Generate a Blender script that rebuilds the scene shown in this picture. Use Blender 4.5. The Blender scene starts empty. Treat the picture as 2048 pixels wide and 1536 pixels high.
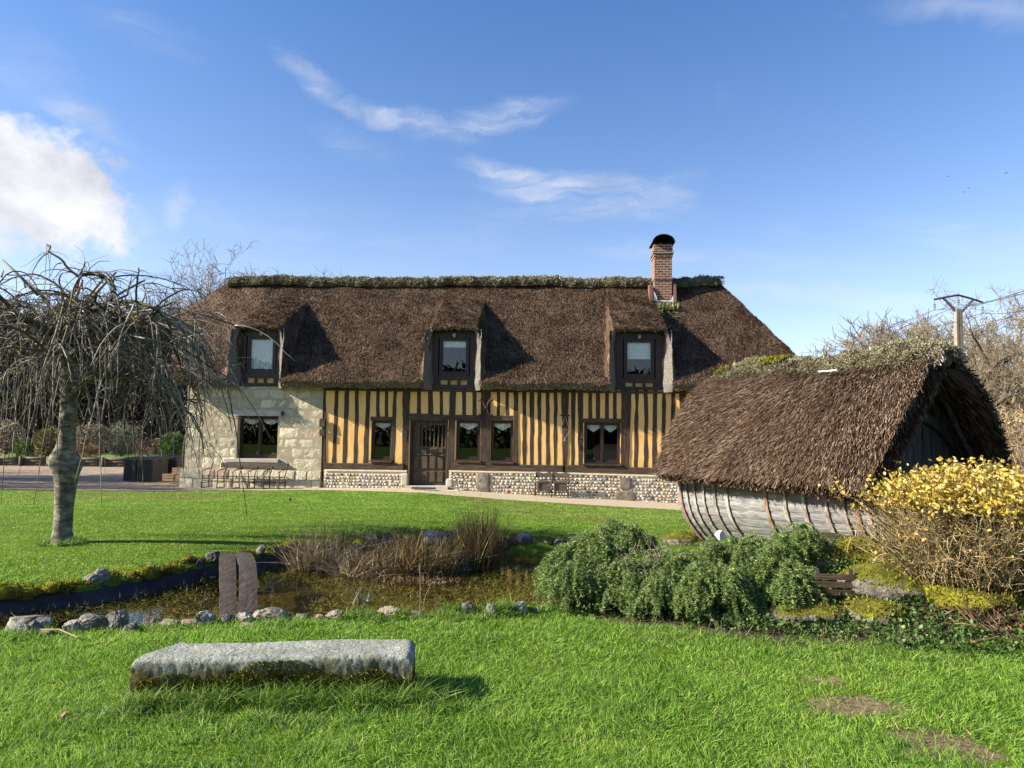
import bpy, math, random
import numpy as np
from mathutils import Vector, Matrix, noise as mnoise

# ------------------------------------------------------------------ camera, world, sun, exposure
SC = bpy.context.scene
COL = SC.collection
RD = math.radians
CAM_H, FPX = 1.6, 1420.0
PITCH, ROLL = RD(3.9), 0.0135
SUN_EL, SUN_AZ = RD(27.5), RD(9.0)       # light travels towards +x, a little towards +y
SUN_DIR = Vector((-math.cos(SUN_EL)*math.cos(SUN_AZ), -math.cos(SUN_EL)*math.sin(SUN_AZ), math.sin(SUN_EL)))
SUN_POWER, SKY_POWER, EXPOSURE = 5.0, 0.081, 1.5

_f = np.array([0, math.cos(PITCH), math.sin(PITCH)])
_u0 = np.array([0, -math.sin(PITCH), math.cos(PITCH)])
_r0 = np.array([1.0, 0, 0])
_r = math.cos(ROLL)*_r0 + math.sin(ROLL)*_u0
_u = -math.sin(ROLL)*_r0 + math.cos(ROLL)*_u0
CAM_P = np.array([0, 0, CAM_H])
cam_data = bpy.data.cameras.new('camera')
cam_data.sensor_fit = 'HORIZONTAL'; cam_data.sensor_width = 36.0
cam_data.lens = FPX/2048*36.0
cam_data.clip_start = 0.05; cam_data.clip_end = 3000
cam = bpy.data.objects.new('camera', cam_data)
COL.objects.link(cam)
cam.matrix_world = Matrix(((_r[0], _u[0], -_f[0], 0), (_r[1], _u[1], -_f[1], 0), (_r[2], _u[2], -_f[2], CAM_H), (0, 0, 0, 1)))
SC.camera = cam

def ray(px, py):
    """direction through a photograph pixel"""
    return _f + _r*(px-1024)/FPX + _u*(768-py)/FPX
def at_z(px, py, z=0.0):
    d = ray(px, py); return CAM_P + d*(z-CAM_H)/d[2]
def at_d(px, py, D):
    d = ray(px, py); return CAM_P + d*D/d[1]
def at_plane(px, py, p0, n):
    d = ray(px, py); return CAM_P + d*(np.dot(np.array(p0)-CAM_P, n)/np.dot(d, n))

SC.view_settings.view_transform = 'Standard'
SC.view_settings.look = 'None'
SC.view_settings.exposure = EXPOSURE
SC.view_settings.gamma = 1.0
SC.view_settings.use_curve_mapping = False
SC.cycles.max_bounces = 8
SC.cycles.transparent_max_bounces = 12
SC.cycles.caustics_reflective = False
SC.cycles.caustics_refractive = False

sun_data = bpy.data.lights.new('sun', 'SUN')
sun_data.energy = SUN_POWER; sun_data.angle = RD(0.5); sun_data.color = (1.0, 0.90, 0.74)
sun = bpy.data.objects.new('sun', sun_data); COL.objects.link(sun)
sun.rotation_euler = SUN_DIR.to_track_quat('Z', 'Y').to_euler()
sun.location = (-30, -4, 20)

class NT:
    """tiny node-tree helper"""
    def __init__(s, tree): s.t = tree; s.n = tree.nodes; s.l = tree.links
    def new(s, typ, **kw):
        nd = s.n.new(typ)
        for k, v in kw.items(): setattr(nd, k, v)
        return nd
    def put(s, sock, v):
        if v is None: return
        if isinstance(v, bpy.types.NodeSocket): s.l.new(v, sock)
        elif isinstance(v, (tuple, list)) and len(v) == 3 and sock.type == 'RGBA': sock.default_value = (*v, 1)
        else: sock.default_value = v
    def math(s, op, a, b=None, c=None, clamp=False):
        nd = s.new('ShaderNodeMath', operation=op, use_clamp=clamp)
        s.put(nd.inputs[0], a); s.put(nd.inputs[1], b)
        if c is not None: s.put(nd.inputs[2], c)
        return nd.outputs[0]
    def vmath(s, op, a, b=None, out=0):
        nd = s.new('ShaderNodeVectorMath', operation=op)
        s.put(nd.inputs[0], a)
        if b is not None: s.put(nd.inputs[1], b)
        return nd.outputs['Value'] if op in ('DOT_PRODUCT', 'LENGTH', 'DISTANCE') else nd.outputs[0]
    def rng(s, v, a, b, c=0.0, d=1.0, typ='SMOOTHSTEP'):
        nd = s.new('ShaderNodeMapRange', interpolation_type=typ)
        for i, x in enumerate((v, a, b, c, d)): s.put(nd.inputs[i], x)
        return nd.outputs[0]
    def mix(s, f, a, b, blend='MIX'):
        nd = s.new('ShaderNodeMix', data_type='RGBA', blend_type=blend)
        s.put(nd.inputs[0], f); s.put(nd.inputs[6], a); s.put(nd.inputs[7], b)
        return nd.outputs[2]
    def noise(s, vec, scale, detail=4.0, rough=0.55, dist=0.0, color=False):
        nd = s.new('ShaderNodeTexNoise')
        if vec is not None: s.put(nd.inputs['Vector'], vec)
        nd.inputs['Scale'].default_value = scale; nd.inputs['Detail'].default_value = detail
        nd.inputs['Roughness'].default_value = rough; nd.inputs['Distortion'].default_value = dist
        return nd.outputs['Color' if color else 'Fac']
    def ramp(s, fac, stops, interp='LINEAR'):
        nd = s.new('ShaderNodeValToRGB'); cr = nd.color_ramp; cr.interpolation = interp
        while len(cr.elements) < len(stops): cr.elements.new(0.5)
        for e, (p, c) in zip(cr.elements, stops):
            e.position = p; e.color = (*c, 1) if len(c) == 3 else c
        s.put(nd.inputs[0], fac); return nd.outputs[0]
    def mapping(s, vec, scale=(1, 1, 1), rot=(0, 0, 0), loc=(0, 0, 0)):
        nd = s.new('ShaderNodeMapping')
        s.put(nd.inputs[0], vec); nd.inputs['Scale'].default_value = scale
        nd.inputs['Rotation'].default_value = rot; nd.inputs['Location'].default_value = loc
        return nd.outputs[0]

# world: Nishita sky with a few clouds set at their directions in the sky
world = bpy.data.worlds.new('World'); SC.world = world; world.use_nodes = True
def build_world():
    k = NT(world.node_tree); k.n.clear()
    sky = k.new('ShaderNodeTexSky', sky_type='NISHITA')
    sky.sun_disc = False
    sky.sun_elevation = SUN_EL
    sky.sun_rotation = math.atan2(SUN_DIR.x, SUN_DIR.y)
    sky.altitude = 0; sky.air_density = 1.0; sky.dust_density = 0.6; sky.ozone_density = 2.2
    geo = k.new('ShaderNodeTexCoord')
    d = geo.outputs['Generated']
    wa = k.noise(k.mapping(d, (5, 5, 9)), 1.0, 3.0, 0.5, 0.0, True)
    wb = k.noise(k.mapping(d, (26, 26, 40)), 1.0, 5.0, 0.6, 0.3, True)
    dw = k.vmath('ADD', d, k.vmath('MULTIPLY', k.vmath('SUBTRACT', wa, (0.5, 0.5, 0.5)), (0.055, 0.055, 0.055)))
    dv = k.vmath('ADD', dw, k.vmath('MULTIPLY', k.vmath('SUBTRACT', wb, (0.5, 0.5, 0.5)), (0.022, 0.022, 0.022)))
    puff = k.noise(k.mapping(d, (13, 13, 16)), 1.0, 7.0, 0.6, 0.4)
    def wisp(ang, sx=9, sy=55):
        return k.noise(k.mapping(dv, (sx, sx, sy), (0, ang, 0)), 1.0, 6.0, 0.62, 0.6)
    wsp = [wisp(RD(18)), wisp(RD(-8)), wisp(RD(4), 6, 40)]
    sp = k.new('ShaderNodeSeparateXYZ'); k.put(sp.inputs[0], d)
    front = k.rng(sp.outputs[1], 0.1, 0.3)
    total = None
    def blob(px, py, la, lb, ang, strength, kind, edge=0.9):
        nonlocal total
        c = Vector(ray(px, py)).normalized()
        e = Vector(ray(px+math.cos(RD(ang))*20, py+math.sin(RD(ang))*20)).normalized()
        t1 = (e-c); t1 = (t1-c*t1.dot(c)).normalized(); t2 = c.cross(t1)
        cz = c.dot(Vector(_f))
        ra, rb = la/FPX*cz, lb/FPX*cz
        src = dv
        a = k.vmath('DOT_PRODUCT', src, tuple(t1/ra)); b = k.vmath('DOT_PRODUCT', src, tuple(t2/rb))
        cx = k.new('ShaderNodeCombineXYZ'); k.put(cx.inputs[0], a); k.put(cx.inputs[1], b)
        r = k.vmath('LENGTH', cx.outputs[0])
        base = k.math('SUBTRACT', 1.0, r)
        if kind == 'puff':
            m = k.rng(k.math('ADD', base, k.math('MULTIPLY_ADD', puff, 1.7, -0.85)), 0.0, edge, 0.0, strength)
        else:
            n = wsp[kind]
            soft = k.rng(base, 0.0, 0.85)
            m = k.math('MULTIPLY', soft, k.rng(n, 0.22, 0.92, 0.0, strength*0.9))
        total = m if total is None else k.math('MAXIMUM', total, m)
    # heaped cloud at the left
    blob(45, 380, 235, 150, 20, 1.0, 'puff', 0.42)
    blob(-40, 310, 130, 100, 0, 1.0, 'puff', 0.42)
    blob(170, 440, 190, 70, 10, 0.6, 'puff', 1.2)
    blob(355, 425, 38, 75, 10, 0.40, 'puff', 1.2)
    blob(165, 235, 120, 42, 28, 0.75, 0)
    blob(60, 140, 120, 90, 40, 0.28, 0)
    blob(290, 70, 150, 60, 20, 0.16, 0)
    # streaks in the middle
    blob(660, 175, 165, 34, 33, 0.75, 0)
    blob(830, 240, 175, 34, 13, 0.95, 0)
    blob(1010, 232, 175, 36, -13, 0.62, 1)
    blob(720, 280, 130, 40, 18, 0.30, 0)
    blob(1035, 342, 150, 34, 12, 1.0, 0)
    blob(1190, 388, 280, 62, 7, 0.95, 0)
    blob(1150, 420, 260, 40, 0, 0.40, 1)
    blob(1320, 395, 130, 60, -30, 0.45, 1)
    # low bands and the corner
    blob(1380, 520, 420, 36, 3, 0.40, 2)
    blob(1750, 600, 480, 48, 4, 0.42, 2)
    blob(1960, 480, 260, 60, 12, 0.36, 2)
    blob(600, 470, 700, 110, 3, 0.22, 2)
    blob(1570, 460, 70, 40, 0, 0.16, 1)
    blob(1960, 5, 300, 55, 0, 0.30, 'puff', 1.3)
    blob(1440, 185, 26, 42, 0, 0.12, 1)
    total = k.math('MULTIPLY', total, front)
    shade = k.noise(k.mapping(d, (7, 7, 9)), 1.0, 5.0, 0.6)
    grey = k.ramp(shade, [(0.36, (2.7, 2.85, 3.2)), (0.60, (4.4, 4.45, 4.65))])
    depth = k.ramp(sp.outputs[2], [(0.0, (1.06, 0.96, 1.02)), (0.20, (0.98, 0.92, 1.00)), (0.34, (0.74, 0.82, 0.98)), (0.53, (0.52, 0.72, 0.98))])
    tint = k.mix(1.0, sky.outputs[0], depth, 'MULTIPLY')
    col = k.mix(total, tint, grey)
    bg = k.new('ShaderNodeBackground'); k.put(bg.inputs[0], col); bg.inputs[1].default_value = SKY_POWER
    out = k.new('ShaderNodeOutputWorld'); k.l.new(bg.outputs[0], out.inputs[0])
build_world()

# ------------------------------------------------------------------ helpers
RNG = np.random.default_rng(7)
def U(a, b, n=None): return RNG.uniform(a, b, n)

_perm = np.random.default_rng(3).random((32, 32, 32))
def vnoise(p, scale=1.0, off=0.0):
    """tiling value noise, 0..1, for an (n,3) array"""
    q = np.asarray(p, float)*scale + off
    i = np.floor(q).astype(int); f = q-i; f = f*f*(3-2*f)
    i0 = i % 32; i1 = (i+1) % 32
    def g(a, b, c): return _perm[a, b, c]
    x0, y0, z0 = i0[:, 0], i0[:, 1], i0[:, 2]; x1, y1, z1 = i1[:, 0], i1[:, 1], i1[:, 2]
    fx, fy, fz = f[:, 0], f[:, 1], f[:, 2]
    a = g(x0, y0, z0)*(1-fx)+g(x1, y0, z0)*fx; b = g(x0, y1, z0)*(1-fx)+g(x1, y1, z0)*fx
    c = g(x0, y0, z1)*(1-fx)+g(x1, y0, z1)*fx; d = g(x0, y1, z1)*(1-fx)+g(x1, y1, z1)*fx
    return (a*(1-fy)+b*fy)*(1-fz)+(c*(1-fy)+d*fy)*fz
def fbm(p, scale=1.0, octaves=4, off=0.0, gain=0.5):
    s = 0; a = 1; t = 0
    for o in range(octaves):
        s = s+a*vnoise(p, scale*2**o, off+o*7.3); t += a; a *= gain
    return s/t

class MB:
    """collects geometry; build() links it as ONE mesh object"""
    def __init__(s): s.v = []; s.f = []; s.n = 0
    def add(s, V, F):
        V = np.asarray(V, float).reshape(-1, 3)
        s.v.append(V)
        for G in (F if isinstance(F, list) and len(F) and isinstance(F[0], np.ndarray) else [np.asarray(F, int)]):
            if len(G): s.f.append(np.asarray(G, int)+s.n)
        s.n += len(V); return s
    def box(s, a, b, jit=0.0):
        (x0, y0, z0), (x1, y1, z1) = a, b
        V = np.array([(x0, y0, z0), (x1, y0, z0), (x1, y1, z0), (x0, y1, z0), (x0, y0, z1), (x1, y0, z1), (x1, y1, z1), (x0, y1, z1)], float)
        if jit: V = V+RNG.uniform(-jit, jit, V.shape)
        return s.add(V, [(0, 3, 2, 1), (4, 5, 6, 7), (0, 1, 5, 4), (1, 2, 6, 5), (2, 3, 7, 6), (3, 0, 4, 7)])
    def quad(s, a, b, c, d): return s.add([a, b, c, d], [(0, 1, 2, 3)])
    def prism(s, poly, depth_vec):
        """closed prism from a planar polygon"""
        P = np.array(poly, float); n = len(P); Q = P+np.array(depth_vec, float)
        s.add(np.vstack([P, Q]), [np.array([[i, (i+1) % n, n+(i+1) % n, n+i] for i in range(n)]), np.array([list(range(n))[::-1]]), np.array([list(range(n, 2*n))])])
        return s
    def tube(s, path, rad, sides=6, cap=True):
        P = np.asarray(path, float); n = len(P)
        R = np.broadcast_to(np.asarray(rad, float), (n,))
        T = np.gradient(P, axis=0); T /= np.linalg.norm(T, axis=1, keepdims=True)+1e-9
        m = T.mean(0); ref = np.array([1.0, 0, 0]) if abs(m[0]) < 0.6 else np.array([0, 1.0, 0])
        if abs(np.dot(m, ref)) > 0.8: ref = np.array([0, 0, 1.0])
        A = np.cross(T, ref); A /= np.linalg.norm(A, axis=1, keepdims=True)+1e-9
        B = np.cross(T, A)
        th = np.arange(sides)*2*math.pi/sides
        V = P[:, None]+R[:, None, None]*(np.cos(th)[None, :, None]*A[:, None]+np.sin(th)[None, :, None]*B[:, None])
        i = np.arange(n-1)[:, None]*sides; j = np.arange(sides)[None]; j2 = (j+1) % sides
        F = np.stack([i+j, i+j2, i+sides+j2, i+sides+j], -1).reshape(-1, 4)
        fs = [F]
        if cap and sides > 2:
            fs += [np.array([list(range(sides))[::-1]]), np.array([list(range((n-1)*sides, n*sides))])]
        return s.add(V.reshape(-1, 3), fs)
    def grid(s, G):
        """surface from an (a,b,3) array"""
        a, b = G.shape[:2]
        i = np.arange(a-1)[:, None]*b; j = np.arange(b-1)[None]
        return s.add(G.reshape(-1, 3), np.stack([i+j, i+j+1, i+b+j+1, i+b+j], -1).reshape(-1, 4))
    def scatter(s, tv, tf, pos, bas, scale=None):
        """copies of a small template: bas is (n,3,3) with the axes as columns"""
        tv = np.asarray(tv, float); N = len(pos)
        L = tv[None]*(np.asarray(scale)[:, None, :] if scale is not None and np.ndim(scale) == 2 else (np.asarray(scale)[:, None, None] if scale is not None else 1.0))
        V = np.einsum('nij,nkj->nki', bas, L)+pos[:, None]
        tf = np.asarray(tf, int)
        F = (tf[None]+np.arange(N)[:, None, None]*len(tv)).reshape(-1, tf.shape[1])
        return s.add(V.reshape(-1, 3), [F])
    def build(s, name, mat, parent=None, smooth=False, loc=None):
        me = bpy.data.meshes.new(name)
        V = np.vstack(s.v).astype(np.float32)
        me.vertices.add(len(V)); me.vertices.foreach_set('co', V.ravel())
        tot = [np.full(len(F), F.shape[1]) for F in s.f]; tot = np.concatenate(tot)
        lv = np.concatenate([F.ravel() for F in s.f])
        me.loops.add(len(lv)); me.loops.foreach_set('vertex_index', lv.astype(np.int32))
        me.polygons.add(len(tot))
        me.polygons.foreach_set('loop_start', np.concatenate([[0], np.cumsum(tot)[:-1]]).astype(np.int32))
        me.polygons.foreach_set('loop_total', tot.astype(np.int32))
        me.polygons.foreach_set('use_smooth', np.full(len(tot), bool(smooth)))
        me.update(calc_edges=True); me.validate()
        me.materials.append(mat)
        o = bpy.data.objects.new(name, me); COL.objects.link(o)
        if parent is not None: o.parent = parent
        if loc is not None: o.location = loc
        return o

def tag(o, label=None, cat=None, group=None, kind=None):
    if label: o['label'] = label
    if cat: o['category'] = cat
    if group: o['group'] = group
    if kind: o['kind'] = kind
    return o
def thing(name, label, cat, loc=(0, 0, 0), rz=0.0, group=None):
    o = bpy.data.objects.new(name, None); COL.objects.link(o)
    o.location = loc; o.rotation_euler = (0, 0, rz); o.empty_display_size = 0.2
    return tag(o, label, cat, group)
def copy_tree(o, parent=None):
    c = o.copy(); COL.objects.link(c)
    if parent is not None: c.parent = parent
    for ch in list(o.children): copy_tree(ch, c)
    return c

def unit(v): 
    v = np.asarray(v, float); return v/(np.linalg.norm(v, axis=-1, keepdims=True)+1e-9)
def basis_from(z, up=None):
    """(n,3,3) frames whose 2nd axis is z"""
    z = unit(z); r = RNG.normal(size=z.shape) if up is None else np.broadcast_to(np.asarray(up, float), z.shape)
    x = unit(np.cross(z, r)); w = np.cross(x, z)
    return np.stack([x, z, w], -1)

_ico = {}
def ico(sub):
    if sub not in _ico:
        import bmesh
        bm = bmesh.new(); bmesh.ops.create_icosphere(bm, subdivisions=sub, radius=1.0)
        V = np.array([v.co[:] for v in bm.verts]); F = np.array([[v.index for v in f.verts] for f in bm.faces]); bm.free()
        _ico[sub] = (V, F)
    return _ico[sub]
def lump(sub, size, rough=0.25, freq=1.4, seed=0.0, flat=0.0, ridged=False):
    """a stone-like body"""
    V, F = ico(sub)
    n = fbm(V, freq, 4, seed+11.0)
    if ridged: n = 1-np.abs(2*fbm(V, freq*1.3, 3, seed+3.0)-1)*1.5; n = n*0.5+0.5*fbm(V, freq*2.6, 5, seed, 0.62)
    r = 1+(n-0.5)*2*rough
    Vb = np.sign(V)*np.abs(V)**0.72 if ridged else V
    P = Vb*r[:, None]
    if ridged: P = P@(np.eye(3)+np.random.default_rng(int(seed*31) % 9973).uniform(-0.28, 0.28, (3, 3)))
    # facets: clip with a few random planes
    g = np.random.default_rng(int(seed*97) % 99991)
    for _ in range(5):
        d = unit(g.normal(size=3)); h = g.uniform(0.6, 0.95); ex = P@d-h
        P = P-np.where(ex > 0, ex, 0)[:, None]*d*0.6
    if ridged: P = P*(1+(fbm(V, 7.0, 4, seed+5.0, 0.6)-0.5)*0.22)[:, None]
    if flat: P[:, 2] = np.where(P[:, 2] < -flat, -flat+(P[:, 2]+flat)*0.15, P[:, 2])
    return P*np.asarray(size, float), F

# ------------------------------------------------------------------ materials
def mat_base(name, rough=0.85, spec=0.3):
    m = bpy.data.materials.new(name); m.use_nodes = True
    k = NT(m.node_tree); b = k.n['Principled BSDF']
    b.inputs['Roughness'].default_value = rough; b.inputs['Specular IOR Level'].default_value = spec
    return m, k, b
def bump_to(k, b, h, strength=0.5, dist=0.02):
    nd = k.new('ShaderNodeBump'); nd.inputs['Strength'].default_value = strength; nd.inputs['Distance'].default_value = dist
    k.put(nd.inputs['Height'], h); k.l.new(nd.outputs[0], b.inputs['Normal'])
def mat_noise(name, stops, scale=4.0, stretch=(1, 1, 1), rough=0.85, spec=0.3, island=0.0, bump=0.3, bdist=0.01, bscale=None, detail=6.0, dist=0.0, coord='Object', rot=(0, 0, 0), transl=0.0, fine=0.0):
    m, k, b = mat_base(name, rough, spec)
    tc = k.new('ShaderNodeTexCoord')
    vec = k.new('ShaderNodeNewGeometry').outputs['Position'] if coord == 'World' else tc.outputs[coord]
    mv = k.mapping(vec, stretch, rot)
    n = k.noise(mv, scale, detail, 0.6, dist)
    fac = n
    if island:
        ri = k.new('ShaderNodeNewGeometry').outputs['Random Per Island']
        fac = k.math('ADD', k.math('MULTIPLY', n, 1-island), k.math('MULTIPLY', ri, island))
    col = k.ramp(fac, stops)
    if fine:
        f = k.noise(mv, scale*9, 3.0)
        col = k.mix(1.0, col, k.ramp(f, [(0.25, (1-fine,)*3), (0.75, (1+fine,)*3)]), 'MULTIPLY')
    k.put(b.inputs['Base Color'], col)
    if bump:
        h = k.noise(mv, bscale or scale*4, 5.0, 0.65)
        bump_to(k, b, h, bump, bdist)
    if transl:
        tr = k.new('ShaderNodeBsdfTranslucent'); k.put(tr.inputs[0], col)
        mx = k.new('ShaderNodeMixShader'); mx.inputs[0].default_value = transl
        k.l.new(b.outputs[0], mx.inputs[1]); k.l.new(tr.outputs[0], mx.inputs[2])
        k.l.new(mx.outputs[0], k.n['Material Output'].inputs[0])
    return m
def gray(v, t=(1, 1, 1)): return (v*t[0], v*t[1], v*t[2])

M = {}
M['blade'] = mat_noise('grass_blade', [(0.22, (0.045, 0.115, 0.012)), (0.44, (0.155, 0.315, 0.036)), (0.64, (0.28, 0.44, 0.065)), (0.86, (0.47, 0.47, 0.16))], 1.5, rough=0.6, spec=0.3, island=0.45, bump=0, coord='World', transl=0.45)
M['tall_blade'] = mat_noise('tall_grass_blade', [(0.2, (0.045, 0.105, 0.012)), (0.52, (0.14, 0.27, 0.034)), (0.78, (0.26, 0.38, 0.065)), (0.93, (0.50, 0.44, 0.20))], 2.0, rough=0.55, spec=0.35, island=0.7, bump=0, coord='World', transl=0.35)
M['thatch'] = mat_noise('thatch', [(0.22, (0.011, 0.007, 0.005)), (0.42, (0.048, 0.029, 0.0185)), (0.58, (0.100, 0.063, 0.041)), (0.78, (0.26, 0.185, 0.13))], 1.3, rough=0.95, spec=0.1, island=0.52, bump=0.8, bdist=0.04, bscale=26, coord='Object')
M['thatch_cut'] = mat_noise('thatch_cut', [(0.30, (0.035, 0.031, 0.027)), (0.5, (0.15, 0.14, 0.125)), (0.70, (0.33, 0.315, 0.29))], 34, rough=0.95, spec=0.1, bump=1.0, bdist=0.03, bscale=60)
M['thatch_red'] = mat_noise('thatch_hut', [(0.22, (0.010, 0.006, 0.0035)), (0.43, (0.043, 0.025, 0.0145)), (0.58, (0.084, 0.050, 0.030)), (0.76, (0.165, 0.110, 0.071)), (0.90, (0.40, 0.335, 0.27))], 1.6, rough=0.9, spec=0.15, island=0.7, bump=0.5, bdist=0.02, bscale=40)
M['turf'] = mat_noise('ridge_turf', [(0.24, (0.050, 0.042, 0.025)), (0.42, (0.19, 0.165, 0.11)), (0.56, (0.37, 0.335, 0.235)), (0.64, (0.25, 0.26, 0.125)), (0.80, (0.58, 0.55, 0.45))], 2.6, rough=0.95, spec=0.1, island=0.42, bump=0.8, bdist=0.05, bscale=20)
M['turf_base'] = mat_noise('ridge_turf_base', [(0.3, (0.045, 0.036, 0.022)), (0.55, (0.13, 0.11, 0.07)), (0.75, (0.20, 0.185, 0.10))], 9.0, rough=1.0, spec=0.05, bump=1.0, bdist=0.05, bscale=30)  # kept dark brown: shade between the paler tufts, put into the colour
M['iris'] = mat_noise('roof_plant', [(0.3, (0.11, 0.14, 0.05)), (0.6, (0.30, 0.32, 0.15)), (0.9, (0.50, 0.47, 0.28))], 3.0, island=0.8, bump=0, rough=0.6, transl=0.25)
M['timber'] = mat_noise('old_oak', [(0.28, (0.018, 0.012, 0.008)), (0.5, (0.055, 0.038, 0.025)), (0.68, (0.095, 0.066, 0.043)), (0.9, (0.17, 0.13, 0.09))], 6.0, stretch=(5, 5, 0.5), rough=0.8, spec=0.25, bump=0.8, bdist=0.012, bscale=18, fine=0.3)
M['timber_flat'] = mat_noise('old_oak_beam', [(0.28, (0.025, 0.017, 0.011)), (0.5, (0.07, 0.048, 0.032)), (0.68, (0.115, 0.08, 0.053)), (0.9, (0.19, 0.145, 0.10))], 6.0, stretch=(0.5, 5, 5), rough=0.8, spec=0.25, bump=0.8, bdist=0.012, bscale=18, fine=0.3)
M['frame'] = mat_noise('window_frame_wood', [(0.3, (0.022, 0.012, 0.009)), (0.7, (0.05, 0.028, 0.02))], 8.0, stretch=(3, 3, 0.6), rough=0.45, spec=0.4, bump=0.2, bdist=0.003)
M['door'] = mat_noise('door_wood', [(0.3, (0.045, 0.032, 0.022)), (0.6, (0.095, 0.068, 0.046)), (0.85, (0.15, 0.115, 0.08))], 7.0, stretch=(4, 4, 0.6), rough=0.7, spec=0.3, bump=0.5, bdist=0.005)
M['iron'] = mat_noise('iron', [(0.3, (0.018, 0.014, 0.013)), (0.7, (0.05, 0.035, 0.03))], 12, rough=0.6, spec=0.4, bump=0.2, bdist=0.003)
M['black_metal'] = mat_noise('black_metal', [(0.3, (0.004, 0.004, 0.005)), (0.7, (0.012, 0.012, 0.013))], 6, rough=0.55, spec=0.3, bump=0.1, bdist=0.002)
M['curtain'] = mat_noise('curtain_cloth', [(0.3, (0.62, 0.66, 0.64)), (0.7, (0.85, 0.88, 0.86))], 14, rough=0.9, spec=0.1, bump=0.3, bdist=0.004)
M['zinc'] = mat_noise('zinc', [(0.3, (0.55, 0.55, 0.50)), (0.7, (0.75, 0.74, 0.68))], 8, rough=0.5, spec=0.5, bump=0.2, bdist=0.003)
M['rust'] = mat_noise('rusty_sheet', [(0.3, (0.10, 0.05, 0.035)), (0.7, (0.20, 0.11, 0.08))], 7, rough=0.7, bump=0.2, bdist=0.003)
M['flint'] = mat_noise('flint', [(0.15, (0.06, 0.062, 0.07)), (0.30, (0.19, 0.19, 0.19)), (0.42, (0.44, 0.42, 0.37)), (0.55, (0.46, 0.36, 0.23)), (0.68, (0.27, 0.16, 0.075)), (0.78, (0.36, 0.34, 0.30)), (0.9, (0.58, 0.53, 0.43))], 5.0, rough=0.5, spec=0.45, island=0.75, bump=0.5, bdist=0.01, bscale=25)
M['mortar'] = mat_noise('lime_mortar', [(0.3, (0.56, 0.47, 0.33)), (0.7, (0.72, 0.62, 0.46))], 9, rough=0.95, spec=0.1, bump=0.6, bdist=0.008, bscale=40)
M['mortar_shaded'] = mat_noise('shaded_mortar', [(0.3, (0.33, 0.275, 0.19)), (0.7, (0.46, 0.39, 0.275))], 6, rough=0.95, spec=0.1, bump=0.6, bdist=0.008, bscale=40)  # darker than the blocks, so the joints carry painted-in shading
M['step'] = mat_noise('pale_stone', [(0.3, (0.40, 0.36, 0.29)), (0.7, (0.56, 0.52, 0.44))], 5, rough=0.9, spec=0.2, bump=0.6, bdist=0.01, bscale=25)
M['resin'] = mat_noise('black_resin', [(0.3, (0.010, 0.011, 0.013)), (0.7, (0.022, 0.023, 0.026))], 5, rough=0.5, spec=0.4, bump=0.0)
M['crate'] = mat_noise('crate_wood', [(0.3, (0.24, 0.15, 0.08)), (0.7, (0.40, 0.28, 0.17))], 6, stretch=(0.6, 4, 4), rough=0.8, bump=0.3, bdist=0.004)
M['bark'] = mat_noise('tree_bark', [(0.28, (0.035, 0.031, 0.022)), (0.48, (0.13, 0.12, 0.095)), (0.62, (0.26, 0.245, 0.20)), (0.78, (0.50, 0.48, 0.42))], 7.0, stretch=(1, 1, 2.0), rough=0.9, spec=0.15, bump=0.9, bdist=0.02, bscale=18)
M['mossbark'] = mat_noise('mossy_bark', [(0.28, (0.030, 0.026, 0.017)), (0.5, (0.085, 0.075, 0.045)), (0.66, (0.13, 0.125, 0.05)), (0.85, (0.24, 0.22, 0.13))], 5.0, rough=0.95, spec=0.1, bump=0.8, bdist=0.02, bscale=25)
M['twig'] = mat_noise('bare_twig', [(0.25, (0.055, 0.045, 0.028)), (0.55, (0.15, 0.13, 0.09)), (0.85, (0.34, 0.31, 0.24))], 3.0, rough=0.7, spec=0.3, island=0.6, bump=0)
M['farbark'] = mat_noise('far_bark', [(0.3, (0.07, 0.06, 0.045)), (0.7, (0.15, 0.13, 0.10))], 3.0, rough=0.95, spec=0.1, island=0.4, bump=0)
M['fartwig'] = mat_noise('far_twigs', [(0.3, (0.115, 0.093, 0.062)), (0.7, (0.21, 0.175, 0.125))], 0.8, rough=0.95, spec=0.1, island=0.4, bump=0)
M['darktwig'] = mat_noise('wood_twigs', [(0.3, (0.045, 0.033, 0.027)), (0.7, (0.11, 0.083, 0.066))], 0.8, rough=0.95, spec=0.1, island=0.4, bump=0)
M['rock'] = mat_noise('grey_rock', [(0.27, (0.022, 0.022, 0.022)), (0.44, (0.10, 0.095, 0.085)), (0.60, (0.26, 0.25, 0.22)), (0.80, (0.48, 0.46, 0.41))], 4.0, rough=0.9, spec=0.2, bump=0.9, bdist=0.03, bscale=14, fine=0.25, coord='World')
M['brownrock'] = mat_noise('brown_rock', [(0.25, (0.07, 0.055, 0.042)), (0.5, (0.19, 0.155, 0.12)), (0.8, (0.36, 0.31, 0.25))], 4.0, rough=0.9, spec=0.2, bump=0.9, bdist=0.03, bscale=14, fine=0.25, coord='World')
M['moss'] = mat_noise('moss', [(0.30, (0.025, 0.020, 0.008)), (0.43, (0.080, 0.070, 0.014)), (0.55, (0.19, 0.185, 0.022)), (0.75, (0.34, 0.34, 0.05))], 5.0, rough=1.0, spec=0.05, bump=1.0, bdist=0.03, bscale=40, fine=0.35, coord='World')
M['mossfuzz'] = mat_noise('moss_fuzz', [(0.25, (0.050, 0.042, 0.010)), (0.46, (0.155, 0.150, 0.018)), (0.72, (0.33, 0.33, 0.045))], 5.0, rough=1.0, spec=0.05, island=0.4, bump=0, coord='World', transl=0.2)
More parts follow.
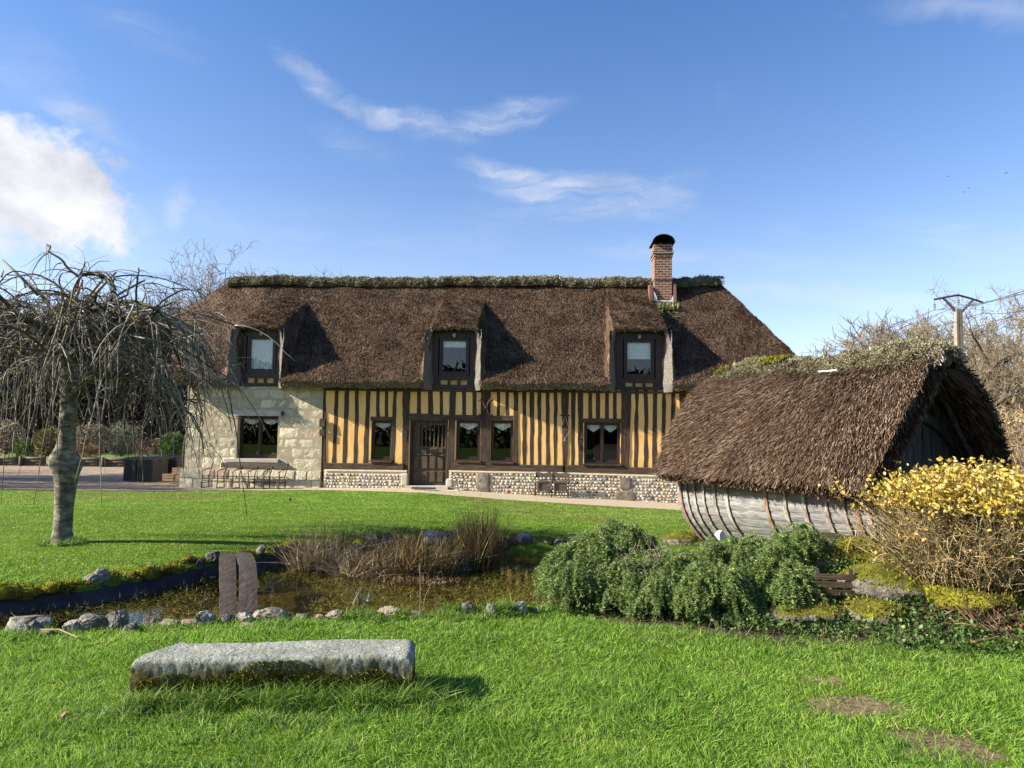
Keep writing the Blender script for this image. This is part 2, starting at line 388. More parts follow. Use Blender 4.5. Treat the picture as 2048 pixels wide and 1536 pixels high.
M['needle'] = mat_noise('cedar_needle', [(0.2, (0.060, 0.110, 0.028)), (0.5, (0.165, 0.255, 0.065)), (0.75, (0.29, 0.38, 0.12)), (0.95, (0.45, 0.50, 0.20))], 5.0, rough=0.55, spec=0.35, island=0.5, bump=0, coord='World', transl=0.25)
M['cedartwig'] = mat_noise('cedar_twig', [(0.3, (0.035, 0.030, 0.018)), (0.7, (0.09, 0.08, 0.045))], 4, rough=0.9, island=0.5, bump=0)
M['deadtwig'] = mat_noise('dead_twig', [(0.3, (0.06, 0.045, 0.033)), (0.7, (0.20, 0.16, 0.12))], 4, rough=0.9, island=0.5, bump=0)
M['reed'] = mat_noise('dry_reed', [(0.2, (0.09, 0.06, 0.032)), (0.5, (0.23, 0.17, 0.095)), (0.72, (0.40, 0.32, 0.19)), (0.92, (0.62, 0.52, 0.34))], 3, rough=0.8, island=0.75, bump=0, transl=0.15)
M['rush'] = mat_noise('dark_rush', [(0.2, (0.050, 0.030, 0.012)), (0.5, (0.14, 0.090, 0.036)), (0.72, (0.21, 0.16, 0.060)), (0.90, (0.46, 0.36, 0.18))], 3, rough=0.8, island=0.75, bump=0, transl=0.15)
M['yleaf'] = mat_noise('yellow_leaf', [(0.12, (0.16, 0.15, 0.03)), (0.36, (0.40, 0.30, 0.045)), (0.65, (0.58, 0.42, 0.07)), (0.9, (0.62, 0.45, 0.20))], 4, rough=0.45, spec=0.45, island=0.8, bump=0, transl=0.3)
M['ytwig'] = mat_noise('tan_twig', [(0.2, (0.085, 0.062, 0.028)), (0.5, (0.24, 0.18, 0.085)), (0.85, (0.42, 0.34, 0.19))], 4, rough=0.85, island=0.6, bump=0)
M['tanscrub'] = mat_noise('tan_scrub', [(0.2, (0.12, 0.085, 0.05)), (0.5, (0.29, 0.21, 0.12)), (0.85, (0.48, 0.38, 0.25))], 1.5, rough=0.9, island=0.6, bump=0, transl=0.2)
M['groundleaf'] = mat_noise('cover_leaf', [(0.2, (0.025, 0.055, 0.012)), (0.55, (0.06, 0.12, 0.022)), (0.85, (0.12, 0.19, 0.045))], 3, rough=0.5, spec=0.4, island=0.7, bump=0, coord='World', transl=0.25)
M['evergreen'] = mat_noise('bright_evergreen', [(0.2, (0.03, 0.085, 0.012)), (0.5, (0.085, 0.19, 0.025)), (0.85, (0.22, 0.33, 0.08))], 2, rough=0.4, spec=0.5, island=0.7, bump=0, transl=0.25)
M['olivebush'] = mat_noise('olive_bush', [(0.2, (0.045, 0.055, 0.018)), (0.5, (0.12, 0.115, 0.04)), (0.85, (0.27, 0.235, 0.10))], 2, rough=0.7, island=0.7, bump=0, transl=0.2)
M['palebush'] = mat_noise('pale_bush', [(0.2, (0.075, 0.06, 0.035)), (0.5, (0.22, 0.18, 0.12)), (0.85, (0.48, 0.42, 0.32))], 2, rough=0.7, island=0.75, bump=0, transl=0.2)
M['rustbush'] = mat_noise('rusty_bush', [(0.2, (0.045, 0.028, 0.014)), (0.5, (0.13, 0.08, 0.035)), (0.85, (0.24, 0.16, 0.07))], 2, rough=0.8, island=0.75, bump=0, transl=0.2)
M['greygrass'] = mat_noise('pale_tall_grass', [(0.2, (0.06, 0.075, 0.04)), (0.5, (0.17, 0.19, 0.12)), (0.85, (0.38, 0.38, 0.28))], 2, rough=0.7, island=0.75, bump=0, transl=0.2)
M['gravel'] = mat_noise('pale_gravel', [(0.3, (0.28, 0.23, 0.16)), (0.5, (0.42, 0.35, 0.25)), (0.7, (0.56, 0.49, 0.37))], 60, rough=0.95, spec=0.15, bump=1.0, bdist=0.02, bscale=70, coord='World', fine=0.25)
M['drive'] = mat_noise('driveway_gravel', [(0.3, (0.16, 0.120, 0.088)), (0.5, (0.27, 0.21, 0.155)), (0.7, (0.40, 0.325, 0.25))], 7, stretch=(0.5, 1, 1), rough=0.95, spec=0.15, bump=1.0, bdist=0.02, bscale=50, coord='World', fine=0.3)
M['log'] = mat_noise('log_edging', [(0.3, (0.05, 0.045, 0.03)), (0.7, (0.14, 0.125, 0.085))], 3, rough=0.9, bump=0.5, bdist=0.01)
M['concrete'] = mat_noise('pole_concrete', [(0.3, (0.17, 0.145, 0.11)), (0.7, (0.28, 0.24, 0.185))], 3, rough=0.9, bump=0.4, bdist=0.01)
M['steel'] = mat_noise('dark_steel', [(0.3, (0.035, 0.035, 0.045)), (0.7, (0.08, 0.075, 0.085))], 4, rough=0.6, bump=0)
M['plank'] = mat_noise('bridge_plank', [(0.30, (0.010, 0.008, 0.006)), (0.46, (0.034, 0.025, 0.020)), (0.60, (0.058, 0.044, 0.035)), (0.70, (0.10, 0.085, 0.072)), (0.75, (0.34, 0.34, 0.32))], 11, stretch=(4, 0.5, 4), rough=0.9, bump=0.5, bdist=0.012, bscale=22, fine=0.35)
M['white_plastic'] = mat_noise('white_plastic', [(0.3, (0.68, 0.70, 0.72)), (0.7, (0.80, 0.82, 0.84))], 4, rough=0.35, spec=0.5, bump=0)
M['deadleaf'] = mat_noise('dead_leaf', [(0.3, (0.22, 0.12, 0.07)), (0.7, (0.42, 0.27, 0.17))], 12, rough=0.8, bump=0.3, bdist=0.003)
M['bird'] = mat_noise('dark_feather', [(0.3, (0.01, 0.01, 0.012)), (0.7, (0.03, 0.03, 0.035))], 9, rough=0.8, bump=0)
M['darkwood'] = mat_noise('dark_planks', [(0.28, (0.018, 0.018, 0.020)), (0.5, (0.055, 0.055, 0.058)), (0.8, (0.12, 0.12, 0.125))], 5, stretch=(6, 6, 0.5), rough=0.85, bump=0.7, bdist=0.01, bscale=14)
M['spoke'] = mat_noise('rusty_iron', [(0.3, (0.018, 0.013, 0.012)), (0.7, (0.045, 0.029, 0.025))], 12, rough=0.7, bump=0.2, bdist=0.003)
M['dull_metal'] = mat_noise('dull_metal', [(0.3, (0.09, 0.085, 0.078)), (0.7, (0.2, 0.19, 0.17))], 10, rough=0.5, spec=0.5, bump=0.1, bdist=0.002)
M['seat'] = mat_noise('grey_seat_wood', [(0.3, (0.075, 0.06, 0.045)), (0.7, (0.16, 0.13, 0.10))], 7, stretch=(0.7, 4, 4), rough=0.8, bump=0.4, bdist=0.005)

def mat_mossrock():
    m, k, b = mat_base('moss_on_rock', 0.95, 0.1)
    g = k.new('ShaderNodeNewGeometry'); p = g.outputs['Position']
    nz = k.new('ShaderNodeSeparateXYZ'); k.put(nz.inputs[0], g.outputs['Normal'])
    n = k.noise(p, 4.5, 6, 0.65); f = k.noise(p, 30, 5, 0.7)
    rock = k.ramp(k.noise(p, 7, 6, 0.7), [(0.28, (0.05, 0.045, 0.04)), (0.48, (0.15, 0.135, 0.115)), (0.66, (0.27, 0.25, 0.22)), (0.8, (0.42, 0.41, 0.38))])
    moss = k.ramp(k.math('ADD', k.math('MULTIPLY', k.noise(p, 9, 5), 0.6), k.math('MULTIPLY', f, 0.4)), [(0.32, (0.030, 0.028, 0.010)), (0.47, (0.080, 0.080, 0.014)), (0.6, (0.15, 0.155, 0.020)), (0.78, (0.25, 0.27, 0.04))])
    mk = k.rng(k.math('ADD', k.math('MULTIPLY', nz.outputs[2], 0.5), k.math('MULTIPLY', n, 1.1)), 0.66, 0.86)
    k.put(b.inputs['Base Color'], k.mix(mk, rock, moss)); bump_to(k, b, k.math('ADD', f, k.math('MULTIPLY', n, 1.5)), 1.0, 0.03); return m
M['mossrock'] = mat_mossrock()
def mat_plaster():
    m, k, b = mat_base('ochre_plaster', 0.95, 0.1)
    p = k.new('ShaderNodeTexCoord').outputs['Object']
    n = k.noise(p, 1.1, 4.0); g = k.noise(p, 60, 3.0)
    col = k.ramp(n, [(0.3, (0.76, 0.44, 0.145)), (0.55, (0.84, 0.51, 0.19)), (0.75, (0.87, 0.57, 0.25))])
    col = k.mix(1.0, col, k.ramp(g, [(0.3, (0.93, 0.93, 0.92)), (0.7, (1.04, 1.04, 1.04))]), 'MULTIPLY')
    st = k.noise(k.mapping(p, (5, 5, 0.7)), 2.0, 5.0)
    col = k.mix(k.rng(st, 0.52, 0.75, 0.0, 0.5), col, (0.50, 0.36, 0.16))
    k.put(b.inputs['Base Color'], col); bump_to(k, b, k.math('ADD', k.math('MULTIPLY', k.noise(p, 4, 4), 2.5), k.noise(p, 80, 3)), 0.5, 0.01)
    return m
M['plaster'] = mat_plaster()
def mat_ashlar():
    m, k, b = mat_base('pale_wall_stone', 0.95, 0.1)
    tc = k.new('ShaderNodeTexCoord'); p = tc.outputs['Object']
    ri = k.new('ShaderNodeNewGeometry').outputs['Random Per Island']
    n = k.noise(p, 6, 7, 0.65); n2 = k.noise(p, 2.2, 4)
    fac = k.math('ADD', k.math('MULTIPLY', n, 0.55), k.math('MULTIPLY', ri, 0.45))
    col = k.ramp(fac, [(0.22, (0.38, 0.34, 0.24)), (0.45, (0.58, 0.53, 0.38)), (0.65, (0.70, 0.64, 0.46)), (0.9, (0.78, 0.72, 0.53))])
    # a few pinkish stones, ochre stains
    col = k.mix(k.rng(ri, 0.93, 0.94, 0.0, 0.75), col, (0.44, 0.31, 0.235))
    col = k.mix(k.rng(n2, 0.58, 0.72, 0.0, 0.55), col, (0.46, 0.37, 0.17))
    pit = k.noise(p, 22, 6, 0.7)
    col = k.mix(k.rng(pit, 0.60, 0.72, 0.0, 0.55), col, (0.17, 0.16, 0.13))
    k.put(b.inputs['Base Color'], col)
    bump_to(k, b, k.math('ADD', k.math('MULTIPLY', n, 1.4), k.math('MULTIPLY', pit, -1.0)), 1.0, 0.05)
    return m
M['ashlar'] = mat_ashlar()
def mat_brick():
    m, k, b = mat_base('red_brick', 0.9, 0.2)
    p = k.new('ShaderNodeTexCoord').outputs['Object']
    sx = k.new('ShaderNodeSeparateXYZ'); k.put(sx.inputs[0], p)
    cx = k.new('ShaderNodeCombineXYZ')
    k.put(cx.inputs[0], k.math('ADD', sx.outputs[0], sx.outputs[1])); k.put(cx.inputs[1], sx.outputs[2])
    br = k.new('ShaderNodeTexBrick'); k.put(br.inputs['Vector'], cx.outputs[0])
    br.inputs['Scale'].default_value = 1.0; br.inputs['Brick Width'].default_value = 0.21; br.inputs['Row Height'].default_value = 0.082
    br.inputs['Mortar Size'].default_value = 0.009; br.inputs['Mortar Smooth'].default_value = 0.1; br.inputs['Bias'].default_value = -0.1
    br.inputs['Color1'].default_value = (0.20, 0.075, 0.052, 1); br.inputs['Color2'].default_value = (0.080, 0.055, 0.050, 1); br.inputs['Mortar'].default_value = (0.34, 0.30, 0.235, 1)
    col = k.mix(1.0, br.outputs[0], k.ramp(k.noise(p, 14, 5), [(0.3, (0.75, 0.75, 0.75)), (0.7, (1.25, 1.2, 1.15))]), 'MULTIPLY')
    k.put(b.inputs['Base Color'], col); bump_to(k, b, k.math('MULTIPLY', br.outputs['Fac'], -1.0), 0.6, 0.01)
    return m
M['brick'] = mat_brick()
def one_way(k, fr):
    # seen from behind the interface passes light out again instead of mirroring all of it
    bf = k.new('ShaderNodeNewGeometry').outputs['Backfacing']
    return k.math('MULTIPLY', fr.outputs[0], k.math('SUBTRACT', 1.0, k.math('MULTIPLY', bf, 0.94)))
def mat_glass():
    m = bpy.data.materials.new('window_glass'); m.use_nodes = True; k = NT(m.node_tree); k.n.clear()
    fr = k.new('ShaderNodeFresnel'); fr.inputs[0].default_value = 1.75
    g = k.new('ShaderNodeBsdfGlossy'); g.inputs['Roughness'].default_value = 0.01; g.inputs[0].default_value = (0.95, 0.97, 1, 1)
    p = k.new('ShaderNodeTexCoord').outputs['Object']
    bp = k.new('ShaderNodeBump'); bp.inputs['Strength'].default_value = 0.02; bp.inputs['Distance'].default_value = 0.01
    k.put(bp.inputs['Height'], k.noise(p, 2.5, 2.0)); k.l.new(bp.outputs[0], g.inputs['Normal'])
    t = k.new('ShaderNodeBsdfTransparent'); t.inputs[0].default_value = (0.80, 0.84, 0.82, 1)
    mx = k.new('ShaderNodeMixShader'); k.put(mx.inputs[0], one_way(k, fr)); k.l.new(t.outputs[0], mx.inputs[1]); k.l.new(g.outputs[0], mx.inputs[2])
    o = k.new('ShaderNodeOutputMaterial'); k.l.new(mx.outputs[0], o.inputs[0]); return m
M['glass'] = mat_glass()
def mat_water():
    m = bpy.data.materials.new('pond_water'); m.use_nodes = True; k = NT(m.node_tree); k.n.clear()
    p = k.new('ShaderNodeNewGeometry').outputs['Position']
    bp = k.new('ShaderNodeBump'); bp.inputs['Strength'].default_value = 0.05; bp.inputs['Distance'].default_value = 0.02
    k.put(bp.inputs['Height'], k.noise(k.mapping(p, (1.0, 2.2, 1)), 5.0, 3.0))
    fr = k.new('ShaderNodeFresnel'); fr.inputs[0].default_value = 1.33; k.l.new(bp.outputs[0], fr.inputs['Normal'])
    g = k.new('ShaderNodeBsdfGlossy'); g.inputs['Roughness'].default_value = 0.02; k.l.new(bp.outputs[0], g.inputs['Normal'])
    t = k.new('ShaderNodeBsdfTransparent'); t.inputs[0].default_value = (0.84, 0.78, 0.55, 1)
    mx = k.new('ShaderNodeMixShader'); k.put(mx.inputs[0], one_way(k, fr)); k.l.new(t.outputs[0], mx.inputs[1]); k.l.new(g.outputs[0], mx.inputs[2])
    o = k.new('ShaderNodeOutputMaterial'); k.l.new(mx.outputs[0], o.inputs[0]); return m
M['water'] = mat_water()
def mat_granite():
    m, k, b = mat_base('mossy_granite', 0.9, 0.2)
    tc = k.new('ShaderNodeTexCoord'); p = tc.outputs['Object']
    n = k.noise(p, 5, 6, 0.65); s = k.noise(p, 70, 4, 0.7); s2 = k.noise(p, 24, 6, 0.7)
    col = k.ramp(n, [(0.3, (0.17, 0.185, 0.155)), (0.5, (0.26, 0.275, 0.235)), (0.72, (0.36, 0.37, 0.325))])
    col = k.mix(1.0, col, k.ramp(s, [(0.30, (0.40, 0.40, 0.41)), (0.5, (1.0, 1.0, 1.0)), (0.70, (1.45, 1.45, 1.42))]), 'MULTIPLY')
    col = k.mix(k.rng(s2, 0.60, 0.68, 0.0, 0.6), col, (0.12, 0.13, 0.11))
    # moss and dark lichen cling to the lower sides
    g = k.new('ShaderNodeNewGeometry'); sz = k.new('ShaderNodeSeparateXYZ'); k.put(sz.inputs[0], p)
    nz = k.new('ShaderNodeSeparateXYZ'); k.put(nz.inputs[0], g.outputs['Normal'])
    side = k.rng(nz.outputs[2], 0.45, 0.85, 1.0, 0.0)
    low = k.rng(k.math('ADD', sz.outputs[2], k.math('MULTIPLY', k.noise(p, 4.5, 5), 0.34)), 0.33, 0.43, 1.0, 0.0)
    mossc = k.ramp(k.noise(p, 11, 6, 0.7), [(0.34, (0.030, 0.024, 0.012)), (0.5, (0.085, 0.07, 0.018)), (0.64, (0.19, 0.17, 0.03)), (0.8, (0.10, 0.06, 0.03))])
    col = k.mix(k.math('MULTIPLY', side, low), col, mossc)
    topm = k.rng(k.noise(p, 9, 5), 0.62, 0.68, 0.0, 0.55)
    col = k.mix(topm, col, (0.22, 0.25, 0.10))
    k.put(b.inputs['Base Color'], col); bump_to(k, b, k.math('ADD', s2, k.math('MULTIPLY', s, 0.5)), 0.9, 0.02); return m
M['granite'] = mat_granite()
def mat_hull():
    m, k, b = mat_base('weathered_hull_paint', 0.75, 0.25)
    tc = k.new('ShaderNodeTexCoord'); p = tc.outputs['Object']      # local x runs along the boat
    sz = k.new('ShaderNodeSeparateXYZ'); k.put(sz.inputs[0], p)
    grain = k.noise(k.mapping(p, (2.2, 14, 14)), 3.0, 7, 0.65)
    blot = k.noise(p, 2.6, 5, 0.6)
    ri = k.new('ShaderNodeNewGeometry').outputs['Random Per Island']
    paint = k.ramp(grain, [(0.3, (0.085, 0.085, 0.09)), (0.46, (0.17, 0.17, 0.175)), (0.62, (0.25, 0.25, 0.25)), (0.8, (0.36, 0.36, 0.35))])
    paint = k.mix(1.0, paint, k.ramp(ri, [(0.0, (0.80, 0.80, 0.82)), (1.0, (1.10, 1.10, 1.08))]), 'MULTIPLY')
    wood = k.ramp(grain, [(0.3, (0.05, 0.035, 0.027)), (0.7, (0.19, 0.125, 0.085))])
    top = k.rng(k.math('ADD', sz.outputs[2], k.math('MULTIPLY', k.noise(k.mapping(p, (1, 3, 5)), 3.0, 5), 0.5)), 1.06, 1.24, 0.0, 0.85)
    worn = k.math('MAXIMUM', top, k.rng(k.math('ADD', k.math('MULTIPLY', blot, 0.6), k.math('MULTIPLY', grain, 0.4)), 0.60, 0.68, 0.0, 0.7))
    k.put(b.inputs['Base Color'], k.mix(worn, paint, wood)); bump_to(k, b, grain, 0.8, 0.012); return m
M['hull'] = mat_hull()
def mat_rib():
    m, k, b = mat_base('flaking_batten_paint', 0.8, 0.2)
    p = k.new('ShaderNodeTexCoord').outputs['Object']
    n = k.noise(k.mapping(p, (6, 6, 2)), 2.4, 6, 0.65)
    col = k.ramp(n, [(0.40, (0.15, 0.105, 0.08)), (0.48, (0.22, 0.185, 0.16)), (0.53, (0.27, 0.265, 0.255)), (0.7, (0.42, 0.41, 0.37))])
    k.put(b.inputs['Base Color'], col); bump_to(k, b, n, 0.8, 0.01); return m
M['rib'] = mat_rib()
M['rustrib'] = mat_noise('bare_batten', [(0.3, (0.12, 0.075, 0.055)), (0.5, (0.24, 0.15, 0.105)), (0.75, (0.36, 0.30, 0.26))], 5, stretch=(4, 4, 1), rough=0.85, bump=0.6, bdist=0.008)
def mat_ground():
    m, k, b = mat_base('lawn_soil', 1.0, 0.05)
    p = k.new('ShaderNodeNewGeometry').outputs['Position']
    sz = k.new('ShaderNodeSeparateXYZ'); k.put(sz.inputs[0], p)
    n = k.noise(p, 1.6, 6, 0.6); f = k.noise(p, 26, 5, 0.7)
    green = k.ramp(k.math('ADD', k.math('MULTIPLY', n, 0.5), k.math('MULTIPLY', f, 0.5)), [(0.3, (0.040, 0.065, 0.009)), (0.5, (0.080, 0.125, 0.014)), (0.7, (0.12, 0.17, 0.022))])
    soil = k.ramp(f, [(0.3, (0.085, 0.060, 0.034)), (0.7, (0.25, 0.19, 0.12))])
    # bare patches at the right of the near lawn
    mask = None
    for (x, y, rx, ry) in BARE:
        q = k.vmath('MULTIPLY', k.vmath('SUBTRACT', p, (x, y, 0)), (1/rx, 1/ry, 0))
        mm = k.rng(k.math('ADD', k.vmath('LENGTH', q), k.math('MULTIPLY_ADD', k.noise(p, 5.0, 5), 2.4, -1.2)), 0.65, 1.15, 1.0, 0.0)
        mask = mm if mask is None else k.math('MAXIMUM', mask, mm)
    q = k.vmath('MULTIPLY', k.vmath('SUBTRACT', p, (4.2, 6.9, 0)), (1/3.6, 1/1.55, 0))
    bed = k.rng(k.math('ADD', k.vmath('LENGTH', q), k.math('MULTIPLY', n, 0.3)), 1.05, 1.3, 1.0, 0.0)
    bedc = k.ramp(f, [(0.3, (0.035, 0.028, 0.018)), (0.6, (0.085, 0.068, 0.042)), (0.75, (0.10, 0.11, 0.035))])
    col = k.mix(bed, green, bedc)
    col = k.mix(mask, col, soil)
    mud = k.ramp(k.noise(p, 6, 6, 0.7), [(0.3, (0.035, 0.030, 0.012)), (0.5, (0.11, 0.095, 0.032)), (0.7, (0.20, 0.175, 0.062))])
    col = k.mix(k.rng(sz.outputs[2], POND_Z-0.02, POND_Z+0.03, 1.0, 0.0), col, mud) if POND_Z else col
    far = k.rng(sz.outputs[1], 40, 60)
    col = k.mix(far, col, (0.10, 0.085, 0.05))
    k.put(b.inputs['Base Color'], col); bump_to(k, b, k.math('ADD', f, n), 0.8, 0.03); return m
BARE = [(2.12, 4.42, 0.34, 0.20), (2.24, 3.84, 0.30, 0.22), (2.12, 4.86, 0.16, 0.12)]
POND_Z = -0.12
# ------------------------------------------------------------------ terrain
def sstep(t): t = np.clip(t, 0, 1); return t*t*(3-2*t)
POND = np.array([(-7.4, 4.9), (-5.5, 5.2), (-4.05, 5.6), (-3.13, 5.76), (-2.2, 5.98), (-1.38, 6.1), (-0.55, 6.32), (0.26, 6.55), (1.0, 6.95), (1.55, 7.8), (1.5, 8.9), (1.15, 9.7), (0.55, 10.2), (-0.18, 10.5), (-1.5, 10.4), (-2.85, 9.5), (-3.5, 8.5), (-4.15, 7.2), (-4.85, 6.65), (-5.8, 6.2), (-7.4, 5.7)])
def pond_sd(x, y):
    """signed distance to the pond rim, positive inside"""
    x = np.asarray(x, float).ravel(); y = np.asarray(y, float).ravel()
    d = np.full(x.shape, 1e9); ins = np.zeros(x.shape, bool)
    n = len(POND)
    for i in range(n):
        ax, ay = POND[i]; bx, by = POND[(i+1) % n]
        dx, dy = bx-ax, by-ay
        t = np.clip(((x-ax)*dx+(y-ay)*dy)/(dx*dx+dy*dy), 0, 1)
        d = np.minimum(d, np.hypot(x-ax-t*dx, y-ay-t*dy))
        c = ((ay > y) != (by > y))
        with np.errstate(divide='ignore', invalid='ignore'):
            ins ^= c & (x < (bx-ax)*(y-ay)/(by-ay+1e-12)+ax)
    return np.where(ins, d, -d)
def ground_z(x, y):
    sh = np.shape(x); x = np.asarray(x, float).ravel(); y = np.asarray(y, float).ravel()
    zh = np.interp(x, [-14, -9.8, -5.4, -2.5, -0.3, 4.7, 12], [-0.17, -0.17, -0.10, -0.06, -0.17, -0.36, -0.45])
    z = zh*sstep((y-10.5)/8.5)
    z = z+0.03*np.sin(x*0.9+0.3)*np.sin(y*0.7+1.0)*sstep((y-2)/2)*(1-sstep((y-15)/4))
    z = z+0.018*(fbm(np.stack([x, y, 0*x], -1), 1.3, 3)-0.5)
    # the rockery rises towards the hut
    r = np.hypot((x-4.9)/2.9, (y-7.5)/2.15)
    z = z+0.46*sstep((1.12-r)/0.62)
    r2 = np.hypot((x-2.2)/1.9, (y-8.2)/1.6)
    z = z+0.10*sstep((1.1-r2)/0.6)
    near = (x > -9) & (x < 3.5) & (y > 3.5) & (y < 12)
    if near.any():
        s = pond_sd(x[near], y[near])
        zz = z[near]
        lip = 0.05*np.exp(-(s/0.16)**2)*(y[near] > 6.3+0.0*x[near])
        bottom = POND_Z-0.16-0.08*fbm(np.stack([x[near], y[near], 0*s], -1), 1.2, 3)
        t = sstep(s/0.32)
        z[near] = np.where(s > 0, zz*(1-t)+bottom*t, zz)+lip*(s < 0.05)
    return z.reshape(sh)
def gz(x, y): return float(ground_z(np.array([x]), np.array([y]))[0])
def gpt(px, py):
    """first point where a photograph pixel meets the terrain"""
    d = ray(px, py); D = np.linspace(2.0, 60.0, 3000); P = CAM_P[None]+d[None]*(D/d[1])[:, None]
    hit = np.nonzero(P[:, 2] < ground_z(P[:, 0], P[:, 1]))[0]
    p = P[hit[0]] if len(hit) else P[-1]
    return np.array([p[0], p[1], gz(p[0], p[1])])

def build_terrain():
    def axis(lo, hi, step, far, ratio=1.22):
        a = list(np.arange(lo, hi+1e-6, step))
        s = step; x = hi
        while x < far: s *= ratio; x += s; a.append(x)
        s = step; x = lo; pre = []
        while x > -far: s *= ratio; x -= s; pre.append(x)
        return np.array(pre[::-1]+a)
    xs = axis(-8, 8, 0.09, 900); ys = axis(2.5, 13, 0.09, 900)
    X, Y = np.meshgrid(xs, ys, indexing='ij')
    Z = ground_z(X, Y)
    m = MB(); m.grid(np.stack([X, Y, Z], -1))
    o = m.build('lawn', mat_ground(), smooth=True)
    tag(o, 'green lawn around the pond and up to the cottage', 'lawn', kind='structure')
    # water
    P = [(x, y, POND_Z) for x, y in (POND+(POND-POND.mean(0))*0.02)]
    w = MB(); w.add(P, [np.array([list(range(len(P)))])])
    o = w.build('pond_water', M['water']); tag(o, 'shallow weedy pond water', 'water', kind='structure')
    # dark liner strip on the far bank
    L = MB(); idx = [15, 16, 17, 18, 19, 20]
    pts = POND[idx]; c = POND.mean(0)
    den = []
    for a, b in zip(pts[:-1], pts[1:]):
        for t in np.linspace(0, 1, 14, endpoint=False): den.append(a*(1-t)+b*t)
    den = np.array(den); nrm = np.gradient(den, axis=0); nrm = unit(np.stack([-nrm[:, 1], nrm[:, 0]], -1))
    flip = np.sign(((c-den)*nrm).sum(1, keepdims=True)); nrm = nrm*flip
    rows = []
    for s, dz in ((-0.10, 0.02), (0.02, 0.012), (0.10, -0.035), (0.20, -0.13), (0.36, -0.22)):
        q = den+nrm*s
        wob = 0.02*(fbm(np.stack([q[:, 0]*2, q[:, 1]*2, 0*q[:, 0]+s*9], -1), 2.0, 3)-0.5)
        rows.append(np.stack([q[:, 0], q[:, 1], dz+0.0+wob], -1))
    L.grid(np.array(rows))
    liner = mat_noise('pond_liner', [(0.3, (0.022, 0.021, 0.022)), (0.7, (0.050, 0.049, 0.052))], 3, rough=0.95, spec=0.05, bump=0.4, bdist=0.02, bscale=5)
    tag(L.build('pond_liner', liner, smooth=True), 'dark blue pond liner on the far bank', 'pond liner', kind='structure')
build_terrain()

# ------------------------------------------------------------------ the cottage: local frame (u along the front, v into the house, z)
YAW = RD(3.3)
E1 = np.array([math.cos(YAW), -math.sin(YAW), 0]); E2 = np.array([math.sin(YAW), math.cos(YAW), 0])
H0 = at_d(855, 972, 21.0); H0[2] = 0.0
def to_local(p): q = np.asarray(p)-H0; return np.array([q@E1, q@E2, q[2]])
def to_world(u, v, z): return H0+E1*u+E2*v+np.array([0, 0, z])
def hp(px, py, v=0.0):
    """(u, z) of a photograph pixel on the plane at depth v"""
    p = to_local(at_plane(px, py, H0+E2*v, E2)); return p[0], p[2]
def hu(px, py=860, v=0.0): return hp(px, py, v)[0]
def hz(px, py, v=0.0): return hp(px, py, v)[1]

cottage = thing('cottage', 'long thatched cottage with ochre half-timbered front and pale stone end', 'cottage', tuple(H0), -YAW)
GB = -0.6       # walls start below the ground
EAVE_Z = hz(1000, 779, -0.42)
U_L, U_J, U_R = hu(371, 900), hu(645, 860), 10.9
V_EAVE, V_RIDGE = -0.52, 2.8
Z_TOP0 = EAVE_Z+0.20
RIDGE_Z = hz(860, 549, V_RIDGE)-0.20
SLOPE = (RIDGE_Z-Z_TOP0)/(V_RIDGE-V_EAVE)
uRL, uRR = hu(462, 560, V_RIDGE), hu(1437, 553, V_RIDGE)
DORM = [(hu(458, 690, -0.45), hu(562, 690, -0.45)), (hu(849, 690, -0.45), hu(960, 690, -0.45)), (hu(1221, 690, -0.45), hu(1344, 690, -0.45))]
V_HOOD = -0.30
Z_HOOD = hz(905, 664, V_HOOD)+0.11

# thatched roof as one closed shell
def roof_z(u, v, dz=0.0):
    zf = Z_TOP0+(v-V_EAVE)*SLOPE
    zb = Z_TOP0+(2*V_RIDGE-V_EAVE-v)*SLOPE
    zl = RIDGE_Z+(u-uRL)*1.12
    zr = RIDGE_Z-(u-uRR)*1.62
    k = 0.10
    def smin(a, b): h = np.clip(0.5+0.5*(b-a)/k, 0, 1); return b*(1-h)+a*h-k*h*(1-h)
    z = smin(smin(zf, zb), smin(zl, zr))
    for (a, b) in DORM:
        hood = Z_HOOD+0.52*(v-V_HOOD)
        hood = np.minimum(hood, Z_TOP0+(v-V_EAVE)*7.8)-np.maximum(v-2.0, 0)*2.0
        wob = 0.05*np.sin((u-a)/(b-a)*math.pi)
        side = np.maximum(a-u, u-b)
        hood = hood+np.where(side < 0, wob, 0)-np.maximum(side+0.08, 0)*6.0
        kk = 0.16
        h = np.clip(0.5+0.5*(hood-z)/kk, 0, 1)
        z = z*(1-h)+hood*h+kk*h*(1-h)*0.8
    return z
